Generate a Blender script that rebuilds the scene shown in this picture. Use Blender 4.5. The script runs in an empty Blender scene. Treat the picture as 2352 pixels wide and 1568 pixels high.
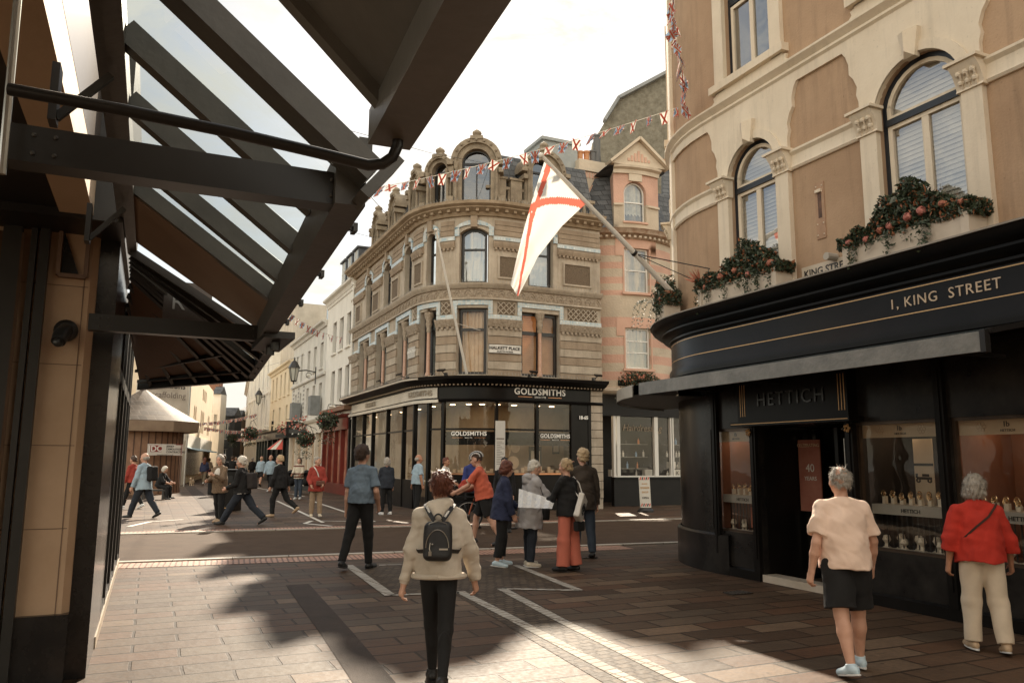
import bpy, bmesh, math, random
import numpy as np
from mathutils import Vector, Matrix, noise as mnoise
R = math.radians
rnd = random.Random(7)
SC = bpy.context.scene
COL = SC.collection

# ---------------------------------------------------------------- camera
FPX = 1792.0; PITCH = R(8.6); ROLL = R(0.28); EYE = Vector((0, 0, 1.65))
cam_d = bpy.data.cameras.new('camera'); cam = bpy.data.objects.new('camera', cam_d); COL.objects.link(cam)
cam_d.sensor_width = 36; cam_d.lens = 36 * FPX / 2352; cam_d.clip_end = 3000; cam_d.clip_start = 0.05
CM = Matrix.Rotation(R(90) + PITCH, 3, 'X') @ Matrix.Rotation(ROLL, 3, 'Z')
cam.matrix_world = Matrix.Translation(EYE) @ CM.to_4x4()
SC.camera = cam
# ---------------------------------------------------------------- sun, sky, exposure
SUN_EL = R(33.4); SUN_AZ = R(-1.4)          # azimuth measured from +Y towards +X
sun_d = bpy.data.lights.new('sun', 'SUN'); sun = bpy.data.objects.new('sun', sun_d); COL.objects.link(sun)
sun_d.energy = 5.0; sun_d.angle = R(0.9); sun_d.color = (1.0, 0.86, 0.68)
sdir = Vector((math.sin(SUN_AZ) * math.cos(SUN_EL), math.cos(SUN_AZ) * math.cos(SUN_EL), math.sin(SUN_EL)))
sun.rotation_euler = sdir.to_track_quat('Z', 'Y').to_euler(); sun.location = sdir * 60
W = bpy.data.worlds.new('World'); SC.world = W; W.use_nodes = True
_n = W.node_tree.nodes; _l = W.node_tree.links; _n.clear()
def wn(t, **k):
    n = _n.new(t)
    for a, b in k.items(): setattr(n, a, b)
    return n
w_out = wn('ShaderNodeOutputWorld'); w_bg = wn('ShaderNodeBackground'); w_bg.inputs[1].default_value = 0.058
w_sky = wn('ShaderNodeTexSky', sky_type='NISHITA', sun_disc=False, sun_elevation=SUN_EL, sun_rotation=SUN_AZ)
w_sky.air_density = 1.2; w_sky.dust_density = 1.0; w_sky.ozone_density = 1.0
w_tc = wn('ShaderNodeTexCoord'); w_map = wn('ShaderNodeMapping'); w_map.inputs['Scale'].default_value = (1.4, 1.4, 3.2)
w_no = wn('ShaderNodeTexNoise'); w_no.inputs['Scale'].default_value = 4.2; w_no.inputs['Detail'].default_value = 9; w_no.inputs['Roughness'].default_value = 0.62; w_no.inputs['Distortion'].default_value = 0.5
w_cr = wn('ShaderNodeValToRGB'); w_cr.color_ramp.elements[0].position = 0.40; w_cr.color_ramp.elements[1].position = 0.66
w_cr.color_ramp.elements[0].color = (0.22, 0.22, 0.22, 1); w_cr.color_ramp.elements[1].color = (1, 1, 1, 1)
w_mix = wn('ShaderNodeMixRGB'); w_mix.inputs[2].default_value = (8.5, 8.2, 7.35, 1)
_l.new(w_tc.outputs['Generated'], w_map.inputs[0]); _l.new(w_map.outputs[0], w_no.inputs['Vector']); _l.new(w_no.outputs[0], w_cr.inputs[0])
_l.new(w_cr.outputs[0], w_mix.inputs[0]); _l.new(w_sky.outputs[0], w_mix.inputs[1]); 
w_sp = wn('ShaderNodeSeparateXYZ'); w_mr = wn('ShaderNodeMapRange'); w_mr.interpolation_type = 'SMOOTHSTEP'; w_mr.inputs[1].default_value = .25; w_mr.inputs[2].default_value = -.5; w_mr.inputs[3].default_value = 0.0; w_mr.inputs[4].default_value = 1.0   # clouds behind the camera boosted and warmed to light the facades
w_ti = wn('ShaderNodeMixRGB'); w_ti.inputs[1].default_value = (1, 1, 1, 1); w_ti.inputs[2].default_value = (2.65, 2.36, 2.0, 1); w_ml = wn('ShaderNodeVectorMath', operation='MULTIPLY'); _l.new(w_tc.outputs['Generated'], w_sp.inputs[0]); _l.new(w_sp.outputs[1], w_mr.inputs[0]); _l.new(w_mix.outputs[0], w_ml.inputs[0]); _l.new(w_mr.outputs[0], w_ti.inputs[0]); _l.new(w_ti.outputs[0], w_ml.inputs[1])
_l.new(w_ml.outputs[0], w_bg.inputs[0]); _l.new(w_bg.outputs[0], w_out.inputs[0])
SC.view_settings.view_transform = 'Standard'; SC.view_settings.look = 'None'; SC.view_settings.exposure = 1.05; SC.view_settings.gamma = 1.0
SC.render.engine = 'CYCLES'; SC.cycles.use_denoising = True; SC.cycles.max_bounces = 6; SC.cycles.transparent_max_bounces = 12
SC.cycles.diffuse_bounces = 3; SC.cycles.glossy_bounces = 3; SC.cycles.caustics_reflective = False; SC.cycles.caustics_refractive = False
SC.cycles.sample_clamp_indirect = 6

# ---------------------------------------------------------------- pixel helpers (x, y on a 2352 x 1568 grid of the photograph)
def ray(x, y): return (CM @ Vector(((x - 1176) / FPX, (784 - y) / FPX, -1))).normalized()
def gp(x, y, z=0.0):
    r = ray(x, y); t = (z - EYE.z) / r.z; return EYE + r * t
def dp(x, y, Y):
    r = ray(x, y); return EYE + r * (Y / r.y)
def pl(x, y, p0, n):
    r = ray(x, y); n = Vector(n); return EYE + r * ((Vector(p0) - EYE).dot(n) / r.dot(n))
def proj(p):
    v = CM.transposed() @ (Vector(p) - EYE); return (1176 + FPX * v.x / -v.z, 784 - FPX * v.y / -v.z)
AZ = R(24.65)
S2 = Vector((-math.sin(AZ), math.cos(AZ))); T2 = Vector((math.cos(AZ), math.sin(AZ)))
def sline(x, p, d):      # arclength along 2D line p + s d at which it crosses image column x (at eye height)
    r = ray(x, 1055); k = r.x / r.y
    return (k * p.y - p.x) / (d.x - k * d.y)

# ---------------------------------------------------------------- materials
MATS = {}
def M(name, c=(.5, .5, .5), c2=None, sc=3.0, rough=.7, bump=.0, bsc=40.0, metal=0.0, spec=.5, coat=0.0, emis=None, alpha=1.0, detail=6, streak=0, trans=0):
    if name in MATS: return MATS[name]
    m = bpy.data.materials.new(name); m.use_nodes = True; MATS[name] = m
    nt = m.node_tree; b = nt.nodes['Principled BSDF']
    b.inputs['Base Color'].default_value = (*c, 1); b.inputs['Roughness'].default_value = rough; b.inputs['Metallic'].default_value = metal
    b.inputs['Specular IOR Level'].default_value = spec; b.inputs['Coat Weight'].default_value = coat; b.inputs['Alpha'].default_value = alpha
    m.diffuse_color = (*c, 1)
    tc = nt.nodes.new('ShaderNodeTexCoord')
    if c2 is not None:
        no = nt.nodes.new('ShaderNodeTexNoise'); no.inputs['Scale'].default_value = sc; no.inputs['Detail'].default_value = detail; no.inputs['Roughness'].default_value = .65
        cr = nt.nodes.new('ShaderNodeValToRGB'); cr.color_ramp.elements[0].position = .32; cr.color_ramp.elements[1].position = .70
        cr.color_ramp.elements[0].color = (*c, 1); cr.color_ramp.elements[1].color = (*c2, 1)
        nt.links.new(tc.outputs['Object'], no.inputs['Vector']); nt.links.new(no.outputs[0], cr.inputs[0]); nt.links.new(cr.outputs[0], b.inputs['Base Color'])
    if streak:
        mp = nt.nodes.new('ShaderNodeMapping'); mp.inputs['Scale'].default_value = (7, 7, .55); n4 = nt.nodes.new('ShaderNodeTexNoise'); n4.inputs['Scale'].default_value = 1; n4.inputs['Detail'].default_value = 7; n4.inputs['Roughness'].default_value = .7
        r4 = nt.nodes.new('ShaderNodeMapRange'); r4.inputs[1].default_value = .5; r4.inputs[2].default_value = .78; r4.inputs[3].default_value = 1; r4.inputs[4].default_value = 1 - streak; n5 = nt.nodes.new('ShaderNodeTexNoise'); n5.inputs['Scale'].default_value = 34; n5.inputs['Detail'].default_value = 3; r5 = nt.nodes.new('ShaderNodeMapRange'); r5.inputs[1].default_value = .66; r5.inputs[2].default_value = .74; r5.inputs[3].default_value = 1; r5.inputs[4].default_value = 1 - streak * .8
        m4 = nt.nodes.new('ShaderNodeMixRGB'); m4.blend_type = 'MULTIPLY'; m4.inputs[0].default_value = 1; m5 = nt.nodes.new('ShaderNodeMath'); m5.operation = 'MULTIPLY'; L = nt.links.new
        L(tc.outputs['Object'], mp.inputs[0]); L(mp.outputs[0], n4.inputs['Vector']); L(n4.outputs[0], r4.inputs[0]); L(tc.outputs['Object'], n5.inputs['Vector']); L(n5.outputs[0], r5.inputs[0]); L(r4.outputs[0], m5.inputs[0]); L(r5.outputs[0], m5.inputs[1]); L(cr.outputs[0], m4.inputs[1]); L(m5.outputs[0], m4.inputs[2]); L(m4.outputs[0], b.inputs['Base Color'])
    if trans:
        o_ = nt.nodes['Material Output']; tr = nt.nodes.new('ShaderNodeBsdfTranslucent'); tr.inputs[0].default_value = (*c, 1); mx_ = nt.nodes.new('ShaderNodeMixShader'); mx_.inputs[0].default_value = trans; nt.links.new(b.outputs[0], mx_.inputs[1]); nt.links.new(tr.outputs[0], mx_.inputs[2]); nt.links.new(mx_.outputs[0], o_.inputs[0])
    if bump > 0:
        n2 = nt.nodes.new('ShaderNodeTexNoise'); n2.inputs['Scale'].default_value = bsc; n2.inputs['Detail'].default_value = 4
        bp = nt.nodes.new('ShaderNodeBump'); bp.inputs['Strength'].default_value = bump; bp.inputs['Distance'].default_value = .02
        nt.links.new(tc.outputs['Object'], n2.inputs['Vector']); nt.links.new(n2.outputs[0], bp.inputs['Height']); nt.links.new(bp.outputs[0], b.inputs['Normal'])
    if emis: b.inputs['Emission Color'].default_value = (*emis[0], 1); b.inputs['Emission Strength'].default_value = emis[1]
    return m
def glassmat(name, tint=(1, 1, 1), refl=.25, rough=.02):
    if name in MATS: return MATS[name]
    m = bpy.data.materials.new(name); m.use_nodes = True; MATS[name] = m; nt = m.node_tree; nt.nodes.clear()
    o = nt.nodes.new('ShaderNodeOutputMaterial'); t = nt.nodes.new('ShaderNodeBsdfTransparent'); t.inputs[0].default_value = (*tint, 1)
    g = nt.nodes.new('ShaderNodeBsdfGlossy'); g.inputs[1].default_value = rough; g.inputs[0].default_value = (.9, .9, .9, 1)
    lw = nt.nodes.new('ShaderNodeLayerWeight'); lw.inputs[0].default_value = .5; f = nt.nodes.new('ShaderNodeMath'); f.operation = 'POWER'; f.inputs[1].default_value = 4; nt.links.new(lw.outputs['Facing'], f.inputs[0])
    a = nt.nodes.new('ShaderNodeMath'); a.operation = 'MULTIPLY_ADD'; a.inputs[1].default_value = .92; a.inputs[2].default_value = .04 + refl * .4; a.use_clamp = True
    no = nt.nodes.new('ShaderNodeTexNoise'); no.inputs['Scale'].default_value = 2.2; tc = nt.nodes.new('ShaderNodeTexCoord'); nt.links.new(tc.outputs['Object'], no.inputs['Vector'])
    bp = nt.nodes.new('ShaderNodeBump'); bp.inputs['Strength'].default_value = .06; bp.inputs['Distance'].default_value = .05
    nt.links.new(no.outputs[0], bp.inputs['Height']); nt.links.new(bp.outputs[0], g.inputs['Normal'])
    x = nt.nodes.new('ShaderNodeMixShader'); nt.links.new(f.outputs[0], a.inputs[0]); nt.links.new(a.outputs[0], x.inputs[0])
    nt.links.new(t.outputs[0], x.inputs[1]); nt.links.new(g.outputs[0], x.inputs[2]); nt.links.new(x.outputs[0], o.inputs[0])
    return m

# ---------------------------------------------------------------- scene graph helpers
def tag(o, label=None, cat=None, group=None, kind=None):
    if label: o['label'] = label
    if cat: o['category'] = cat
    if group: o['group'] = group
    if kind: o['kind'] = kind
    return o
def thing(name, label, cat, loc=(0, 0, 0), rz=0, group=None):
    o = bpy.data.objects.new(name, None); COL.objects.link(o); o.location = loc; o.rotation_euler = (0, 0, rz); o.empty_display_size = .2
    return tag(o, label, cat, group)
def kids(o): return [c for c in o.children]
def copy_tree(o, parent=None):
    c = o.copy(); COL.objects.link(c); c.parent = parent
    for ch in kids(o): copy_tree(ch, c)
    return c

class MB:
    """collects shapes, builds ONE mesh object"""
    def __init__(s): s.v = []; s.f = []; s.m = []; s.mats = []; s.cur = 0
    def use(s, m):
        if m not in s.mats: s.mats.append(m)
        s.cur = s.mats.index(m); return s
    def add(s, vs, fs):
        k = len(s.v); s.v += [tuple(v) for v in vs]
        for f in fs: s.f.append(tuple(i + k for i in f)); s.m.append(s.cur)
        return s
    def box(s, c, d, X=None, Y=None, Z=None):
        """centre c, full size d, optional axes"""
        c = Vector(c); X = Vector(X) if X is not None else Vector((1, 0, 0)); Z = Vector(Z) if Z is not None else Vector((0, 0, 1))
        X = X.normalized(); Y = Vector(Y).normalized() if Y is not None else Z.cross(X).normalized(); Z = X.cross(Y).normalized()
        vs = [c + X * (a * d[0] / 2) + Y * (b * d[1] / 2) + Z * (e * d[2] / 2) for a in (-1, 1) for b in (-1, 1) for e in (-1, 1)]
        return s.add(vs, [(0, 1, 3, 2), (4, 6, 7, 5), (0, 4, 5, 1), (2, 3, 7, 6), (0, 2, 6, 4), (1, 5, 7, 3)])
    def bar(s, a, b, w, h=None, up=(0, 0, 1)):
        a = Vector(a); b = Vector(b); d = b - a; L = d.length
        if L < 1e-6: return s
        d.normalize(); u = Vector(up)
        if abs(d.dot(u.normalized())) > .99: u = Vector((0, 1, 0))
        y = u.cross(d).normalized(); z = d.cross(y)
        return s.box((a + b) / 2, (L, w, h or w), d, y, z)
    def tube(s, pts, r, n=8, cap=True, r2=None):
        pts = [Vector(p) for p in pts]; rings = []; m = len(pts)
        t0 = (pts[1] - pts[0]).normalized(); u = t0.orthogonal().normalized()
        for i, p in enumerate(pts):
            t = ((pts[min(i + 1, m - 1)] - p).normalized() + (p - pts[max(i - 1, 0)]).normalized()).normalized()
            u = (u - t * u.dot(t)).normalized(); w = t.cross(u)
            rr = r[i] if isinstance(r, (list, tuple)) else (r if r2 is None else r + (r2 - r) * i / (m - 1))
            rings.append([p + (u * math.cos(2 * math.pi * k / n) + w * math.sin(2 * math.pi * k / n)) * rr for k in range(n)])
        vs = [v for q in rings for v in q]; fs = []
        for i in range(m - 1):
            for k in range(n): fs.append((i * n + k, i * n + (k + 1) % n, (i + 1) * n + (k + 1) % n, (i + 1) * n + k))
        if cap: fs.append(tuple(range(n))[::-1]); fs.append(tuple((m - 1) * n + k for k in range(n)))
        return s.add(vs, fs)
    def lathe(s, c, prof, n=16, ax=None, a0=0, a1=2 * math.pi, sx=1, sy=1):
        """prof list of (r,z) about vertical axis at c"""
        c = Vector(c); full = abs(a1 - a0 - 2 * math.pi) < 1e-6; k = n if full else n + 1
        vs = []
        for r, z in prof:
            for i in range(k):
                a = a0 + (a1 - a0) * i / n; v = Vector((r * math.cos(a) * sx, r * math.sin(a) * sy, z))
                vs.append(c + (ax @ v if ax is not None else v))
        fs = []
        for j in range(len(prof) - 1):
            for i in range(n):
                i2 = (i + 1) % k; fs.append((j * k + i, j * k + i2, (j + 1) * k + i2, (j + 1) * k + i))
        return s.add(vs, fs)
    def prism(s, poly, d):
        """closed polygon (3D points) extruded by vector d"""
        d = Vector(d); n = len(poly); vs = [Vector(p) for p in poly]; vs += [v + d for v in vs]
        return s.add(vs, [tuple(range(n))[::-1], tuple(range(n, 2 * n))] + [(i, (i + 1) % n, n + (i + 1) % n, n + i) for i in range(n)])
    def quad(s, a, b, c, d): return s.add([a, b, c, d], [(0, 1, 2, 3)])
    def ball(s, c, r, n=8, m=6, sx=1, sy=1, sz=1):
        prof = [(r * math.sin(math.pi * j / m), -r * math.cos(math.pi * j / m) * sz) for j in range(m + 1)]
        return s.lathe(c, prof, n, sx=sx, sy=sy)
    def build(s, name, mat=None, parent=None, smooth=35, bevel=0, local=False):
        me = bpy.data.meshes.new(name); off = Vector((0, 0, 0))
        if parent is not None and not local:
            inv = _world(parent).inverted(); vs = [tuple(inv @ Vector(v)) for v in s.v]
        else: vs = s.v
        me.from_pydata(vs, [], s.f)
        ms = s.mats if s.mats else [mat]
        for m in ms: me.materials.append(m)
        if len(ms) > 1: me.polygons.foreach_set('material_index', s.m)
        bm = bmesh.new(); bm.from_mesh(me); bmesh.ops.remove_doubles(bm, verts=bm.verts, dist=1e-5); bmesh.ops.recalc_face_normals(bm, faces=bm.faces); bm.to_mesh(me); bm.free()
        if smooth:
            me.shade_smooth(); me.set_sharp_from_angle(angle=R(smooth))
        me.update(); o = bpy.data.objects.new(name, me); COL.objects.link(o)
        if parent is not None: o.parent = parent
        if bevel:
            b = o.modifiers.new('bevel', 'BEVEL'); b.width = bevel; b.segments = 2; b.limit_method = 'ANGLE'; b.angle_limit = R(40)
        return o
def _world(o):
    m = Matrix.LocRotScale(o.location, o.rotation_euler, o.scale)
    return m if o.parent is None else _world(o.parent) @ m

_TXT = {}
def text(name, s, size, mat, parent, P, X, U, extr=.006, align='CENTER', bold=0.0, shear=0.0, sx=1.0, space=1.0, follow=None):
    """writing as a mesh: P baseline point, X reading direction, U up direction; follow(x,y) may bend it onto a surface"""
    cu = bpy.data.curves.new('t', 'FONT'); cu.body = s; cu.size = size; cu.align_x = align; cu.extrude = extr; cu.offset = bold; cu.shear = shear; cu.resolution_u = 3; cu.space_character = space
    to = bpy.data.objects.new('t', cu); COL.objects.link(to); dg = bpy.context.evaluated_depsgraph_get()
    me = bpy.data.meshes.new_from_object(to.evaluated_get(dg)); bpy.data.objects.remove(to); bpy.data.curves.remove(cu)
    P = Vector(P); X = Vector(X).normalized(); U = Vector(U).normalized(); N = X.cross(U)
    inv = _world(parent).inverted() if parent is not None else Matrix()
    for v in me.vertices:
        x, y, z = v.co
        w = follow(x * sx, y, z) if follow else P + X * (x * sx) + U * y + N * z
        v.co = inv @ Vector(w)
    me.materials.clear(); me.materials.append(mat); me.name = name
    o = bpy.data.objects.new(name, me); COL.objects.link(o); o.parent = parent
    return o

# ---------------------------------------------------------------- building along a footprint path
class Path:
    """2D polyline; outward = right-hand side of travel"""
    def __init__(s, pts):
        s.p = [Vector(q[:2]) for q in pts]; s.c = [0.0]
        for a, b in zip(s.p, s.p[1:]): s.c.append(s.c[-1] + (b - a).length)
        n = len(s.p); s.n = []
        for i in range(n):
            d0 = (s.p[i] - s.p[i - 1]).normalized() if i else None; d1 = (s.p[i + 1] - s.p[i]).normalized() if i < n - 1 else None
            d0 = d0 or d1; d1 = d1 or d0
            n0 = Vector((d0.y, -d0.x)); n1 = Vector((d1.y, -d1.x)); m = (n0 + n1).normalized(); s.n.append(m / max(.3, m.dot(n0)))
        s.L = s.c[-1]
    def at(s, t, off=0.0, z=0.0):
        i = 0
        while i < len(s.c) - 2 and t > s.c[i + 1]: i += 1
        k = (t - s.c[i]) / (s.c[i + 1] - s.c[i]); p = s.p[i].lerp(s.p[i + 1], k); n = s.n[i].lerp(s.n[i + 1], min(1, max(0, k)))
        return Vector((p.x + n.x * off, p.y + n.y * off, z))
    def dirs(s, t):
        a = s.at(t - .01); b = s.at(t + .01); d = (b - a).normalized(); return d, Vector((d.y, -d.x, 0))
    def cuts(s, a, b): return [a] + [c for c in s.c if a + 1e-4 < c < b - 1e-4] + [b]
    def s_at(s, x):     # arclength seen at image column x (nearest to the camera, at eye height)
        best = None; r = ray(x, 1055); k = r.x / r.y
        for i in range(len(s.p) - 1):
            p = s.p[i]; d = s.p[i + 1] - p; den = d.x - k * d.y
            if abs(den) < 1e-9: continue
            t = (k * p.y - p.x) / den
            if -1e-3 <= t <= 1.001:
                q = p + d * t
                if q.y > .5 and (best is None or q.y < best[0]): best = (q.y, s.c[i] + t * d.length)
        return best[1] if best else None
    def z_at(s, x, y, off=0):
        t = s.s_at(x); p = s.at(t, off); r = ray(x, y); return EYE.z + r.z * p.y / r.y

def wall(mb, P, s0, s1, z0, z1, ops=(), rev=.2, back=None):
    """ops: (s0,s1,z0,z1,rise) openings with reveals; rise>0 gives a segmental/round head"""
    sb = set(P.cuts(s0, s1)); zb = {z0, z1}
    for o in ops: sb |= {o[0], o[1]} | set(P.cuts(o[0], o[1])); zb |= {o[2], o[3]}
    sb = sorted(x for x in sb if s0 - 1e-6 <= x <= s1 + 1e-6); zb = sorted(z for z in zb if z0 - 1e-6 <= z <= z1 + 1e-6)
    for a, b in zip(sb, sb[1:]):
        if b - a < 1e-5: continue
        for c, d in zip(zb, zb[1:]):
            if d - c < 1e-5: continue
            m = ((a + b) / 2, (c + d) / 2)
            if any(o[0] < m[0] < o[1] and o[2] < m[1] < o[3] for o in ops): continue
            mb.quad(P.at(a, 0, c), P.at(b, 0, c), P.at(b, 0, d), P.at(a, 0, d))
    for o in ops:
        a, b, c, d = o[:4]; rise = o[4] if len(o) > 4 else 0
        top = arch_pts(a, b, d, rise) if rise else [(q, d) for q in P.cuts(a, b)]
        if rise:
            for (q0, y0), (q1, y1) in zip(top, top[1:]): mb.quad(P.at(q0, 0, y0), P.at(q1, 0, y1), P.at(q1, 0, d), P.at(q0, 0, d))
        for (q0, y0), (q1, y1) in zip(top, top[1:]): mb.quad(P.at(q0, 0, y0), P.at(q1, 0, y1), P.at(q1, -rev, y1), P.at(q0, -rev, y0))
        for q0, q1 in zip(P.cuts(a, b), P.cuts(a, b)[1:]): mb.quad(P.at(q0, 0, c), P.at(q1, 0, c), P.at(q1, -rev, c), P.at(q0, -rev, c))
        for q in (a, b): mb.quad(P.at(q, 0, c), P.at(q, 0, top[0][1] if q == a else top[-1][1]), P.at(q, -rev, top[0][1] if q == a else top[-1][1]), P.at(q, -rev, c))
    return mb
def arch_pts(a, b, top, rise, n=12):
    h = (b - a) / 2; rise = min(rise, h); Rr = (h * h + rise * rise) / (2 * rise); m = (a + b) / 2; a0 = math.asin(min(1, h / Rr)); out = []
    for i in range(n + 1):
        t = -a0 + 2 * a0 * i / n; out.append((m + Rr * math.sin(t), top - Rr + Rr * math.cos(t)))
    return out
def sweep(mb, P, prof, s0=0, s1=None, cap=True, closed=True):
    """prof: list of (offset, z), swept along the path"""
    s1 = P.L if s1 is None else s1; cs = P.cuts(s0, s1); n = len(prof); vs = []
    for q in cs: vs += [P.at(q, o, z) for o, z in prof]
    fs = []
    for i in range(len(cs) - 1):
        for k in range(n if closed else n - 1): k2 = (k + 1) % n; fs.append((i * n + k, (i + 1) * n + k, (i + 1) * n + k2, i * n + k2))
    if cap and closed: fs += [tuple(range(n)), tuple((len(cs) - 1) * n + k for k in range(n))[::-1]]
    return mb.add(vs, fs)
def sbox(mb, P, s0, s1, o0, o1, z0, z1): return sweep(mb, P, [(o0, z0), (o1, z0), (o1, z1), (o0, z1)], s0, s1)
def frame(mb, P, a, b, c, d, off, w=.06, t=.05, rise=0, vb=(), hb=(), bw=.035):
    """window frame bars; vb/hb = fractions of mullions / transoms"""
    o0, o1 = off - t / 2, off + t / 2
    if rise:
        top = arch_pts(a, b, d, rise); zt = top[0][1]
        inn = arch_pts(a + w, b - w, d - w, max(.02, rise - w * .3))
        n = len(top); vs = []
        for (q, y), (q2, y2) in zip(top, inn): vs += [P.at(q, o0, y), P.at(q, o1, y), P.at(q2, o1, y2), P.at(q2, o0, y2)]
        fs = []
        for i in range(n - 1):
            for k in range(4): fs.append((i * 4 + k, (i + 1) * 4 + k, (i + 1) * 4 + (k + 1) % 4, i * 4 + (k + 1) % 4))
        mb.add(vs, fs)
    else: zt = d; sbox(mb, P, a, b, o0, o1, d - w, d)
    sbox(mb, P, a, a + w, o0, o1, c + w, zt - (0 if rise else w)); sbox(mb, P, b - w, b, o0, o1, c + w, zt - (0 if rise else w)); sbox(mb, P, a, b, o0, o1, c, c + w)
    for f in vb: q = a + (b - a) * f; sbox(mb, P, q - bw / 2, q + bw / 2, o0 + .004, o1 - .004, c + w, (d if rise else zt) - w)
    for f in hb: z = c + (d - c) * f; sbox(mb, P, a + w, b - w, o0 + .002, o1 - .002, z - bw / 2, z + bw / 2)
def panel(mb, P, a, b, c, d, off, rise=0):
    if rise:
        for (q0, y0), (q1, y1) in zip(*(lambda t: (t, t[1:]))(arch_pts(a, b, d, rise))): mb.quad(P.at(q0, off, c), P.at(q1, off, c), P.at(q1, off, y1), P.at(q0, off, y0))
    else:
        cs = P.cuts(a, b)
        for q0, q1 in zip(cs, cs[1:]): mb.quad(P.at(q0, off, c), P.at(q1, off, c), P.at(q1, off, d), P.at(q0, off, d))
def window(root, P, a, b, c, d, rev, fm, gm, rise=0, w=.06, vb=(), hb=(), bw=.035, back=None, backoff=.14, sill=None, name='window'):
    m = MB(); frame(m, P, a, b, c, d, -rev + .03, w, .06, rise, vb, hb, bw); f = m.build(name, fm, root)
    g = MB(); panel(g, P, a + .02, b - .02, c + .02, d - .02, -rev + .02, rise); g.build('pane', gm, f)
    if back is not None:
        k = MB(); nm, bm_, kind = back
        if kind == 'wave':
            n = max(8, int((b - a) / .05)); 
            for i in range(n):
                q0 = a + (b - a) * i / n; q1 = a + (b - a) * (i + 1) / n; e = [.02 * math.sin(j * 2.1) for j in (i, i + 1)]
                k.quad(P.at(q0, -rev - backoff + e[0], c), P.at(q1, -rev - backoff + e[1], c), P.at(q1, -rev - backoff + e[1], d), P.at(q0, -rev - backoff + e[0], d))
        elif kind == 'slat':
            n = int((d - c) / .075)
            for i in range(n): z = c + i * (d - c) / n; k.quad(P.at(a, -rev - backoff + .03, z), P.at(b, -rev - backoff + .03, z), P.at(b, -rev - backoff, z + .078), P.at(a, -rev - backoff, z + .078))
        else: panel(k, P, a - .02, b + .02, c - .02, d + .02, -rev - backoff)
        k.build(nm, bm_, f)
    if sill: m = MB(); sbox(m, P, a - .06, b + .06, -rev + .061, .06, c - .07, c); m.build('sill', sill, root)
    return f
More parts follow.
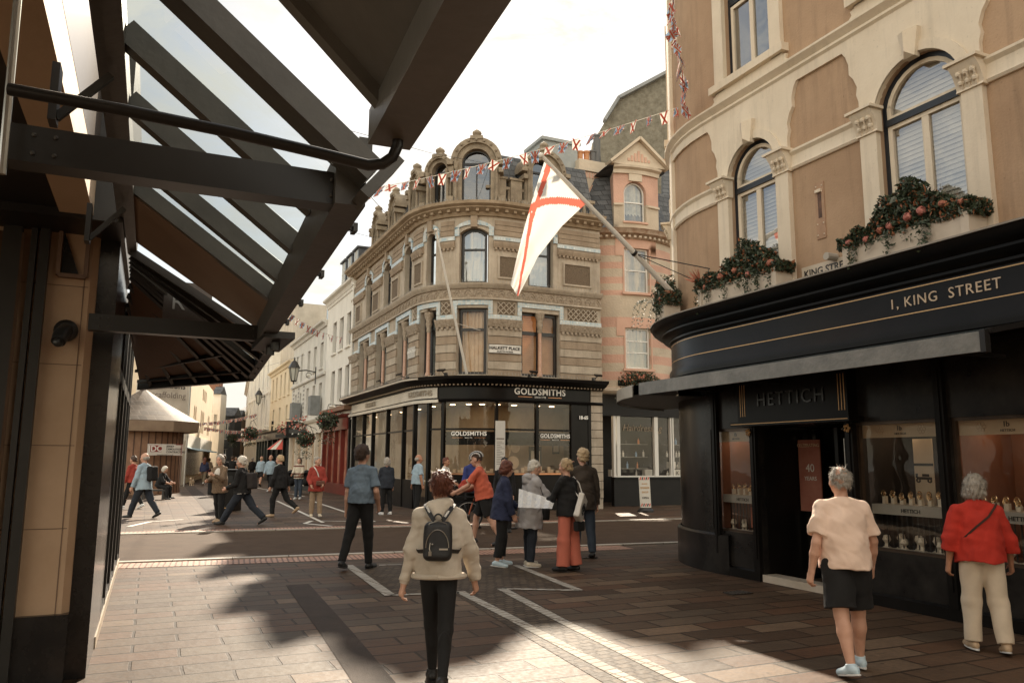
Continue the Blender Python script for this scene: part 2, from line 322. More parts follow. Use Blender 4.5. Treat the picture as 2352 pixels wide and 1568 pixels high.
# ================================================================ ground
def node_brick(name, c1, c2, mortar, w, h, ms=.02, off=.5, rot=0.0, bump=.6, rough=.6, loc=(0, 0), squash=1.0, var=None, dirt=.35, flip=False, spec=.5):
    """stone laid in courses: colour per stone, worn by noise, mortar joints; pattern in metres in world axes turned by rot"""
    m = bpy.data.materials.new(name); m.use_nodes = True; MATS[name] = m; nt = m.node_tree; L = nt.links.new; b = nt.nodes['Principled BSDF']
    def N(t, **k):
        n = nt.nodes.new(t)
        for a, v in k.items(): setattr(n, a, v)
        return n
    tc = N('ShaderNodeTexCoord'); mp = N('ShaderNodeMapping'); mp.inputs['Rotation'].default_value = (0, 0, rot); mp.inputs['Location'].default_value = (*loc, 0)
    L(tc.outputs['Object'], mp.inputs[0])
    wob = N('ShaderNodeTexNoise'); wob.inputs['Scale'].default_value = 1.3; L(mp.outputs[0], wob.inputs['Vector'])
    ad = N('ShaderNodeVectorMath', operation='MULTIPLY_ADD'); L(wob.outputs['Color'], ad.inputs[0]); ad.inputs[1].default_value = (.05, .05, 0); L(mp.outputs[0], ad.inputs[2])
    br = N('ShaderNodeTexBrick'); br.offset = off; br.squash = squash; br.squash_frequency = 3
    br.inputs['Scale'].default_value = 1; br.inputs['Brick Width'].default_value = w; br.inputs['Row Height'].default_value = h; br.inputs['Mortar Size'].default_value = ms; br.inputs['Mortar Smooth'].default_value = .3; br.inputs['Bias'].default_value = 0
    br.inputs['Color1'].default_value = (0, 0, 0, 1); br.inputs['Color2'].default_value = (1, 1, 1, 1); br.inputs['Mortar'].default_value = (.5, .5, .5, 1)
    L(ad.outputs[0], br.inputs['Vector'])
    cr = N('ShaderNodeValToRGB'); e = cr.color_ramp.elements; e[0].position = 0; e[0].color = (*c1, 1); e[1].position = 1; e[1].color = (*c2, 1)
    if var:
        for i, c in enumerate(var): k = e.new((i + 1) / (len(var) + 1)); k.color = (*c, 1)
    L(br.outputs['Color'], cr.inputs[0])
    vo = N('ShaderNodeTexVoronoi'); vo.inputs['Scale'].default_value = 2.6; L(tc.outputs['Object'], vo.inputs['Vector']); gm = N('ShaderNodeMapRange'); gm.inputs[1].default_value = .045; gm.inputs[2].default_value = .06; gm.inputs[3].default_value = .55; gm.inputs[4].default_value = 1; L(vo.outputs['Distance'], gm.inputs[0])
    n2 = N('ShaderNodeTexNoise'); n2.inputs['Scale'].default_value = .7; n2.inputs['Detail'].default_value = 8; n2.inputs['Roughness'].default_value = .7; L(tc.outputs['Object'], n2.inputs['Vector'])
    n3 = N('ShaderNodeTexNoise'); n3.inputs['Scale'].default_value = 22; n3.inputs['Detail'].default_value = 6; L(tc.outputs['Object'], n3.inputs['Vector'])
    mm = N('ShaderNodeMath', operation='MULTIPLY'); L(n2.outputs[0], mm.inputs[0]); L(n3.outputs[0], mm.inputs[1])
    mr = N('ShaderNodeMapRange'); mr.inputs[1].default_value = .12; mr.inputs[2].default_value = .42; mr.inputs[3].default_value = 1 - dirt; mr.inputs[4].default_value = 1.12; L(mm.outputs[0], mr.inputs[0]); m9 = N('ShaderNodeMath', operation='MULTIPLY'); L(mr.outputs[0], m9.inputs[0]); L(gm.outputs[0], m9.inputs[1])
    mx = N('ShaderNodeMixRGB', blend_type='MULTIPLY'); mx.inputs[0].default_value = 1; L(cr.outputs[0], mx.inputs[1]); L(m9.outputs[0], mx.inputs[2])
    mo = N('ShaderNodeMixRGB'); L(br.outputs['Fac'], mo.inputs[0]); L(mx.outputs[0], mo.inputs[1]); mo.inputs[2].default_value = (*mortar, 1); L(mo.outputs[0], b.inputs['Base Color'])
    # height: joints low, stone riven
    iv = N('ShaderNodeMath', operation='SUBTRACT'); iv.inputs[0].default_value = 1; L(br.outputs['Fac'], iv.inputs[1])
    n4 = N('ShaderNodeTexNoise'); n4.inputs['Scale'].default_value = 9; n4.inputs['Detail'].default_value = 7; n4.inputs['Roughness'].default_value = .6; L(tc.outputs['Object'], n4.inputs['Vector'])
    hh = N('ShaderNodeMath', operation='MULTIPLY_ADD'); L(n4.outputs[0], hh.inputs[0]); hh.inputs[1].default_value = .55; L(iv.outputs[0], hh.inputs[2])
    h2 = N('ShaderNodeMath', operation='MULTIPLY_ADD'); L(br.outputs['Color'], h2.inputs[0]); h2.inputs[1].default_value = .25; L(hh.outputs[0], h2.inputs[2])
    bp = N('ShaderNodeBump'); bp.inputs['Strength'].default_value = bump; bp.inputs['Distance'].default_value = .012; L(h2.outputs[0], bp.inputs['Height']); L(bp.outputs[0], b.inputs['Normal'])
    rr = N('ShaderNodeMapRange'); rr.inputs[3].default_value = rough - .12; rr.inputs[4].default_value = rough + .15; L(n3.outputs[0], rr.inputs[0]); L(rr.outputs[0], b.inputs['Roughness'])
    b.inputs['Specular IOR Level'].default_value = spec
    return m
PAVE = node_brick('paving_slabs', (.062, .036, .021), (.185, .122, .078), (.028, .017, .010), .74, .31, .015, .5, -AZ, .95, .62, spec=.25, var=[(.10, .064, .04), (.115, .06, .034), (.09, .064, .043)], dirt=.5)
SETT = node_brick('granite_setts', (.06, .042, .028), (.13, .095, .065), (.04, .03, .022), .13, .105, .012, .5, -R(33), .9, .65, dirt=.4, spec=.2)
WHT = node_brick('white_setts', (.34, .32, .28), (.46, .43, .38), (.16, .12, .09), .22, .11, .01, .0, -R(33), .6, .7, dirt=.2, spec=.2)
TACT = node_brick('tactile_brick', (.42, .22, .15), (.52, .30, .21), (.17, .09, .06), .40, .085, .016, .0, -R(20) + R(90), .8, .6, dirt=.3)
KERB = node_brick('granite_kerb', (.40, .36, .30), (.50, .45, .38), (.10, .08, .06), .9, 5, .01, 0, -R(19), .4, .6, dirt=.25)
ASPH = M('asphalt', (.060, .036, .021), (.090, .056, .034), 2.0, .8, .5, 220, spec=.2)
ASPH2 = M('drain_tarmac', (.026, .015, .010), (.05, .030, .020), 3, .8, .6, 160)

g = MB(); g.quad((-120, -25, 0), (120, -25, 0), (120, 420, 0), (-120, 420, 0)); tag(g.build('pavement', PAVE), kind='structure')
def sheet(name, pts, mat, z, kind='structure'):
    m = MB(); m.add([(p[0], p[1], z) for p in pts], [tuple(range(len(pts)))]); o = m.build(name, mat); return tag(o, kind=kind)
def strip(P0, P1, o0, o1):   # band between two offsets from a line
    a, b = Vector(P0[:2]), Vector(P1[:2]); d = (b - a).normalized(); n = Vector((-d.y, d.x)); return [a + n * o0, b + n * o0, b + n * o1, a + n * o1]
kn0, kn1 = gp(276, 1291), gp(1598, 1244); dn = (kn1 - kn0).normalized(); kn0 = kn0 - dn * 30; knE = kn1 + dn * 30
kf0, kf1 = gp(291, 1228), gp(1610, 1191); df = (kf1 - kf0).normalized(); kf0 = kf0 - df * 30; kfE = kf1 + df * 30
sheet('road', [kn0, knE, kfE, kf0], ASPH, .004)
for nm, A, B, o0, o1, mt, z in [('kerb', kn0, knE, -.16, 0, KERB, .012), ('kerb', kf0, kfE, 0, .14, KERB, .012)]:
    m = MB(); q = strip(A, B, o0, o1); m.prism([(p.x, p.y, 0.001) for p in q], (0, 0, z + .012)); tag(m.build(nm, mt), kind='structure')
ta, tb = gp(250, 1300), gp(1262, 1262)
sheet('tactile_paving', strip(kn0 + dn * 29.5, kn0 + dn * 38.8, -.78, -.16), TACT, .006)
sheet('tactile_paving', strip(kf0 + df * 29.5, kf0 + df * 41.6, .14, .74), TACT, .006)
# dark drainage strips of tarmac in the slabs
def ribbon(pix, w, z):
    c = [gp(x, y) for x, y in pix]; L_, R_ = [], []
    for i, p in enumerate(c):
        d = (c[min(i + 1, len(c) - 1)] - c[max(i - 1, 0)]).normalized(); n = Vector((-d.y, d.x, 0)); L_.append(p + n * w / 2); R_.append(p - n * w / 2)
    m = MB(); m.add([(p.x, p.y, z) for p in L_ + R_], [(i, i + 1, len(c) + i + 1, len(c) + i) for i in range(len(c) - 1)]); return m
tag(ribbon([(683, 1342), (780, 1462), (860, 1568), (960, 1700)], .30, .004).build('drain_strip', ASPH2), kind='structure')
tag(ribbon([(430, 1112), (470, 1150), (506, 1186)], .55, .004).build('drain_strip', ASPH2), kind='structure')
# cobbled loading bay bounded by white setts
bay = [gp(805, 1302), gp(897, 1368), gp(1040, 1362), gp(1440, 1600), gp(1640, 1600), gp(1172, 1352), gp(1330, 1355), gp(1190, 1300), gp(1000, 1300)]
sheet('cobbles', bay, SETT, .004)
for pix, w in [([(800, 1298), (897, 1368)], .14), ([(897, 1367), (1055, 1361)], .10), ([(1055, 1358), (1160, 1412), (1320, 1497), (1500, 1590)], .125), ([(1152, 1352), (1290, 1426), (1450, 1506), (1680, 1620)], .125), ([(1152, 1352), (1330, 1356)], .09), ([(1330, 1356), (1185, 1298)], .12), ([(870, 1298), (945, 1296)], .08)]:
    tag(ribbon(pix, w, .008).build('white_setts', WHT), kind='structure')
for pix, w in [([(636, 1150), (742, 1200)], .10), ([(716, 1150), (860, 1198)], .10), ([(738, 1196), (860, 1198)], .09), ([(590, 1120), (700, 1140)], .10), ([(296, 1209), (345, 1198), (420, 1193)], .14), ([(716, 1196), (700, 1202), (760, 1208)], .12)]:
    tag(ribbon(pix, w, .008).build('white_line', M('road_paint', (.55, .52, .46), (.7, .67, .6), 8, .6)), kind='structure')
for x, y, w, d in [(1695, 1362, .32, .2), (1335, 1282, .6, .1), (960, 1243, .34, .2)]:
    p = gp(x, y); m = MB(); ir = M('cast_iron', (.03, .025, .022), (.06, .05, .04), 20, .5, .3)
    for i in range(6): m.box(p + T2.to_3d() * (i - 2.5) * w / 6 + Vector((0, 0, .012)), (w / 9, d, .01), T2.to_3d())
    m.box(p + Vector((0, 0, .009)), (w, d, .008), T2.to_3d())
    tag(m.build('drain_grate', ir), f'small cast iron drain cover {("set in the dark slabs before the corner shop", "at the road edge by the tourists", "in the middle of the asphalt road")[[1695,1335,960].index(x)]}', 'drain cover', 'drain covers')
# ================================================================ Goldsmiths corner building
STONE = M('buff_stone', (.36, .30, .23), (.52, .45, .36), 1.6, .85, .35, 30, streak=.45)
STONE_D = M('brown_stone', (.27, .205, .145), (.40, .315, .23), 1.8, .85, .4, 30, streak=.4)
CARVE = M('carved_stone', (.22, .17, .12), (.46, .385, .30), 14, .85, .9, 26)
DARKW = M('black_frame', (.018, .016, .015), rough=.35)
SPIKE = M('bird_spikes', (.35, .33, .30), rough=.4)
BLACKP = M('black_gloss', (.006, .0055, .005), (.011, .0095, .009), 2, .3, spec=.16)
CREAMF = M('cream_fascia', (.55, .50, .42), (.66, .61, .52), 1, .25)
LETW = M('white_letter', (.85, .83, .78), rough=.4); COPPER = M('copper', (.62, .30, .16), rough=.3, metal=.8)
GLD = glassmat('shop_glass', (.92, .9, .86), .0); GLU = glassmat('upper_glass', (.75, .8, .8), .5)
SLATE = node_brick('slate', (.075, .08, .085), (.15, .155, .16), (.03, .03, .032), .32, .22, .012, .5, 0, .8, .6, dirt=.3)
def coords_z(mat, zscale=1.0):   # lay the course pattern on upright walls: (along wall, height)
    nt = mat.node_tree; mp = [n for n in nt.nodes if n.type == 'MAPPING'][0]; tc = [n for n in nt.nodes if n.type == 'TEX_COORD'][0]
    sp = nt.nodes.new('ShaderNodeSeparateXYZ'); cb = nt.nodes.new('ShaderNodeCombineXYZ'); a = nt.nodes.new('ShaderNodeMath'); a.operation = 'ADD'
    nt.links.new(tc.outputs['Object'], sp.inputs[0]); nt.links.new(sp.outputs[0], a.inputs[0]); nt.links.new(sp.outputs[1], a.inputs[1]); nt.links.new(a.outputs[0], cb.inputs[0]); nt.links.new(sp.outputs[2], cb.inputs[1]); nt.links.new(cb.outputs[0], mp.inputs[0]); return mat
coords_z(SLATE)
S3, T3 = S2.to_3d(), T2.to_3d()
PR = Vector((3.14, 27.26)); Cc = Vector((-2.39, 24.72)); RC = 2.5
arc_c = Cc + S2 * RC + T2 * RC
pts = [Cc + S2 * 11.9]
for i in range(13):
    a = math.pi / 2 * i / 12; pts.append(arc_c - T2 * RC * math.cos(a) - S2 * RC * math.sin(a))
pts.append(PR)
GP = Path(pts); sx = GP.s_at
gold = thing('corner_building', 'buff stone Victorian building with rounded corner, arched dormers and black ground-floor shopfront', 'building', (Cc.x, Cc.y, 0))
GZ0, GZ1 = 4.2, 10.0
f1 = [(818, 842), (857, 884), (906, 935), (958, 998)]; f2 = [(829, 843), (870, 886), (918, 935), (970, 992)]
ops1 = [(sx(a), sx(b), 4.42, 6.65) for a, b in f1] + [(sx(1045), sx(1118), 4.42, 6.65), (sx(1196), sx(1286), 4.42, 6.6)]
ops2 = [(sx(a), sx(b), 7.5, 9.35, .18) for a, b in f2] + [(sx(1048), sx(1118), 7.5, 9.4, .18), (sx(1213), sx(1272), 7.5, 9.4, .18)]
m = MB(); wall(m, GP, 0, GP.L, GZ0, GZ1, ops1 + ops2, .28)
m.build('wall', STONE, gold)
# right return wall, back
m = MB(); PB = PR + S2 * 9
m.quad((PR.x, PR.y, 0), (PB.x, PB.y, 0), (PB.x, PB.y, GZ1), (PR.x, PR.y, GZ1))
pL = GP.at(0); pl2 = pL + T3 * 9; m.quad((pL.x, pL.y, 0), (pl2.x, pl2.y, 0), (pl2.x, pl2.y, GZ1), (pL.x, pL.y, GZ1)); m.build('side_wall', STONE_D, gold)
# rusticated striped piers, first floor
piers = []; edges = [0.0]
for o in ops1: edges += [o[0], o[1]]
edges.append(GP.L)
for a, b in zip(edges[::2], edges[1::2]):
    ma, mb_ = MB(), MB(); z = 4.3; k = 0
    while z < 6.05:
        sbox(ma if k % 2 else mb_, GP, a + .004, b - .004, -.02, .07 if k % 2 else .055, z + .012, z + .268); z += .28; k += 1
    pr_ = ma.build('pier', STONE, gold); mb_.build('darker_courses', STONE_D, pr_)
for a, b in zip(edges[::2], edges[1::2]):
    m = MB(); sweep(m, GP, [(-.01, 6.0), (.09, 6.0), (.13, 6.06), (.13, 6.12), (.18, 6.2), (.18, 6.26), (-.01, 6.26)], a + .002, b - .002)
    n = max(2, int((b - a) / .16))
    for i in range(n): q = a + (i + .5) * (b - a) / n; sbox(m, GP, q - .04, q + .04, .05, .15, 5.92, 6.0)
    m.build('pier_capital', CARVE, gold)
# tile bands
TILE = node_brick('blue_tile', (.30, .42, .48), (.60, .66, .66), (.5, .52, .5), .12, .12, .02, 0, 0, .2, .3, dirt=.1); coords_z(TILE)
m = MB()
for a, b in zip(edges[::2], edges[1::2]): sbox(m, GP, max(0, a - .0), b, .0, .05, 6.27, 6.42)
for o in ops1: sbox(m, GP, o[0] - .14, o[1] + .14, .0, .052, 6.74, 6.90); sbox(m, GP, o[0] - .14, o[0], .0, .054, 6.43, 6.74); sbox(m, GP, o[1], o[1] + .14, .0, .054, 6.43, 6.74)
e2 = [0.0]
for o in ops2: e2 += [o[0] - .16, o[1] + .16]
e2.append(GP.L)
for a, b in zip(e2[::2], e2[1::2]):
    if b > a: sbox(m, GP, a, b, 0, .05, 8.98, 9.12)
for o in ops2:
    for s_ in (o[0] - .16, o[1]): sbox(m, GP, s_, s_ + .16, 0, .052, 9.12, 9.42)
    t1 = arch_pts(o[0] - .16, o[1] + .16, 9.66, .24, 8); t0 = arch_pts(o[0] - .16, o[1] + .16, 9.50, .16, 8)
    for (q0, y0), (q1, y1), (r0, u0), (r1, u1) in zip(t1, t1[1:], t0, t0[1:]): m.quad(GP.at(q0, .052, y0), GP.at(q1, .052, y1), GP.at(r1, .052, u1), GP.at(r0, .052, u0))
m.build('tile_band', TILE, gold)
# keystones, string courses, frieze, cornice
for o in ops2: m = MB(); q = (o[0] + o[1]) / 2; sbox(m, GP, q - .11, q + .11, 0, .12, 9.40, 9.78); m.build('keystone', STONE_D, gold)
m = MB()
for a, b in zip(e2[::2], e2[1::2]):
    if b > a + .1:
        sweep(m, GP, [(0, 8.72), (.06, 8.72), (.12, 8.84), (.12, 8.9), (0, 8.97)], a, b); n = int((b - a) / .15)
        for i in range(n): q = a + (i + .5) * .15; sbox(m, GP, q - .04, q + .035, .0, .09, 8.64, 8.72)
        for z in (9.16, 9.34, 9.52): sbox(m, GP, a + .04, b - .04, 0, .03, z, z + .155)
m.build('string_course', STONE_D, gold)
m = MB(); sweep(m, GP, [(0, 6.98), (.05, 6.98), (.05, 7.3), (0, 7.3)]); n = int(GP.L / .36)
for i in range(n):
    q = (i + .5) * GP.L / n
    for rr in (.15, .09): m.tube([GP.at(q + rr * math.cos(t), .055, 7.02 + rr * 1.5 * math.sin(t)) for t in [math.pi * k / 6 for k in range(7)]], .018, 5)
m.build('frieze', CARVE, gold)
m = MB(); sweep(m, GP, [(0, 6.92), (.10, 6.92), (.10, 6.98), (0, 6.98)]); sweep(m, GP, [(0, 7.3), (.10, 7.3), (.16, 7.38), (.20, 7.44), (.20, 7.47), (0, 7.49)]); m.build('sill_course', STONE, gold)
m = MB(); sweep(m, GP, [(0, 9.8), (.10, 9.8), (.16, 9.92), (.36, 10.02), (.36, 10.06), (.48, 10.12), (.50, 10.22), (0, 10.26)])
n = int(GP.L / .3)
for i in range(n): q = (i + .5) * GP.L / n; sbox(m, GP, q - .05, q + .05, .1, .3, 9.9, 10.0)
m.build('cornice', M('cornice_stone', (.26, .19, .12), (.42, .33, .23), 2.5, .85, .5, 20), gold)
# square ornament panels between the windows
pan = [(808, 818), (847, 860), (892, 906), (944, 960), (1144, 1192), (1298, 1358)]
for a, b in pan:
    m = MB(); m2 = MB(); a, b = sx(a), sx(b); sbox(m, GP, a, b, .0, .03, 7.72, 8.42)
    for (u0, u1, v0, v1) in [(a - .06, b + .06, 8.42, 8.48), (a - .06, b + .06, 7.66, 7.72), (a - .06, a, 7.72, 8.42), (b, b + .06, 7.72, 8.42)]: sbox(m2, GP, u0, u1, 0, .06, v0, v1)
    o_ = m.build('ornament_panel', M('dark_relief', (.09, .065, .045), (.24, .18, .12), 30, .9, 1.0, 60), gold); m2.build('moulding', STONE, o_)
for a, b in [(1140, 1182), (1306, 1376), (943, 955), (1008, 1030)]:
    m = MB(); m2 = MB(); a, b = sx(a), sx(b) - .02; sbox(m, GP, a, b, 0, .02, 6.46, 6.86)
    for k in range(-3, 12):
        for sg in (1, -1):
            q0 = a + k * .2; z0, z1 = (6.46, 6.86) if sg > 0 else (6.86, 6.46)
            p0, p1 = max(a, q0), min(b, q0 + .4)
            if p1 > p0: m2.bar(GP.at(p0, .03, z0 + (z1 - z0) * (p0 - q0) / .4), GP.at(p1, .03, z0 + (z1 - z0) * (p1 - q0) / .4), .03, .03)
    o_ = m.build('lattice_panel', MATS['dark_relief'], gold); m2.build('lattice', STONE, o_)
CURT = M('warm_curtain', (.55, .38, .24), (.72, .55, .38), 3, .9); BLIND = M('orange_blind', (.50, .27, .13), (.62, .36, .19), 3, .8); CURG = M('grey_curtain', (.34, .35, .33), (.48, .48, .45), 2, .9)
for i, o in enumerate(ops1):
    bk = ('curtain', CURT, 'wave') if i == 4 else (('blind', BLIND, 'slat') if i == 5 else ('curtain', CURG, 'wave'))
    window(gold, GP, o[0] + .03, o[1] - .03, o[2], o[3], .24, DARKW, GLD if i > 3 else GLU, 0, .1, (.5,) if i != 4 else (), (.68,), .12 if i != 4 else .09, back=bk)
    if i != 4:
        q = (o[0] + o[1]) / 2; m = MB(); c = GP.at(q, -.06, 0)
        m.lathe(c, [(0, 4.42), (.10, 4.42), (.10, 4.5), (.07, 4.56), (.062, 5.9), (.062, 5.95)], 10); m.build('column', M('pink_granite', (.42, .24, .16), (.55, .34, .24), 12, .35), gold)
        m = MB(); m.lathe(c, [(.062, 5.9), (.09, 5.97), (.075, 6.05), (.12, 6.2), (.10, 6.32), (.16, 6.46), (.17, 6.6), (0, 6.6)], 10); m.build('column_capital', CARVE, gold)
for i, o in enumerate(ops2):
    window(gold, GP, o[0] + .03, o[1] - .03, o[2], o[3], .24, DARKW, GLU, .18, .09, (), (.62,), .07, back=('curtain', CURG if i != 4 else M('net_curtain', (.55, .50, .40), (.36, .36, .33), 1.5, .9), 'wave'))
# bird spikes on the ledges
m = MB()
for z, off in ((7.49, .15), (10.24, .42), (4.36, .42)):
    q = .1
    while q < GP.L:
        p = GP.at(q, off, z); a, nn = GP.dirs(q); m.bar(p, p + Vector((0, 0, .10)) + nn * .03, .006); m.bar(p, p + Vector((0, 0, .09)) - nn * .05, .006); q += .11
m.build('bird_spikes', SPIKE, gold)
# mansard roof and dormers
m = MB(); sweep(m, GP, [(-.35, 10.2), (-.35, 10.5), (-1.0, 12.45), (-1.6, 12.5), (-1.6, 10.2)]); m.build('roof', SLATE, gold)
m = MB(); top = [GP.at(t, -1.12, 12.47) for t in GP.cuts(0, GP.L)]; bk = [top[-1] + S3 * 4, top[0] + T3 * 5]; m.add(top + bk, [tuple(range(len(top) + 2))]); m.build('roof_deck', M('lead', (.20, .21, .21), (.28, .29, .29), 2, .6), gold)
m = MB(); sweep(m, GP, [(-.30, 10.26), (-.14, 10.26), (-.14, 10.40), (-.30, 10.40)])
for x, xb in ((1110, 1225), (1290, 1378)): sweep(m, GP, [(-.30, 10.86), (-.12, 10.86), (-.12, 10.96), (-.30, 10.96)], sx(x), sx(xb))
q = .2
DQ = [sx(x) for x in (849, 889, 939, 995, 1086, 1252)]
while q < GP.L - .1:
    if min(abs(q - v) for v in DQ) > .85: m.lathe(GP.at(q, -.21, 0), [(.05, 10.4), (.075, 10.55), (.05, 10.7), (.07, 10.86)], 6)
    q += .3
m.build('parapet', M('weathered_stone', (.20, .16, .115), (.36, .30, .22), 3, .9, .6, 25), gold)
WST = MATS['weathered_stone']
def dormer(q, w, h, parent, big):
    """stone arched dormer: front with arch, curved hood, finial, window"""
    d, nn = GP.dirs(q); c = GP.at(q, -.05, 10.22); U = Vector((0, 0, 1)); r = w / 2
    def W_(a, b, z): return c + d * a + nn * b + U * z
    m = MB(); ri = r * .62; n = 14; hs = h - r
    for s_ in (-1, 1):
        m.box(W_(s_ * (r + ri) / 2, -.1, hs / 2), ((r - ri), .3, hs), d, None, U)
        m.box(W_(s_ * (r + .10), -.02, hs - .06), (.2, .5, .14), d, None, U); m.box(W_(s_ * (r + .05), -.0, hs * .78), (.16, .44, .16), d, None, U)
        m.box(W_(s_ * (r + .08), -.02, .12), (.22, .5, .24), d, None, U)
        m.lathe(W_(s_ * (r - .1), .12, 0), [(.07, .1), (.05, .2), (.045, hs - .3), (.09, hs - .12), (.1, hs - .02)], 8)
    for (ro, rr, b0, b1) in [(r * 1.10, r * .86, .14, -.9), (r * .87, ri, .04, -.35)]:
        vs = []
        for i in range(n + 1):
            a = math.pi * i / n
            for R_, b in ((ro, b0), (ro, b1), (rr, b1), (rr, b0)): vs.append(W_(R_ * math.cos(a), b, hs + R_ * math.sin(a)))
        fs = [(i * 4 + k, (i + 1) * 4 + k, (i + 1) * 4 + (k + 1) % 4, i * 4 + (k + 1) % 4) for i in range(n) for k in range(4)] + [(0, 1, 2, 3), (n * 4, n * 4 + 3, n * 4 + 2, n * 4 + 1)]
        m.add(vs, fs)
    for i in range(9):
        a = math.pi * (i + .5) / 9; m.ball(W_(r * .98 * math.cos(a), .15, hs + r * .98 * math.sin(a)), .035 * w, 5, 4)
    t = hs + r * 1.1; m.lathe(W_(0, 0, t - .04), [(.16, 0), (.18, .08), (.12, .12), (.17, .2), (.15, .27), (.07, .33), (0, .38)], 7)
    m.box(W_(0, .04, t - .02), (.44, .28, .12), d, None, U)
    o = m.build('dormer', WST, parent)
    m = MB(); prof = [(-r * .95, -.9, 0), (r * .95, -.9, 0)]
    vs = []; 
    for i in range(n + 1):
        a = math.pi * i / n; vs += [W_(r * 1.02 * math.cos(a), -.3, hs + r * 1.02 * math.sin(a)), W_(r * 1.02 * math.cos(a), -1.6, hs + r * 1.02 * math.sin(a))]
    m.add(vs, [(2 * i, 2 * i + 1, 2 * i + 3, 2 * i + 2) for i in range(n)])
    for s_ in (-1, 1): m.quad(W_(s_ * r * 1.02, -.2, 0), W_(s_ * r * 1.02, -1.6, 0), W_(s_ * r * 1.02, -1.6, hs), W_(s_ * r * 1.02, -.2, hs))
    m.build('dormer_roof', SLATE, o)
    m = MB(); vs = [W_(-ri, -.22, .15), W_(ri, -.22, .15)] + [W_(ri * math.cos(a), -.22, hs + ri * math.sin(a)) for a in [math.pi * i / 10 for i in range(11)]]
    m.add(vs, [tuple(range(len(vs)))]); gl = m.build('pane', glassmat('dormer_glass', (.30, .34, .35), .35), o)
    m = MB(); m.box(W_(0, -.2, hs + .02), (2 * ri, .06, .07), d, None, U); m.tube([W_(ri * .95 * math.cos(a), -.19, hs + ri * .95 * math.sin(a)) for a in [math.pi * i / 12 for i in range(13)]], .035, 6)
    for s_ in (-1, 1): m.box(W_(s_ * (ri - .03), -.2, hs / 2 + .1), (.06, .06, hs - .2), d, None, U)
    m.box(W_(0, -.2, .17), (2 * ri, .06, .08), d, None, U)
    if big: m.box(W_(0, -.2, (hs + .1) / 2), (.05, .05, hs), d, None, U)
    m.build('window_frame', DARKW, o)
    return o
for x, w, h in [(849, 1.05, 1.75), (889, 1.05, 1.75), (939, 1.05, 1.75), (995, 1.05, 1.85), (1086, 1.6, 2.3), (1252, 1.5, 2.2)]: dormer(sx(x), w, h, gold, w > 1)
m = MB()
for x, w in [(1150, .3), (1190, .3), (1180, .25), (1310, .4)]:
    q = sx(x); d, nn = GP.dirs(q); m.box(GP.at(q, -.25, 10.72), (w, .34, 1.0), d); m.box(GP.at(q, -.25, 11.25), (w + .1, .42, .08), d)
m.build('parapet_pier', WST, gold)
# roof-top plant box and chimney
m = MB(); c = dp(1268, 330, 29.3); m.box((c.x, c.y, 12.9), (1.5, 1.4, 1.7), T3); m.box((c.x, c.y, 13.8), (1.7, 1.6, .12), T3); m.box((c.x - .9, c.y - .1, 12.75), (1.0, 1.0, .7), T3); m.build('roof_house', M('lead_cladding', (.28, .30, .30), (.36, .38, .37), 3, .7, .2, 10), gold)
# shopfront
SF = Path([p for p in GP.p]);
m = MB(); wall(m, GP, 0, GP.L, 3.62, 4.2, (), 0)
sweep(m, GP, [(.02, 4.02), (.12, 4.02), (.2, 4.1), (.34, 4.14), (.40, 4.2), (.5, 4.24), (.52, 4.33), (.1, 4.36), (.02, 4.36)])
sweep(m, GP, [(.01, 3.52), (.08, 3.52), (.12, 3.57), (.08, 3.62), (.01, 3.62)])
m.build('shop_fascia', BLACKP, gold)
m = MB(); q = .1
while q < GP.L: sbox(m, GP, q, q + .05, .15, .23, 4.045, 4.09); q += .13
m.build('dentils', M('aged_bronze', (.30, .22, .14), rough=.5), gold)
qc = sx(1003)
m = MB(); sweep(m, GP, [(.015, 3.66), (.04, 3.66), (.04, 4.0), (.015, 4.0)], .5, qc); sweep(m, GP, [(.33, 4.2), (.53, 4.25), (.54, 4.30), (.33, 4.28)], .2, qc - .4); sweep(m, GP, [(.1, 3.5), (.135, 3.5), (.135, 3.6), (.1, 3.6)], .3, qc + .1); m.build('cream_fascia_board', CREAMF, gold)
mul = [808, 832, 853, 886.5, 923.6, 949, 982, 1015.5, 1140, 1234, 1318, 1357]; ms_ = [sx(v) for v in mul]
mf = MB(); lowp = MB(); gl = MB()
for i, q in enumerate(ms_): sbox(mf, GP, q - (.05 if 0 < i < 10 else .1), q + (.05 if 0 < i < 10 else .1), -.12, .03, .0, 3.52)
sbox(mf, GP, 0, .22, -.15, .05, 0, 3.52); sbox(mf, GP, ms_[-2], ms_[-1], -.12, .005, 0, 3.52)
for i in range(1, len(ms_) - 1):
    a, b = ms_[i - 1] + .05, ms_[i] - .05
    if i == 6: continue
    sbox(mf, GP, a, b, -.08, -.01, 2.60, 2.66)
a, b = ms_[10 - 3], ms_[10]
for i in range(1, 11):
    a, b = ms_[i - 1] + .05, ms_[i] - .05
    if i != 6: sbox(lowp, GP, a, b, -.10, 0, 0, .95 if i < 8 else 1.2)
    panel(gl, GP, a, b, (.95 if i < 8 else 1.2) if i != 6 else .1, 3.52, -.05)
mf.build('shopfront_frame', BLACKP, gold); lowp.build('stall_riser', BLACKP, gold); gl.build('shop_window_glass', GLD, gold)
m = MB(); sbox(m, GP, ms_[7] + .05, ms_[10] - .05, -.02, .02, 1.16, 1.21); m.build('copper_sill', COPPER, gold)
m = MB(); sbox(m, GP, ms_[7] + .06, ms_[10] - .06, -.14, -.11, 2.12, 2.55); m.build('window_header', BLACKP, gold)
m = MB(); sbox(m, GP, ms_[-1], GP.L, -.3, .02, 0, .35)
z = .37
while z < 4.0: sbox(m, GP, ms_[-1] + .01, GP.L, -.3, .05, z, z + .27); z += .29
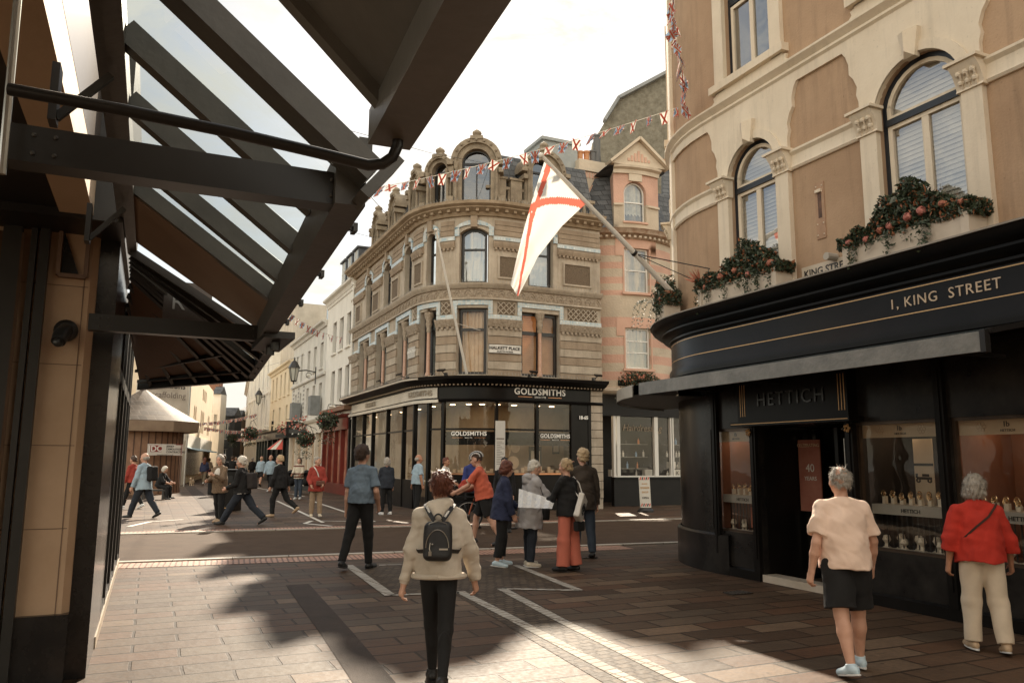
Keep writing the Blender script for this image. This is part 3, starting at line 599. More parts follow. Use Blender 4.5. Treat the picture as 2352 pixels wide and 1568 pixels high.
m.build('stone_pier', STONE, gold)
# what shows inside the shop
inn = MB(); panel(inn, GP, .3, GP.L - .6, .2, 3.5, -1.7); inn.build('interior_wall', M('shop_interior', (.24, .165, .10), (.42, .31, .20), .8, .8), gold)
inn = MB(); sweep(inn, GP, [(-.15, 3.5), (-1.75, 3.5), (-1.75, 3.54), (-.15, 3.54)]); inn.build('shop_ceiling', M('shop_ceiling', (.5, .45, .38)), gold)
inn = MB(); sweep(inn, GP, [(-.2, .9), (-.6, .9), (-.6, .94), (-.2, .94)], .4, GP.L - 1); inn.build('display_shelf', M('cream_board', (.6, .52, .42)), gold)
inn = MB()
for x in (812, 842, 870, 905, 936, 1000, 1060, 1110, 1165, 1205, 1260, 1295): inn.lathe(GP.at(sx(x), -.9, 0), [(0, 3.485), (.09, 3.485), (.09, 3.499)], 10)
inn.build('shop_lamp', M('lamp_glow', (1, .8, .55), emis=((1, .72, .42), 5)), gold)
inn = MB()
for i in range(26):
    q = ms_[7] + .3 + (ms_[10] - ms_[7] - .6) * i / 25; h = rnd.uniform(.06, .22); inn.box(GP.at(q, -.35 - .1 * (i % 2), 1.22 + h / 2), (.1, .08, h), GP.dirs(q)[0])
for q, z, r in ((sx(1178), 1.95, .26), (sx(1205), 2.05, .17), (sx(1200), 1.55, .22), (sx(1170), 1.62, .15)): d, nn = GP.dirs(q); inn.prism([GP.at(q, -.8, z) + d * r * math.cos(t) + Vector((0, 0, r * math.sin(t))) for t in [i * math.pi / 10 for i in range(20)]], nn * .03)
inn.build('jewellery_display', M('pale_wood_display', (.55, .38, .24), (.68, .52, .36), 3), gold)
inn = MB()
for x, w, z0, z1 in ((1255, .48, 1.25, 2.1), (1304, .26, 1.85, 2.3)):
    q = sx(x); sbox(inn, GP, q - w / 2, q + w / 2, -.9, -.86, z0, z1)
fr = inn.build('picture_frame', BLACKP, gold); inn = MB()
q = sx(1255); sbox(inn, GP, q - .17, q + .17, -.86, -.85, 1.45, 1.95); q = sx(1304); sbox(inn, GP, q - .1, q + .1, -.86, -.85, 1.92, 2.23); inn.build('poster', M('poster_paper', (.6, .55, .47), (.40, .30, .22), 4), fr)
# tall white list panel by the entrance
m = MB(); q = sx(1147); sbox(m, GP, q - .16, q + .16, .06, .10, 1.3, 2.9); pn = m.build('notice_panel', M('notice_white', (.52, .50, .46), (.60, .58, .53), 2), gold)
m = MB()
for i in range(14): sbox(m, GP, q - .12, q + .12 - .06 * (i % 3), .10, .104, 1.5 + i * .055, 1.515 + i * .055)
sbox(m, GP, q - .13, q + .13, .10, .103, 2.3, 2.34); m.build('notice_print', M('grey_print', (.16, .14, .12)), pn)
Tn = -S3
def gtext(name, s, size, x, z, par, off=.05, mat=LETW, **k):
    q0 = sx(x); return text(name, s, size, mat, par, (0, 0, 0), (1, 0, 0), (0, 0, 1), follow=lambda X, Y, Z: GP.at(q0 + X, off + Z, z + Y), **k)
gtext('lettering', 'GOLDSMITHS', .30, 1240, 3.80, gold, .03, space=1.08, bold=.006); gtext('lettering', 'SINCE 1778', .085, 1240, 3.69, gold, .03)
m = MB(); qq = sx(1240)
for a, b in ((-.82, -.3), (.3, .82)): sbox(m, GP, qq + a, qq + b, .02, .035, 3.715, 3.727)
m.build('gold_rule', COPPER, gold)
for x, z, s_ in ((1075, 2.42, .19), (1276, 2.38, .18)):
    gtext('lettering', 'GOLDSMITHS', s_, x, z, gold, -.02, space=1.05, bold=.004); gtext('lettering', 'SINCE 1778', .05, x, z - .09, gold, -.02)
    m = MB(); q = sx(x)
    for a, b in ((-.56, -.2), (.2, .56)): sbox(m, GP, q + a, q + b, -.03, -.02, z - .075, z - .067)
    m.build('gold_rule', COPPER, gold)
for x in (850, 958): gtext('lettering', 'GOLDSMITHS', .26, x, 3.75, gold, .08, mat=M('brown_letter', (.30, .24, .17), rough=.4), bold=.004)  # plain brown letters on the cream fascia board
gtext('house_number', '18-65', .16, 1339, 3.03, gold, .06, bold=.006)
# street name plates
m = MB(); a, b = sx(1119), sx(1194); sbox(m, GP, a, b, .075, .10, 5.12, 5.42); pn = m.build('street_sign', M('enamel_white', (.72, .71, .67), (.62, .60, .55), 3, .4), gold)
m = MB(); 
for (u0, u1, v0, v1) in [(a, b, 5.12, 5.135), (a, b, 5.405, 5.42), (a, a + .015, 5.135, 5.405), (b - .015, b, 5.135, 5.405)]: sbox(m, GP, u0, u1, .10, .104, v0, v1)
m.build('sign_border', DARKW, pn)
gtext('lettering', 'HALKETT PLACE', .142, 1156.5, 5.25, pn, .105, mat=DARKW, bold=.004); gtext('lettering', 'RUETTE MORIER', .075, 1156.5, 5.155, pn, .105, mat=DARKW)
m = MB(); a, b = sx(936.5), sx(953); sbox(m, GP, a, b, .075, .10, 5.12, 5.5); pn = m.build('street_sign', M('sign_faded', (.45, .42, .37), rough=.5), gold)
gtext('lettering', 'QUEEN STREET', .13, 944.5, 5.3, pn, .105, mat=LETW)
# flood lamps on the ledge
for x in (902, 950, 1030, 1207, 1355):
    q = sx(x); d, nn = GP.dirs(q); m = MB(); p = GP.at(q, .3, 4.36); m.bar(p, p + nn * .28 + Vector((0, 0, .12)), .02); m.box(p + nn * .32 + Vector((0, 0, .14)), (.26, .12, .06), d, None, (nn * .4 + Vector((0, 0, 1)))); m.box(p + Vector((0, 0, .04)), (.1, .1, .1), d); m.build('flood_lamp', DARKW, gold)
# bare white flagpole on the left front
pole = thing('flagpole', 'thin white flagpole without a flag leaning out from the ledge of the stone corner building', 'flagpole', tuple(GP.at(sx(1060), .3, 4.4)))
b0 = GP.at(sx(1073), .3, 4.4); t0 = dp(1001, 528, b0.y - 1.5); m = MB(); m.tube([b0, b0.lerp(t0, .5), t0], [.045, .04, .03], 8); m.build('pole', M('white_pole', (.66, .63, .57), rough=.5), pole); m = MB(); m.ball(t0, .06); m.build('finial', MATS['white_pole'], pole)
m = MB(); pm = b0.lerp(t0, .36); m.tube([pm, GP.at(sx(1100), .02, pm.z - .1)], .012, 5); m.build('stay', MATS['white_pole'], pole)
# ================================================================ pink and cream banded building
CRM = (.56, .47, .36); PNK = (.60, .37, .28)
def stripes(name, bands, base=CRM, col=PNK, seed=0):
    """paint bands by height (z0,z1) in metres"""
    m = bpy.data.materials.new(name); m.use_nodes = True; MATS[name] = m; nt = m.node_tree; L = nt.links.new; b = nt.nodes['Principled BSDF']; b.inputs['Roughness'].default_value = .85
    tc = nt.nodes.new('ShaderNodeTexCoord'); sp = nt.nodes.new('ShaderNodeSeparateXYZ'); L(tc.outputs['Object'], sp.inputs[0])
    mr = nt.nodes.new('ShaderNodeMapRange'); mr.inputs[1].default_value = 0; mr.inputs[2].default_value = 16; L(sp.outputs[2], mr.inputs[0])
    cr = nt.nodes.new('ShaderNodeValToRGB'); cr.color_ramp.interpolation = 'CONSTANT'; e = cr.color_ramp.elements; e[0].color = (*base, 1); e[0].position = 0; e[1].position = .999; e[1].color = (*base, 1)
    for z0, z1 in bands:
        k = e.new(z0 / 16); k.color = (*col, 1); k = e.new(z1 / 16); k.color = (*base, 1)
    L(mr.outputs[0], cr.inputs[0]); n = nt.nodes.new('ShaderNodeTexNoise'); n.inputs['Scale'].default_value = 1.2; n.inputs['Detail'].default_value = 8; L(tc.outputs['Object'], n.inputs['Vector'])
    r2 = nt.nodes.new('ShaderNodeMapRange'); r2.inputs[1].default_value = .3; r2.inputs[2].default_value = .7; r2.inputs[3].default_value = .80; r2.inputs[4].default_value = 1.08; L(n.outputs[0], r2.inputs[0])
    mx = nt.nodes.new('ShaderNodeMixRGB'); mx.blend_type = 'MULTIPLY'; mx.inputs[0].default_value = 1; L(cr.outputs[0], mx.inputs[1]); L(r2.outputs[0], mx.inputs[2]); L(mx.outputs[0], b.inputs['Base Color'])
    v = nt.nodes.new('ShaderNodeTexVoronoi'); v.inputs['Scale'].default_value = 14; L(tc.outputs['Object'], v.inputs['Vector']); bp = nt.nodes.new('ShaderNodeBump'); bp.inputs['Strength'].default_value = .35; bp.inputs['Distance'].default_value = .02
    L(v.outputs[0], bp.inputs['Height']); L(bp.outputs[0], b.inputs['Normal']); return m
BND = [(4.10, 4.22), (4.45, 4.80), (5.12, 5.42), (5.72, 6.02), (6.40, 6.80), (7.62, 7.76), (8.02, 8.3), (8.58, 8.86), (9.1, 9.5)]
PINKM = stripes('banded_render', BND)
PK = M('pink_paint', (.56, .34, .25), (.64, .41, .31), 2, .8, .2, 30); CK = M('cream_paint', (.55, .46, .35), (.66, .57, .45), 2, .8, .2, 30)
WHP = M('white_gloss', (.74, .72, .67), rough=.35)
P0 = Vector((3.14, 27.26)) + S2 * 1.1
p1x = sline(1566, P0, T2); W1 = p1x; P1 = P0 + T2 * W1
bulge = .95; Rb = ((W1 / 2) ** 2 + bulge ** 2) / (2 * bulge); mid = P0 + T2 * W1 / 2; cb = mid + S2 * (Rb - bulge); a0 = math.asin((W1 / 2) / Rb)
bp_ = [cb + T2 * Rb * math.sin(t) - S2 * Rb * math.cos(t) for t in [-a0 + 2 * a0 * i / 18 for i in range(19)]]
PP = Path([P0 - T2 * .3] + bp_ + [P1 + T2 * 6]); px_ = PP.s_at
pink = thing('banded_building', 'cream and salmon banded building with a bow front, beside the stone corner building', 'building', (mid.x, mid.y, 0))
wo = [(px_(1441), px_(1501), 4.92, 6.42), (px_(1441), px_(1501), 7.74, 9.42), (px_(1567.5), px_(1567.5) + 1.1, 4.92, 6.42), (px_(1567.5), px_(1567.5) + 1.1, 7.74, 9.42)]
m = MB(); wall(m, PP, 0, PP.L, 4.05, 9.95, wo, .18); m.build('wall', PINKM, pink)
m = MB(); m2 = MB()
for o in wo:
    for z0, z1 in ((o[3], o[3] + .34),): sbox(m, PP, o[0] - .32, o[1] + .32, 0, .025, z0, z1)
    sbox(m, PP, o[0] - .32, o[0], 0, .025, o[3] - .3, o[3]); sbox(m, PP, o[1], o[1] + .32, 0, .025, o[3] - .3, o[3])
    sbox(m, PP, o[0] - .05, o[0], 0, .03, o[2], o[3] - .3); sbox(m, PP, o[1], o[1] + .05, 0, .03, o[2], o[3] - .3); sbox(m, PP, o[0] - .1, o[1] + .1, 0, .1, o[2] - .09, o[2])
m.build('window_surround', PK, pink)
for o in wo: window(pink, PP, o[0] + .02, o[1] - .02, o[2], o[3], .16, WHP, glassmat('sash_glass', (.85, .85, .8), .3), 0, .06, (), (.5,) if o[2] > 6 else (.4, .68), .04, back=('curtain', M('pale_curtain', (.50, .44, .35), (.30, .26, .20), 2.5, .9), 'wave'))
m = MB(); sweep(m, PP, [(0, 9.75), (.06, 9.75), (.12, 9.85), (.3, 9.92), (.34, 10.02), (.4, 10.08), (0, 10.12)]); m.build('cornice', M('rusty_cornice', (.30, .17, .10), (.52, .42, .32), 5, .85, .5, 30), pink)
m = MB(); q = .1
while q < PP.L: sbox(m, PP, q, q + .09, .05, .2, 9.78, 9.86); q += .2
m.build('dentils', CK, pink)
m = MB(); sweep(m, PP, [(0, 4.02), (.12, 4.02), (.2, 4.1), (.2, 4.2), (0, 4.24)]); m.build('string_course', CK, pink)
# mansard
m = MB(); sweep(m, PP, [(-.05, 10.1), (-.85, 12.45), (-1.4, 12.45), (-1.4, 10.1)]); m.build('roof', SLATE, pink)
# the bow dormer
dp0, dp1 = px_(1418), px_(1523); DPth = Path([PP.at(t, .06)[:2] for t in [dp0 + (dp1 - dp0) * i / 8 for i in range(9)]])
wa, wb = DPth.s_at(1443), DPth.s_at(1497); dz0, dz1 = 10.12, 12.3
m = MB(); wall(m, DPth, 0, DPth.L, dz0, dz1, [(wa, wb, 10.42, 11.98, (wb - wa) / 2 * .95)], .22)
for e, sg in ((0, 1), (DPth.L, -1)):
    a = DPth.at(e, 0); d, nn = DPth.dirs(max(.02, min(DPth.L - .02, e))); bk = a - nn * 1.5; m.quad((a.x, a.y, dz0), (bk.x, bk.y, dz0), (bk.x, bk.y, dz1 + .1), (a.x, a.y, dz1 + .1))
dm = m.build('dormer', stripes('dormer_render', [(11.1, 12.3)]), pink)
m = MB(); sbox(m, DPth, 0, wa - .05, 0, .07, 11.02, 11.1); sbox(m, DPth, wb + .05, DPth.L, 0, .07, 11.02, 11.1); sweep(m, DPth, [(0, 12.26), (.08, 12.26), (.10, 12.4), (.22, 12.46), (.24, 12.54), (0, 12.56)]); sbox(m, DPth, wa + .2, wb - .2, 0, .06, 11.98, 12.28)
d, nn = DPth.dirs(DPth.L / 2); c = DPth.at(DPth.L / 2, -.1, 0); hw = DPth.L / 2 + .18
for off, w, z0, z1, mt in [(0, hw, 12.56, 13.55, None)]:
    A, B, T_ = c - d * w + Vector((0, 0, z0)), c + d * w + Vector((0, 0, z0)), c + Vector((0, 0, z1))
    m.prism([A - nn * .3, B - nn * .3, T_ - nn * .3], nn * .52); 
    m.bar(A - d * .1 + nn * .16, T_ + nn * .16 + Vector((0, 0, .08)), .10, .5, nn); m.bar(B + d * .1 + nn * .16, T_ + nn * .16 + Vector((0, 0, .08)), .10, .5, nn)
m.build('pediment', CK, dm)
m = MB()
for k in range(-3, 4):
    h = .42 * (1 - abs(k) / 4); m.box(c + d * (k * .14) + nn * .23 + Vector((0, 0, 12.72 + h / 2)), (.09, .03, h), d)
m.build('pediment_fan', PK, dm)
m = MB(); A, B, T_ = c - d * (hw + .1) + Vector((0, 0, 12.5)), c + d * (hw + .1) + Vector((0, 0, 12.5)), c + Vector((0, 0, 13.62))
m.prism([A, B, T_], -nn * 2.4); m.build('dormer_roof', SLATE, dm)
window(dm, DPth, wa + .02, wb - .02, 10.42, 11.96, .2, WHP, MATS['sash_glass'], (wb - wa) / 2 * .95 - .02, .05, (), (.5,), .05, back=('vertical_blind', M('vertical_blind', (.60, .60, .56), (.35, .36, .34), 6, .8), 'wave'), sill=PK)
# side chimney with pots
ch = thing('chimney_stack', 'cream chimney stack with salmon triangle and terracotta pots between the two corner buildings', 'chimney', tuple(dp(1345, 500, 29.5)))
m = MB(); c = dp(1349, 400, 29.3); c.z = 0; cc = Vector((c.x, c.y, 0))
m.box(cc + Vector((0, 0, 11.3)), (1.15, .8, 2.7), T3); m.box(cc + Vector((0, 0, 12.75)), (1.3, .95, .16), T3); m.box(cc + Vector((0, 0, 12.98)), (1.2, .85, .3), T3); m.box(cc + Vector((0, 0, 10.3)), (1.35, 1.0, .9), T3)
m.build('stack', CK, ch)
m = MB(); fy = cc - S3 * .41
for i in range(9): m.box(fy + T3 * ((i - 4) * .135) + Vector((0, 0, 12.52)), (.075, .03, .22), T3)
m.prism([fy - T3 * .5 + Vector((0, 0, 11.5)), fy + T3 * .45 + Vector((0, 0, 11.5)), fy - T3 * .02 + Vector((0, 0, 12.15))], -S3 * .03); m.build('stack_ornament', PK, ch)
TER = M('terracotta', (.45, .20, .09), (.55, .28, .14), 6, .8)
for i, (a, r, h, mt) in enumerate([(-.32, .13, .5, TER), (-.03, .13, .55, TER), (.25, .14, .62, M('grey_pot', (.12, .12, .12))), (.45, .16, 1.3, MATS['grey_pot'])]):
    m = MB(); m.lathe(cc + T3 * a + Vector((0, 0, 13.1)), [(r * .9, 0), (r, .05), (r * .85, h * .5), (r * .9, h - .08), (r * 1.1, h - .06), (r * 1.1, h), (r * .7, h)], 12); m.build('chimney_pot', mt, ch)
# big roughcast gable far behind
gb = thing('gabled_building', 'tall grey roughcast gable wall rising behind the banded building', 'building', (5, 36, 0))
pg = [dp(1352, 700, 38), dp(1360, 330, 38), dp(1388, 282, 38), dp(1420, 231, 38), dp(1554, 160, 38), dp(1640, 125, 38), dp(1760, 240, 38), dp(1760, 700, 38)]
for p in (pg[0], pg[-1]): p.z = 0
m = MB(); m.prism(pg, Vector((0, 8, 0))); m.build('wall', M('roughcast', (.13, .115, .085), (.26, .24, .19), 3.5, .95, .9, 18), gb)
m = MB()
for a, b in zip(pg[2:6], pg[3:6]): m.bar(a + Vector((0, -.05, .06)), b + Vector((0, -.05, .06)), .5, .16)
m.build('coping', MATS['lead'], gb)
m = MB(); a, b = dp(1370, 352, 37), dp(1640, 415, 37); n = 40
a, b = dp(1372, 305, 37.5), dp(1400, 290, 37.5); a2, b2 = dp(1520, 372, 33.5), dp(1600, 410, 33)
for i in range(26): p = a2.lerp(b2, i / 25); m.box(p, (.12, .2, .22))
m.bar(a2 - Vector((0, 0, .15)), b2 - Vector((0, 0, .15)), .3, .12); m.build('ridge_tile', TER, gb)
# slate roof slope to its right
m = MB(); m.prism([dp(1522, 385, 33.4), dp(1600, 418, 33), dp(1640, 640, 31.2), dp(1522, 560, 31.2)], Vector((0, .3, .1))); m.build('slate_slope', SLATE, gb)
# ground floor: barber
BP = Path([P0 - T2 * .2 - S2 * .1, P0 + T2 * 8.5 - S2 * .1]); bx = BP.s_at
barb = thing('hairdresser_shopfront', 'dark ground-floor shopfront with white mullions and bottles in its window under the banded building', 'shopfront', tuple(BP.at(1)))
m = MB(); sbox(m, BP, 0, BP.L, -.25, .04, 3.25, 4.02); sbox(m, BP, 0, BP.L, -2.6, -2.5, 0, 4.0); sbox(m, BP, bx(1410), BP.L, -.2, .0, 0, .98); sbox(m, BP, bx(1410), BP.L, -.22, .08, .98, 1.04); m.build('wall', M('charcoal_paint', (.008, .0075, .0075), (.014, .013, .012), 2, .45, spec=.25), barb)
m = MB()
for x, w in ((1412, .10), (1421, .14), (1508, .16), (1542, .05), (1547, .05), (1606, .08)): sbox(m, BP, bx(x) - w / 2, bx(x) + w / 2, -.12, .02, 1.04, 3.25)
sbox(m, BP, bx(1410), bx(1606), -.10, .01, 1.04, 1.09); m.build('window_frame', WHP, barb)
m = MB(); panel(m, BP, bx(1412), BP.L, 1.05, 3.25, -.08); m.build('shop_window_glass', GLD, barb)
m = MB(); sbox(m, BP, bx(1383), bx(1398), -.9, -.85, 0, 3.2); m.build('door', M('grey_door', (.14, .13, .12)), barb)
m = MB()
for z in (1.35, 1.78, 2.25): sbox(m, BP, bx(1440), bx(1504), -.75, -.45, z - .02, z); sbox(m, BP, bx(1552), bx(1606), -.75, -.45, z - .02, z)
m.build('shelf', M('glass_shelf', (.25, .25, .24), rough=.2), barb)
bt = [M('bottle_white', (.75, .74, .70), rough=.3), M('bottle_orange', (.62, .24, .10), rough=.3), M('bottle_blue', (.22, .36, .55), rough=.3), M('bottle_dark', (.03, .03, .03), rough=.2)]
brn = random.Random(3)
for z in (1.04, 1.35, 1.78, 2.25):
    for x0, x1 in ((1442, 1502), (1554, 1604)):
        q = bx(x0)
        while q < bx(x1):
            if brn.random() < (.55 if z < 2 else .25):
                m = MB(); r = brn.uniform(.03, .045); h = brn.uniform(.15, .26); m.lathe(BP.at(q, -.6, z), [(0, 0), (r, 0), (r, h * .65), (r * .35, h * .75), (r * .35, h), (0, h)], 8)
                o = m.build('bottle', bt[0]); ci_ = brn.choice((0, 0, 0, 1, 2, 2, 3)); o.data.materials[0] = bt[ci_]; tag(o, ['white', 'orange', 'blue', 'black'][ci_] + ' toiletry bottle on the ' + {1.04: 'window floor', 1.35: 'lowest shelf', 1.78: 'middle shelf', 2.25: 'top shelf'}[z] + (' of the left' if x0 < 1500 else ' of the right') + ' hairdresser window, ' + ['towards its left end', 'about the middle', 'towards its right end'][min(2, int(3 * (q - bx(x0)) / (bx(x1) - bx(x0))))], 'bottle', 'bottles in the hairdresser window')
            q += brn.uniform(.11, .2)
for x, z, w in ((1560, 1.35, .26), (1586, 1.35, .28), (1570, 1.05, .26), (1597, 1.05, .22), (1589, 1.62, .26), (1425, 1.06, .3), (1504, 1.06, .32)):
    q = bx(x); o = MB(); sbox(o, BP, q - w / 2, q + w / 2, -.62, -.40, z, z + .25); o = o.build('product_box', bt[0]); k = 'K' if x > 1550 else ''
    tag(o, ('white box marked K in the right hairdresser window, ' + {1560: 'far left on lowest shelf', 1586: 'right of centre on lowest shelf', 1570: 'left on the window floor', 1597: 'at the right on the window floor', 1589: 'topmost of the boxes'}[x]) if k else ('small pale framed card at the foot of the left hairdresser window, ' + ('left end' if x < 1450 else 'right end')), 'box', 'boxes in the hairdresser window' if k else 'cards in the hairdresser window')
    if k: text('lettering', 'K', .22, DARKW, o, BP.at(q, -.395, z + .05), T3, (0, 0, 1), .002)
text('lettering', 'Hairdressing', .34, M('faded_gold', (.30, .24, .17)), barb, BP.at(bx(1478), -.05, 2.72), T3, (0, 0, 1), .003, shear=.25)
text('lettering', 'NDR', .14, MATS['faded_gold'], barb, BP.at(bx(1590), -.05, 2.2), T3, (0, 0, 1), .003, space=1.3)
m = MB(); m.ball(BP.at(bx(1396), -.7, 3.2), .06); m.build('ceiling_lamp', MATS['lamp_glow'], barb)

# ================================================================ foliage helpers
LEAF = [M('leaf_dark', (.022, .034, .018), (.045, .065, .03), 5, .55), M('leaf_mid', (.045, .065, .03), (.08, .10, .05), 5, .55), M('leaf_grey', (.13, .15, .12), (.20, .22, .18), 5, .6)]
FLW = {'red': M('petal_red', (.55, .05, .035), (.70, .12, .08), 9, .6), 'pink': M('petal_pink', (.42, .11, .08), (.60, .26, .21), 20, .7), 'coral': M('petal_coral', (.34, .10, .06), (.52, .22, .14), 26, .7), 'white': M('petal_white', (.72, .70, .62), rough=.6), 'rust': M('leaf_rust', (.28, .09, .035), (.40, .16, .07), 9, .6)}
def leafcloud(mb, fn, n, s, rg, mats=None, wts=None):
    for i in range(n):
        p = fn(rg)
        if mats: mb.use(rg.choices(mats, wts)[0])
        a = Vector((rg.gauss(0, 1), rg.gauss(0, 1), rg.gauss(0, 1))).normalized(); b = a.orthogonal().normalized(); b = (b * math.cos(i) + a.cross(b) * math.sin(i)); k = s * rg.uniform(.6, 1.4)
        c_ = a.cross(b).normalized() * k * .42; mb.add([p - b * k, p + c_, p + b * k, p - c_ + a * k * .2], [(0, 1, 2, 3)])
def ellipsoid(c, r, shell=.55):
    c = Vector(c)
    def f(g):
        while True:
            v = Vector((g.uniform(-1, 1), g.uniform(-1, 1), g.uniform(-1, 1))); L_ = v.length
            if L_ < 1 and L_ > shell * g.random(): return c + Vector((v.x * r[0], v.y * r[1], v.z * r[2]))
    return f
def bloom(mb, c, r, rg, n=36):
    for i in range(n):
        v = Vector((rg.gauss(0, 1), rg.gauss(0, 1), rg.gauss(0, 1))).normalized(); p = Vector(c) + v * r; a = v.orthogonal().normalized(); b = v.cross(a); k = r * .24
        mb.add([p - a * k, p - b * k, p + a * k, p + b * k], [(0, 1, 2, 3)])
def basket(p, r, label, droop=.5, fl='red', nfl=20, bracket=None, seed=1, group='hanging flower baskets'):
    g = random.Random(seed); t = thing('hanging_basket', label, 'flower basket', tuple(p), group=group)
    m = MB(); leafcloud(m, ellipsoid(p, (r, r, r * .85), .75), int(700), r * .13, g, LEAF[:2], (3, 1)); leafcloud(m, lambda q: Vector(p) + Vector((q.gauss(0, r * .5), q.gauss(0, r * .5), -r * .5 - q.random() * r * (1 + droop))), 160, r * .1, g, LEAF, (2, 2, 1)); m.build('foliage', None, t)
    m = MB(); f = ellipsoid(p, (r, r, r * .9), .95)
    for i in range(nfl):
        q = f(g); q.z += r * .12
        m.ball(q, r * .07, 5, 4)
    m.build('flowers', FLW[fl], t)
    m = MB(); m.lathe(Vector(p), [(r * .1, -r * .55), (r * .5, -r * .35), (r * .62, 0)], 10); m.build('bowl', DARKW, t)
    m = MB()
    for k in range(3): a = k * 2.1; m.tube([Vector(p) + Vector((r * .6 * math.cos(a), r * .6 * math.sin(a), 0)), Vector(p) + Vector((0, 0, r * 1.5))], .008, 4)
    if bracket is not None: m.bar(Vector(p) + Vector((0, 0, r * 1.5)), bracket, .03); m.bar(Vector(p).lerp(Vector(bracket), .4) + Vector((0, 0, r * .95)), Vector(bracket) - Vector((0, 0, .5)), .02)
    m.build('bracket', DARKW, t); return t
# ================================================================ Queen Street, right-hand row
Q0 = Cc + S2 * 11.9
def qs(x): return sline(x, Cc, S2)
def plainwin(root, P, a, b, c, d, rev, fm, gm, vb=(.5,), hb=(.5,), sill=None):
    m = MB(); frame(m, P, a, b, c, d, -rev + .03, .05, .05, 0, vb, hb, .035); f = m.build('window', fm, root)
    g = MB(); panel(g, P, a + .02, b - .02, c + .02, d - .02, -rev + .01); g.build('pane', gm, f)
    if sill: s_ = MB(); sbox(s_, P, a - .08, b + .08, -rev + .06, .09, c - .09, c - .001); s_.build('sill', sill, root)
PANE = M('dark_pane', (.05, .055, .055), (.10, .11, .11), 1.5, .06, spec=.8)
def row(name, label, s0, s1, ztop, mat, rows, fm=WHP, setback=0.0, roof=None, trims=(), gf=3.4, gmat=None, depth=9, cat='building', start=Cc, dr=S2, hb=(.5,), rev=.22):
    """one house of the row; path runs towards the camera so that the outside is on the street side; rows: (z0,z1,[(centre fraction,width)])"""
    a = start + dr * s1; b = start + dr * s0; P = Path([a, b]); L_ = P.L
    t = thing(name, label, cat, (b.x, b.y, 0)); ops = []
    for z0, z1, ws in rows:
        for f, w in ws: ops.append((f * L_ - w / 2, f * L_ + w / 2, z0, z1))
    m = MB(); wall(m, P, 0, L_, gf, ztop, ops, rev); bk = T3 * depth
    for q in (0, L_): e = P.at(q); m.quad(e, e + bk, e + bk + Vector((0, 0, ztop)), e + Vector((0, 0, ztop)))
    m.quad(P.at(0, 0, ztop), P.at(L_, 0, ztop), P.at(L_, 0, ztop) + bk, P.at(0, 0, ztop) + bk); m.build('wall', mat, t)
    for o in ops: plainwin(t, P, *o, rev, fm, PANE, hb=hb, sill=mat)
    m = MB(); sweep(m, P, [(0, ztop - .25), (.08, ztop - .25), (.15, ztop - .1), (.3, ztop - .04), (.32, ztop + .05), (0, ztop + .08)])
    for z, o_ in trims: sweep(m, P, [(0, z), (o_, z), (o_ + .03, z + .1), (o_, z + .16), (0, z + .16)])
    m.build('cornice', trims and mat or mat, t)
    if roof: m = MB(); sweep(m, P, [(0, ztop + .05), (-.2, ztop + .1), (-2.2, ztop + roof), (-2.6, ztop + roof), (-2.6, ztop + .05)]); m.build('roof', SLATE, t)
    return t, P
WHR = M('white_render', (.76, .73, .66), (.85, .82, .75), 1.2, .85, .15, 30, streak=.22); GRR = M('grey_render', (.60, .58, .53), (.72, .70, .64), 1.2, .85, .15, 30, streak=.25); YLR = M('yellow_render', (.74, .62, .44), (.80, .70, .52), 1.2, .85, .15, 30); CRR = M('cream_render', (.68, .62, .52), (.78, .73, .63), 1.5, .85, .15, 30)
xs = lambda *v: [qs(x) for x in v]
a0_, a1_, a2_, a3_, a4_ = xs(805, 740, 664, 614, 566)
w1, P_w1 = row('white_building', 'white rendered building with dark slim windows and three dormers, next to the stone corner building', a0_ + .05, a1_, 9.85, WHR,
    [(4.3, 6.0, [(.30, .85), (.55, .85), (.80, .85)]), (6.9, 8.5, [(.30, .85), (.55, .85), (.80, .85)])], fm=DARKW, roof=1.6, trims=((9.45, .04),))
for f in (.45, .66, .87):
    q = P_w1.L * f; d, nn = P_w1.dirs(q); c = P_w1.at(q, -.7, 0); m = MB(); m.box(c + Vector((0, 0, 10.75)), (.95, 1.1, 1.4), d); m.box(c + Vector((0, 0, 11.48)), (1.1, 1.3, .08), d); o = m.build('dormer', M('dark_lead', (.06, .065, .07), (.1, .1, .11), 3, .6), w1)
    m = MB(); m.box(c + nn * .56 + Vector((0, 0, 10.8)), (.75, .02, 1.15), d); g_ = m.build('pane', M('bright_pane', (.30, .33, .33), rough=.05, spec=.9), o); m = MB()
    for k in (-.2, 0, .2): m.box(c + nn * .58 + d * k + Vector((0, 0, 10.8)), (.025, .02, 1.15), d)
    for k in (-.35, .05): m.box(c + nn * .58 + Vector((0, 0, 10.8 + k)), (.75, .02, .025), d)
    m.build('glazing_bar', WHP, o)
m = MB(); p = P_w1.at(P_w1.L - .15, .08, 0); m.tube([p + Vector((0, 0, z)) for z in (4.2, 7, 9.6)], .05, 8); m.box(p + Vector((0, 0, 9.7)), (.2, .2, .25)); m.build('downpipe', WHP, w1)
w2, P_w2 = row('grey_building', 'pale grey rendered building with quoins and arched top windows, second along the row', a1_ + .02, a2_, 8.9, GRR,
    [(4.2, 5.7, [(.52, .8), (.70, .8), (.88, .8), ]), (6.5, 7.9, [(.52, .8), (.70, .8), (.88, .8)]), (6.2, 8.0, [(.14, .7), (.30, .7)]), (4.2, 5.6, [(.14, .6), (.30, .6)])], roof=1.7, trims=((6.05, .1), (3.7, .15)))
m = MB()
for f in (.05, .22, .39):
    for k in range(9): sbox(m, P_w2, P_w2.L * f, P_w2.L * f + .35, 0, .03, 4.1 + k * .25 * 1.0, 4.1 + k * .25 + .125)
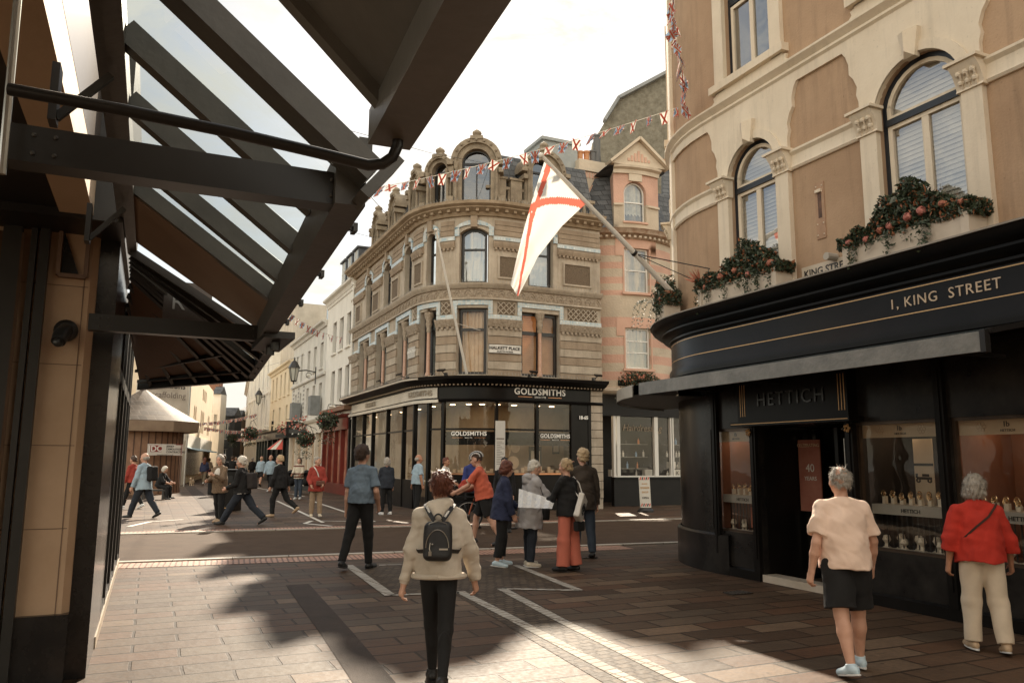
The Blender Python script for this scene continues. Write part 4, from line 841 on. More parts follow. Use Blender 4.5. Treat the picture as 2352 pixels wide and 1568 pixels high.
m.build('quoin', M('grey_quoin', (.33, .32, .30)), w2)
m = MB(); c = P_w2.at(P_w2.L * .8, -1.2, 0); m.box(c + Vector((0, 0, 9.7)), (1.1, 1.5, 1.3), P_w2.dirs(1)[0]); o = m.build('dormer', MATS['dark_lead'], w2); m = MB(); m.box(c + P_w2.dirs(1)[1] * .76 + Vector((0, 0, 9.8)), (.8, .02, 1.0), P_w2.dirs(1)[0]); m.build('pane', MATS['bright_pane'], o)
w3, P_w3 = row('yellow_building', 'pale yellow building with tall narrow windows, third along the row', a2_ + .02, a3_, 8.0, YLR,
    [(4.1, 5.2, [(.2, .8), (.5, .8), (.8, .8)]), (5.9, 7.5, [(.12, .7), (.3, .7), (.5, .7), (.68, .7), (.86, .7)])], setback=0)
w4, P_w4 = row('ornate_white_building', 'tall white building with pilasters and a heavy cornice, fourth along the row', a3_ + .02, a4_, 11.2, WHR,
    [(4.2, 6.2, [(.12, 1.1), (.3, 1.1), (.5, 1.1), (.7, 1.1), (.88, 1.1)]), (7.2, 9.4, [(.12, 1.1), (.3, 1.1), (.5, 1.1), (.7, 1.1), (.88, 1.1)])], trims=((6.6, .15), (9.9, .2), (3.8, .25)))
m = MB(); n = 11
for i in range(n): sbox(m, P_w4, P_w4.L * (.02 + .094 * i), P_w4.L * (.02 + .094 * i) + .35, 0, .14, 4, 9.9)
m.build('pilaster', WHR, w4)
bigw = thing('blank_gable', 'tall cream blank gable wall with stained patches behind the yellow building', 'building', (0, 0, 0)); c = Cc + S2 * (a2_ + 9) + T2 * 4.6; m = MB(); m.box((c.x, c.y, 6.2), (8, 12, 12.4), T3); m.build('wall', M('stained_render', (.38, .34, .28), (.62, .57, .49), .6, .9, .2, 10), bigw)
m = MB(); m.box((c.x + 1, c.y - 3, 12.6), (1.6, 1.2, 1.0), T3); m.build('chimney', CRR, bigw)
# ground-floor shopfronts of the row: parts of each house
def shopfront(root, P, f0, f1, mat, fz, gl=PANE, n=2, door=None, fascia=None, head=3.0, sill=.5):
    a, b = P.L * f0, P.L * f1; m = MB(); sbox(m, P, a, b, -.25, .10, head, head + fz); sbox(m, P, a, b, -.25, 0, 0, sill)
    for i in range(n + 1): q = a + .1 + (b - a - .2) * i / n; sbox(m, P, q - .1, q + .1, -.25, .04, sill, head)
    sweep(m, P, [(0, head + fz), (.2, head + fz), (.28, head + fz + .12), (0, head + fz + .15)], a, b)
    o = m.build('shopfront', mat, root); m = MB(); panel(m, P, a, b, sill, head, -.15); m.build('shop_window_glass', gl, o); return o
WARMG = M('lit_shop_window', (.30, .20, .12), (.62, .46, .30), 1.6, .12, spec=.7); REDP = M('red_paint', (.13, .018, .012), (.19, .03, .02), 3, .35); WARMR = M('red_shop_window', (.35, .08, .05), (.62, .36, .24), 2.2, .12, spec=.7)
shopfront(w1, P_w1, .0, .93, REDP, .55, WARMR, 4)
m = MB(); sbox(m, P_w1, P_w1.L * .1, P_w1.L * .99, 0, .35, 3.85, 4.05); m.build('fascia_ledge', M('rust_ledge', (.22, .12, .07)), w1)
shopfront(w2, P_w2, .45, 1, CRR, .6, WARMG, 3); shopfront(w2, P_w2, 0, .43, CRR, .6, WARMG, 2)
shopfront(w3, P_w3, 0, 1, BLACKP, .5, PANE, 4)
shopfront(w4, P_w4, 0, .5, CRR, .5, WARMG, 5); shopfront(w4, P_w4, .52, 1, M('dark_green_paint', (.03, .04, .035), rough=.3), .5, PANE, 4)
# row bends right further on
E0 = Cc + S2 * a4_; dE = (Vector(dp(552, 1057, 135)[:2]) - E0).normalized()
w5, P_w5 = row('far_cream_building', 'distant cream building at the bend of the shopping street', 0.05, 26, 9.5, CRR, [(4.2, 5.8, [(.1 + .1 * i, 1.1) for i in range(9)]), (6.6, 8.4, [(.1 + .1 * i, 1.1) for i in range(9)])], start=E0, dr=dE, trims=((6.1, .12),)); shopfront(w5, P_w5, 0, 1, CRR, .5, WARMG, 7)
# end of the street
def block(name, label, x0, x1, Y, ytop, mat, wins, depth=8, roof=None, gable=False, cat='building'):
    a, b = dp(x0, 1057, Y), dp(x1, 1057, Y); z = dp((x0 + x1) / 2, ytop, Y).z; P = Path([(a.x, a.y), (b.x, b.y)]); t = thing(name, label, cat, (a.x, a.y, 0)); L_ = P.L
    ops = [(f0 * L_, f1 * L_, z * g0, z * g1) for f0, f1, g0, g1 in wins]
    m = MB(); wall(m, P, 0, L_, 0, z, ops, .2); m.quad(P.at(0, 0, z), P.at(L_, 0, z), P.at(L_, -depth, z), P.at(0, -depth, z)); m.quad(P.at(0), P.at(0, -depth), P.at(0, -depth, z), P.at(0, 0, z)); m.quad(P.at(L_), P.at(L_, -depth), P.at(L_, -depth, z), P.at(L_, 0, z))
    if gable: m.add([P.at(0, 0, z), P.at(L_, 0, z), P.at(L_ / 2, 0, z + gable)], [(0, 1, 2)])
    m.build('wall', mat, t)
    for o in ops: plainwin(t, P, *o, .2, WHP, PANE, vb=(.25, .5, .75), hb=(.5,))
    if roof: m = MB(); sweep(m, P, [(.3, z), (-depth / 2, z + roof), (-depth, z)]); m.build('roof', SLATE, t)
    return t, P
bw, _ = block('dark_tudor_building', 'black fronted building with white framed windows at the far end of the street', 499, 534, 78, 955, M('tar_black', (.03, .032, .036), rough=.6), [(.06, .62, .15, .44), (.1, .66, .60, .92)], roof=.9, depth=2)
m = MB(); p = dp(488, 930, 86); m.box((p.x, p.y, p.z), (1.6, 1.2, 5.5)); m.build('chimney', M('red_brick', (.22, .10, .06), (.32, .17, .11), 3, .9), bw)
block('narrow_white_building', 'narrow white building between the gothic front and the black one', 479, 499, 76, 905, WHR, [(.3, .7, .55, .75)], roof=.8, depth=1.5)
block('brown_end_building', 'distant brown building closing the end of the street', 530, 548, 92, 960, M('brown_render', (.30, .24, .18), (.40, .33, .26), 1.2), [(.2, .4, .5, .8), (.6, .8, .5, .8)], roof=1, depth=2)
block('pale_end_building', 'distant pale building in the gap at the end of the street', 540, 572, 118, 945, CRR, [(.2, .4, .6, .8), (.6, .8, .6, .8), (.2, .4, .3, .5)], roof=1.2)
# left row: cream gothic front facing right
G0 = Vector(dp(420, 1057, 50)[:2]); G1 = Vector(dp(481, 1057, 74)[:2]); GPth = Path([G0, G1]); zt = 7.9
gth = thing('gothic_building', 'cream fronted building with pointed windows and oriel on the left of the street', 'building', (G0.x, G0.y, 0))
L_ = GPth.L; ops = [(L_ * f, L_ * f + .9, 3.6, 5.4) for f in (.22, .27, .47, .52, .57, .78, .83)] + [(L_ * f, L_ * f + 1.0, 6.2, 7.1) for f in (.5, .56, .62)]
m = MB(); wall(m, GPth, 0, L_, 0, zt, [o + (.55,) if o[3] < 6 else o for o in ops] + [(L_ * .05, L_ * .95, .3, 2.3)], .3); m.quad(GPth.at(0, 0, zt), GPth.at(L_, 0, zt), GPth.at(L_, -8, zt), GPth.at(0, -8, zt)); m.quad(GPth.at(0), GPth.at(0, -8), GPth.at(0, -8, zt), GPth.at(0, 0, zt)); m.quad(GPth.at(L_), GPth.at(L_, -8), GPth.at(L_, -8, zt), GPth.at(L_, 0, zt)); m.build('wall', M('painted_sun_cream', (.74, .60, .43), (.82, .70, .54), 1, .9, .2, 12), gth)  # sun painted into the brighter cream, the front itself gets none
for o in ops: plainwin(gth, GPth, *o, .25, M('brown_frame', (.2, .13, .08)), PANE)
m = MB(); panel(m, GPth, L_ * .05, L_ * .95, .3, 2.3, -.28); m.build('shop_window_glass', WARMG, gth)
m = MB(); sbox(m, GPth, 0, L_, 0, .12, 2.35, 3.2); m.build('shop_fascia', WHR, gth)
m = MB(); sweep(m, GPth, [(.12, 2.35), (.9, 2.15), (.9, 2.1), (.12, 2.3)], 0, L_); m.build('awning', M('blue_awning', (.30, .42, .50), rough=.7), gth)

# kiosk with shingled roof and wooden hoarding
kb = gp(318, 1141); kc = Vector((dp(318, 1057, 37.5).x, 37.5, 0)); kio = thing('round_kiosk', 'round kiosk clad in upright brown boards under a shingled roof', 'kiosk', (kc.x, kc.y, 0))
rk = dp(410, 1057, 37.5).x - kc.x; WOOD = M('brown_boards', (.20, .105, .06), (.30, .17, .10), 3, .7)
nt = WOOD.node_tree
m = MB(); m.lathe(kc, [(rk, 0), (rk, 3.3)], 40); m.build('wall', WOOD, kio)
m = MB()
for i in range(40): a = i * math.pi / 20; m.box(kc + Vector((math.cos(a) * (rk + .005), math.sin(a) * (rk + .005), 1.6)), (.02, .05, 3.1), (math.cos(a), math.sin(a), 0))
m.build('board_joint', M('joint_dark', (.08, .04, .025)), kio)
re = dp(443, 1057, 37.5).x - kc.x; ze = 2.85
m = MB(); m.lathe(kc, [(rk * .9, ze), (re, ze), (re + .03, ze + .12), (re + .05, ze + .48), (re - .1, ze + .5)], 8, a0=.2, a1=.2 + 2 * math.pi); m.build('eaves', M('eaves_timber', (.22, .15, .10), (.30, .22, .15), 2, .7), kio)
SHING = node_brick('shingles', (.06, .042, .028), (.12, .088, .06), (.14, .10, .07), .5, .24, .012, .5, 0, .9, .7, dirt=.3); coords_z(SHING)
m = MB(); m.lathe(kc, [(re + .06, ze + .49), (re * .45, ze + 1.35), (.1, ze + 2.05)], 8, a0=.2, a1=.2 + 2 * math.pi); m.build('roof', SHING, kio)
# sign board on the hoarding
a1v, a2v = dp(331, 1030, kc.y - rk * .95), dp(411, 1030, kc.y - rk * .35)
sgo = 1; sg = thing('hoarding_sign', 'white board with a dark red panel reading JDC on the kiosk wall', 'sign', tuple(a1v)); X = (a2v - a1v); X.z = 0; w_ = X.length; X.normalize(); zt_, zb_ = dp(331, 1019, a1v.y).z, dp(331, 1045, a1v.y).z; N_ = X.cross(Vector((0, 0, 1)))
cS = (a1v + a2v) / 2; cS.z = (zt_ + zb_) / 2; cS = cS + N_ * .40; m = MB(); m.box(cS, (w_, .04, zt_ - zb_), X); m.build('board', M('sign_white', (.62, .58, .52), rough=.5), sg)
m = MB(); m.box(cS - X * w_ * .29 + N_ * .025 + Vector((0, 0, .05)), (w_ * .36, .012, (zt_ - zb_) * .58), X); m.build('panel', M('dark_red', (.24, .035, .03), rough=.5), sg)
text('lettering', 'JDC', .36, WHP, sg, cS - X * w_ * .29 + N_ * .034 + Vector((0, 0, -.07)), X, (0, 0, 1), .003, bold=.008)
for i, s_ in enumerate(('JERSEY', 'DEMOLITION', 'CONTRACTORS')): text('lettering', s_, .12, DARKW, sg, cS + X * w_ * .02 + N_ * .024 + Vector((0, 0, .12 - i * .13)), X, (0, 0, 1), .003, 'LEFT', bold=.002)
m = MB()
for i in range(9): m.box(cS + X * (w_ * .46) + N_ * .024 + Vector((0, 0, -.2 + i * .055)), (.1, .006, .02), (X + Vector((0, 0, .8))).normalized(), N_)
for i in range(8): m.box(cS + X * (w_ * (.30 + i * .022)) + N_ * .024 + Vector((0, 0, .24)), (.06, .006, .02), (X + Vector((0, 0, 1))).normalized(), N_)
m.build('hazard_stripe', MATS['dark_red'], sg)
text('lettering', 'jerseydemolition.co.uk', .08, DARKW, sg, cS + N_ * .024 + Vector((0, 0, -.25)), X, (0, 0, 1), .003)
# scaffold sheeting with banner
sc = thing('scaffold_banner', 'large pale sheeted banner reading scaffolding above the kiosk roof', 'banner', tuple(dp(330, 1000, 44))); A, B = dp(322, 870, 44), dp(427, 862, 46); C_, D_ = dp(427, 1012, 46), dp(322, 1012, 44)
m = MB(); nx, nz = 14, 6; vs = [A.lerp(B, i / nx).lerp(D_.lerp(C_, i / nx), j / nz) + Vector((0, .06 * math.sin(i * 1.7 + j), 0)) for j in range(nz + 1) for i in range(nx + 1)]
m.add(vs, [(j * (nx + 1) + i, j * (nx + 1) + i + 1, (j + 1) * (nx + 1) + i + 1, (j + 1) * (nx + 1) + i) for j in range(nz) for i in range(nx)]); m.build('sheet', M('banner_cloth', (.50, .44, .36), (.60, .54, .46), 1, .9), sc)
Xb = (B - A); Xb.z = 0; Xb.normalize(); Nb = Xb.cross(Vector((0, 0, 1)))
text('lettering', 'scaffolding', .48, M('banner_print', (.14, .11, .09)), sc, dp(345, 911, 44.3) + Nb * .15, Xb, (0, 0, 1), .003, 'LEFT'); text('lettering', 'solutions', .5, DARKW, sc, dp(352, 889, 44.3) + Nb * .15, Xb, (0, 0, 1), .003, 'LEFT', bold=.012)
m = MB()
for x in (322, 372, 427): p = dp(x, 1000, 46); m.tube([(p.x, p.y + .2, 0), (p.x, p.y + .2, 7.5)], .05, 6)
m.build('scaffold_pole', M('galvanised', (.4, .39, .37), rough=.4, metal=.7), sc)
blk = block('sheeted_building', 'building under works behind the scaffold banner', 300, 416, 49, 880, CRR, [(.3, .4, .5, .7)], depth=.6)[0]
# street lamps on brackets
def lamp(x, y, Y, s, label):
    c = dp(x, y, Y); t = thing('wall_lantern', label, 'street lamp', tuple(c), group='wall lanterns of the shopping street'); m = MB()
    m.lathe(c, [(.02, .95), (.05, .85), (.03, .8), (.16, .68), (.30, .42), (.32, .38), (.22, .40)], 6); m.lathe(c, [(.13, -.32), (.16, -.28), (.14, -.26)], 6); m.tube([c + Vector((0, 0, -.3)), c + Vector((0, 0, -.45))], .04, 6)
    for k in range(6): a = k * math.pi / 3; m.bar(c + Vector((.14 * math.cos(a), .14 * math.sin(a), -.28)), c + Vector((.27 * math.cos(a), .27 * math.sin(a), .40)), .025)
    m.build('lantern_cap', DARKW, t); m = MB(); m.lathe(c, [(.13, -.27), (.26, .39)], 6); m.build('lantern_glass', M('lantern_glass', (.50, .50, .44), rough=.15), t)
    m = MB(); e = c + T3 * 1.1; m.tube([c + T3 * .2 + Vector((0, 0, .25)), c + T3 * .6 + Vector((0, 0, .3)), e + Vector((0, 0, .22))], .03, 6); m.tube([c + T3 * (.75 + .14 * math.cos(k * .6)) + Vector((0, 0, .05 + .14 * math.sin(k * .6))) for k in range(10)], .018, 5); m.bar(e + Vector((0, 0, -.4)), e + Vector((0, 0, .5)), .05); m.build('bracket', DARKW, t)
lamp(675, 862, 40, 1, 'black wall lantern on the grey building, larger of the two'); lamp(594, 918, 62, 1, 'black wall lantern on the yellow building, smaller and further off')
basket(dp(753, 967, 36.5), .52, 'bushy hanging basket with trailing leaves on a pole beside the black shopfront', .6, 'red', 16, dp(788, 930, 36.8), 11)
basket(dp(701, 1008, 39), .48, 'dark hanging basket in front of the pale grey shop', .5, 'red', 26, dp(726, 985, 41), 12)
basket(dp(575, 995, 50), .50, 'hanging basket with a tuft of red flowers at the far shops', .1, 'red', 30, dp(590, 960, 52), 13)
basket(dp(534, 1005, 60), .45, 'small dark hanging basket furthest along the street', .1, 'pink', 10, None, 14)
pl_ = thing('basket_pole', 'slim bronze post beside the black shopfront holding a basket arm', 'post', tuple(gp(776, 1122))); m = MB(); p = gp(776, 1122); m.tube([p, p + Vector((0, 0, 3.6)), p + Vector((0, 0, 4.1))], .035, 8); m.tube([p + Vector((0, 0, 4.0)), p + Vector((-.6, 0, 4.1)), p + Vector((-1.4, -.2, 4.0))], .02, 6); m.build('post', M('bronze_post', (.22, .15, .10), rough=.4, metal=.5), pl_)
# geranium window box + hanging H sign
gs = thing('projecting_sign', 'black square projecting sign with a scripted H over the yellow building shop', 'sign', tuple(dp(675, 985, 48))); c = dp(679, 986, 47); m = MB(); m.box(c, (1.1, .08, .95)); m.build('board', BLACKP, gs); text('lettering', 'H', .75, WHP, gs, c + Vector((0, -.05, -.3)), (1, 0, 0), (0, 0, 1), .003, shear=.35); m = MB(); m.bar(c + Vector((-.6, 0, .6)), c + Vector((1.2, .3, .6)), .04); m.build('bracket', DARKW, gs)
for i, (x, y, Y, w) in enumerate([(657, 988, 49, 1.2), (692, 976, 45, 1.3)]):
    g = random.Random(40 + i); t = thing('geranium_trough', ['trough of red geraniums left of the H sign', 'trough of red geraniums right of the H sign'][i], 'flower trough', tuple(dp(x, y, Y)), group='geranium troughs'); c = dp(x, y, Y)
    m = MB(); leafcloud(m, ellipsoid(c, (w * .6, .3, .4), .5), 200, .07, g, LEAF[:2], (1, 1)); m.build('foliage', None, t); m = MB(); f = ellipsoid(c + Vector((0, -.1, .1)), (w * .6, .35, .45), .7)
    for k in range(45): m.ball(f(g), .06, 5, 3)
    m.build('flowers', FLW['pink'], t); m = MB(); m.box(c - Vector((0, 0, .35)), (w, .3, .2)); m.build('trough', DARKW, t)
# striped awning with flag cloth
aw = thing('red_white_awning', 'small domed red and white awning over a far shop door', 'awning', tuple(dp(652, 1020, 54))); c = dp(656, 1032, 54); m = MB(); r = 1.3
for k in range(8):
    m.use(FLW['red'] if k % 2 else FLW['white']); a_, b_ = math.pi * k / 8, math.pi * (k + 1) / 8; m.add([c + Vector((0, 0, 1.0))] + [c + Vector((-r * math.cos(t), -r * .5 * math.sin(t), 0)) for t in (a_, b_)], [(0, 1, 2)])
m.build('canopy', None, aw)
for x, y, Y, w, h, mt, lb in [(637, 990, 58, .9, 1.5, BLACKP, 'dark projecting shop sign beyond the H sign'), (552, 992, 90, 2.2, .8, WHP, 'white sign reading JTA at the end of the street'), (763, 1015, 34, .7, .9, REDP, 'red notice board on the red shop')][:2]:
    t = thing('shop_sign', lb, 'sign', tuple(dp(x, y, Y))); c = dp(x, y, Y); m = MB(); m.box(c, (w, .1, h)); m.build('board', mt, t)
    if Y == 90: text('lettering', 'JTA', .6, DARKW, t, c + Vector((0, -.06, -.2)), (1, 0, 0), (0, 0, 1), .004)
# planters boxes on the grey building ledge
for i, (x, y) in enumerate([(731, 950), (686, 962)]):
    c = P_w2.at(P_w2.s_at(x), .35, 3.95); m = MB(); m.box(c + Vector((0, 0, .5)), (.8, .5, 1.0), S3); tag(m.build('ledge_speaker', M('grey_box', (.16, .17, .17), (.24, .25, .25), 3)), ['grey box on the shop ledge beside the white building', 'grey box on the shop ledge further from the white building'][i], 'box', 'grey ledge boxes')
# ================================================================ right-hand building: salmon render, cream trim, black jeweller's shopfront
RB = Vector((2.95, 12.35)); tang = RB - S2 * .35; rr_ = 2.6; rc_ = tang + T2 * rr_
pts = [rc_ + S2 * rr_ + T2 * 4.5]
for i in range(15):
    a = math.pi / 2 * (1 - i / 14); pts.append(rc_ - T2 * rr_ * math.cos(a) + S2 * rr_ * math.sin(a))
pts.append(RB - S2 * 11.5)
RP = Path(pts); rx = RP.s_at; ARC0, ARC1 = RP.c[1], RP.c[15]
def rt(x, y, off=0): return RP.z_at(x, y, off)
SALM = M('salmon_render', (.36, .235, .145), (.47, .32, .205), .9, .9, .25, 35, streak=.30); TRIM = M('cream_trim', (.66, .56, .43), (.76, .66, .52), 1.1, .8, .12, 30, streak=.22)
NAVY = M('navy_frame', (.014, .018, .024), rough=.35); GILT = M('gilt', (.62, .38, .18), rough=.35, metal=.5); LETC = M('cream_letter', (.68, .52, .36), rough=.4)
rb = thing('jeweller_building', 'salmon and cream rendered building with curved corner and black jeweller shopfront at the right', 'building', (RB.x, RB.y, 0))
ZL = 3.98; ZS1 = 5.76; ZS2 = 6.98; AT = 6.35
# window positions along the facade from image columns
W1a, W1b = rx(1704), rx(1800); W2a, W2b = rx(2074), rx(2246)
print('win', W1a, W1b, W2a, W2b, 'len', RP.L, ARC1, 'zs', rt(1745, 338), rt(1990, 295), rt(2170, 125), rt(1831, 180), rt(1700, 190), rt(1780, 135))
W1b = W1a + 1.0; W2b = W2a + 1.1
dz = W2a - W1a
wins = [(W1a, W1b), (W2a, W2b), (W2a + dz, W2b + dz), (W2a + 2 * dz, W2b + 2 * dz)]
ar = .42
cwin = [(ARC0 + 1.2, ARC0 + 2.1)]
ops = [(a, b, ZL, AT, ar) for a, b in wins + cwin] + [(a, b, 7.5, 9.6) for a, b in wins + cwin]
m = MB(); wall(m, RP, 0, RP.L, 3.3, 13.2, ops, .22); bq = RP.at(RP.L); m.quad(bq, bq + T3 * 6, bq + T3 * 6 + Vector((0, 0, 13.2)), bq + Vector((0, 0, 13.2)))
b0_ = RP.at(0); m.quad(b0_, b0_ - S3 * 10, b0_ - S3 * 10 + Vector((0, 0, 13.2)), b0_ + Vector((0, 0, 13.2))); m.build('wall', SALM, rb)
m = MB(); tp = [RP.at(t, 0, 13.2) for t in RP.cuts(0, RP.L)]; m.add(tp + [tp[-1] + T3 * 6, ], [tuple(range(len(tp) + 1))]); sweep(m, RP, [(0, 12.8), (.3, 12.95), (.4, 13.2), (0, 13.3)]); m.build('roof', MATS['lead'], rb)
# string courses
def curved_trim(a, b, z0, z1, o, mb): sbox(mb, RP, a, b, 0, o, z0, z1)
m = MB()
sweep(m, RP, [(0, ZS2 - .12), (.04, ZS2 - .12), (.04, ZS2 + .02), (.075, ZS2 + .05), (.05, ZS2 + .1), (.13, ZS2 + .17), (.13, ZS2 + .2), (0, ZS2 + .22)])
es = [0.0]
for a, b in sorted(wins + cwin): es += [a - .26, b + .26]
es.append(RP.L)
for a, b in zip(es[::2], es[1::2]):
    sweep(m, RP, [(0, ZS1 - .14), (.03, ZS1 - .14), (.05, ZS1 - .11), (.03, ZS1 - .08), (.03, ZS1 + .06), (.07, ZS1 + .1), (.07, ZS1 + .13), (0, ZS1 + .15)], a, b)
m.build('string_course', TRIM, rb)
# window surrounds: pilasters, shaped heads with shoulders, keystones, capitals
def ribbon_z(mb, fo, fi, o):   # plate between two (s,z) curves of equal length
    n = len(fo); vs = [RP.at(q, o, z) for q, z in fo] + [RP.at(q, o, z) for q, z in fi] + [RP.at(q, 0, z) for q, z in fo]
    mb.add(vs, [(i, i + 1, n + i + 1, n + i) for i in range(n - 1)] + [(2 * n + i, 2 * n + i + 1, i + 1, i) for i in range(n - 1)])
for a, b in wins + cwin:
    m = MB(); key = MB()
    for s0, s1 in ((a - .24, a - .001), (b + .001, b + .24)):
        sbox(m, RP, s0, s1, 0, .075, ZL - .1, ZS1 - .15); cap = MB()
        c = (s0 + s1) / 2
        sweep(cap, RP, [(0, ZS1 - .15), (.10, ZS1 - .15), (.085, ZS1 - .12), (.10, ZS1 - .06), (.14, ZS1 + .04), (.20, ZS1 + .11), (.21, ZS1 + .15), (0, ZS1 + .16)], s0 - .035, s1 + .035)
        for k in range(3):
            for j in range(2): q = s0 + (k + .5) * (s1 - s0) / 3; p = RP.at(q, .11 + .035 * j, ZS1 - .06 + .09 * j); cap.ball(p, .035, 6, 4); cap.tube([RP.at(q, .085, ZS1 - .13), RP.at(q + .012, .12, ZS1 - .05), RP.at(q + .03, .17, ZS1 + .02)], .014, 5)
        sbox(cap, RP, s0 - .07, s1 + .07, 0, .235, ZS1 + .13, ZS1 + .165); cap.build('capital', TRIM, rb)
    A = arch_pts(a, b, AT, ar, 16); pre = [(a - .24, ZS1 + .16)]
    outl = []; n = len(A)
    # outer outline: rises, shoulders out with a curl and reaches the upper string course
    left = [(a - .24, ZS1 + .17), (a - .24, 6.1), (a - .27, 6.2), (a - .25, 6.3), (a - .30, 6.43), (a - .36, 6.51), (a - .36, 6.65), (a - .40, 6.77), (a - .46, 6.86)]
    right = [(a + b - q, z) for q, z in left][::-1]
    m.add([RP.at(q, .055, z) for q, z in left] + [RP.at(a + (b - a) * i / 6, .055, 6.86) for i in range(1, 6)] + [RP.at(q, .055, z) for q, z in right] + [RP.at(q, .055, z) for q, z in A[::-1]], [tuple(range(len(left) * 2 + 5 + n))])
    for L_ in (left, right):
        for (q0, y0), (q1, y1) in zip(L_, L_[1:]): m.quad(RP.at(q0, 0, y0), RP.at(q1, 0, y1), RP.at(q1, .055, y1), RP.at(q0, .055, y0))
    for (q0, y0), (q1, y1) in zip(A, A[1:]): m.quad(RP.at(q0, .055, y0), RP.at(q1, .055, y1), RP.at(q1, -.01, y1), RP.at(q0, -.01, y0))
    A2 = arch_pts(a - .12, b + .12, AT + .12, ar + .06, 16); A3 = arch_pts(a - .001, b + .001, AT + .001, ar, 16)
    ribbon_z(m, A2, A3, .075)
    sbox(m, RP, a - .46, b + .46, 0, .05, 6.85, ZS2 - .12)
    q = (a + b) / 2
    key.prism([RP.at(q - .07, .03, 6.29), RP.at(q + .07, .03, 6.29), RP.at(q + .13, .03, 6.63), RP.at(q - .13, .03, 6.63)], RP.dirs(q)[1] * .09)
    key.add([RP.at(q - .07, .12, 6.29), RP.at(q + .07, .12, 6.29), RP.at(q + .13, .12, 6.63), RP.at(q - .13, .12, 6.63), RP.at(q, .20, 6.35), RP.at(q, .20, 6.6)], [(0, 1, 4), (1, 2, 5, 4), (2, 3, 5), (3, 0, 4, 5)])
    # upper window surround
    sbox(m, RP, a - .22, a - .001, 0, .07, 7.38, 9.7); sbox(m, RP, b + .001, b + .22, 0, .07, 7.38, 9.7); sbox(m, RP, a - .22, b + .22, 0, .07, 9.601, 9.8); sbox(m, RP, a - .30, b + .30, 0, .13, 7.38, 7.5)
    sbox(m, RP, a - .22, b + .22, 0, .05, 7.18, 7.38)
    for s_, sg in ((a - .22, -1), (b + .22, 1)):
        pr = [(s_, 7.18), (s_ + sg * .10, 7.18), (s_ + sg * .10, 7.24), (s_ + sg * .05, 7.28), (s_ + sg * .07, 7.34), (s_, 7.36)]; m.prism([RP.at(q_, .001, z_) for q_, z_ in pr], RP.dirs(s_)[1] * .045)
    m.build('window_surround', TRIM, rb); key.build('keystone', TRIM, rb)
SLATB = M('beige_blind', (.74, .66, .54), (.80, .73, .62), 1, .8)
RGL = glassmat('jeweller_glass', (.93, .92, .88), .02)
for a, b in wins + cwin:
    window(rb, RP, a, b, ZL, AT, .12, NAVY, glassmat('arched_glass', (.9, .92, .92), .75), ar, .055, (), (), .05)
    f = MB(); frame(f, RP, a + .055, b - .055, ZL + .055, 5.67, -.09, .06, .045, 0, (.5,), (), .09); frame(f, RP, a + .055, b - .055, 5.73, AT - .05, -.09, .055, .045, ar - .04); fo = f.build('window_frame', TRIM, rb)
    n = MB(); sbox(n, RP, a + .05, b - .05, -.11, -.04, 5.66, 5.74); n.build('transom', NAVY, rb)
    k = MB(); z = ZL + .05
    while z < 6.25:
        hw = 0 if z < 5.9 else max(0, (z - 5.9)) * .9
        if (b - a) / 2 - hw > .1:
            for q0, q1 in zip(RP.cuts(a + .05 + hw, b - .05 - hw), RP.cuts(a + .05 + hw, b - .05 - hw)[1:]): k.quad(RP.at(q0, -.16, z), RP.at(q1, -.16, z), RP.at(q1, -.178, z + .062), RP.at(q0, -.178, z + .062))
        z += .058
    k.build('blind', SLATB, fo)
    k = MB(); panel(k, RP, a, b, ZL, AT, -.24, ar); k.build('blind_back', M('blind_backing', (.45, .38, .30)), fo)  # backing panel added to brighten the gaps between the slats
    window(rb, RP, a, b, 7.5, 9.6, .13, NAVY, glassmat('upper_sash_glass', (.5, .55, .57), .8), 0, .05, (), (.62,), .05)
    f = MB(); frame(f, RP, a + .05, b - .05, 7.55, 8.75, -.10, .055, .045, 0, (.5,), (), .08); fo = f.build('window_frame', TRIM, rb); k = MB(); panel(k, RP, a, b, 7.5, 9.6, -.5); k.build('curtain', M('dim_room', (.10, .09, .08), (.2, .18, .16), 1), fo)  # flat backing, the dim room's shade put into its colour
# corner pilaster strips
m = MB()
for q in (ARC0 + .5, ARC0 + 2.8): sbox(m, RP, q - .12, q + .12, 0, .06, 3.9, 12.8)
m.build('pilaster', TRIM, rb)
# black cornice and fascia of the shop
m = MB()
sweep(m, RP, [(0, 2.86), (.04, 2.86), (.05, 2.92), (.09, 2.94), (.09, 2.98), (.14, 3.02), (.14, 3.06), (.14, 3.14), (.10, 3.2), (.10, 3.62), (.14, 3.65), (.14, 3.68), (.22, 3.71), (.27, 3.76), (.27, 3.79), (.36, 3.82), (.42, 3.87), (.44, 3.93), (.0, 3.93)])
m.build('shop_cornice', BLACKP, rb)
m = MB(); sweep(m, RP, [(0, 3.931), (.46, 3.931), (.46, 3.95), (0, 3.98)]); m.build('lead_flashing', M('flashing', (.25, .22, .18), (.35, .31, .26), 3, .7), rb)
m = MB()
for z in (3.30, 3.59): sbox(m, RP, .3, RP.L, .10, .104, z, z + .012)
m.build('gilt_line', GILT, rb)
qk = rx(2212)
text('lettering', '1, KING  STREET', .165, LETC, rb, (0, 0, 0), (1, 0, 0), (0, 0, 1), follow=lambda X, Y, Z: RP.at(qk - .02 + X, .104 + Z, 3.395 + Y), extr=.004, space=1.12)
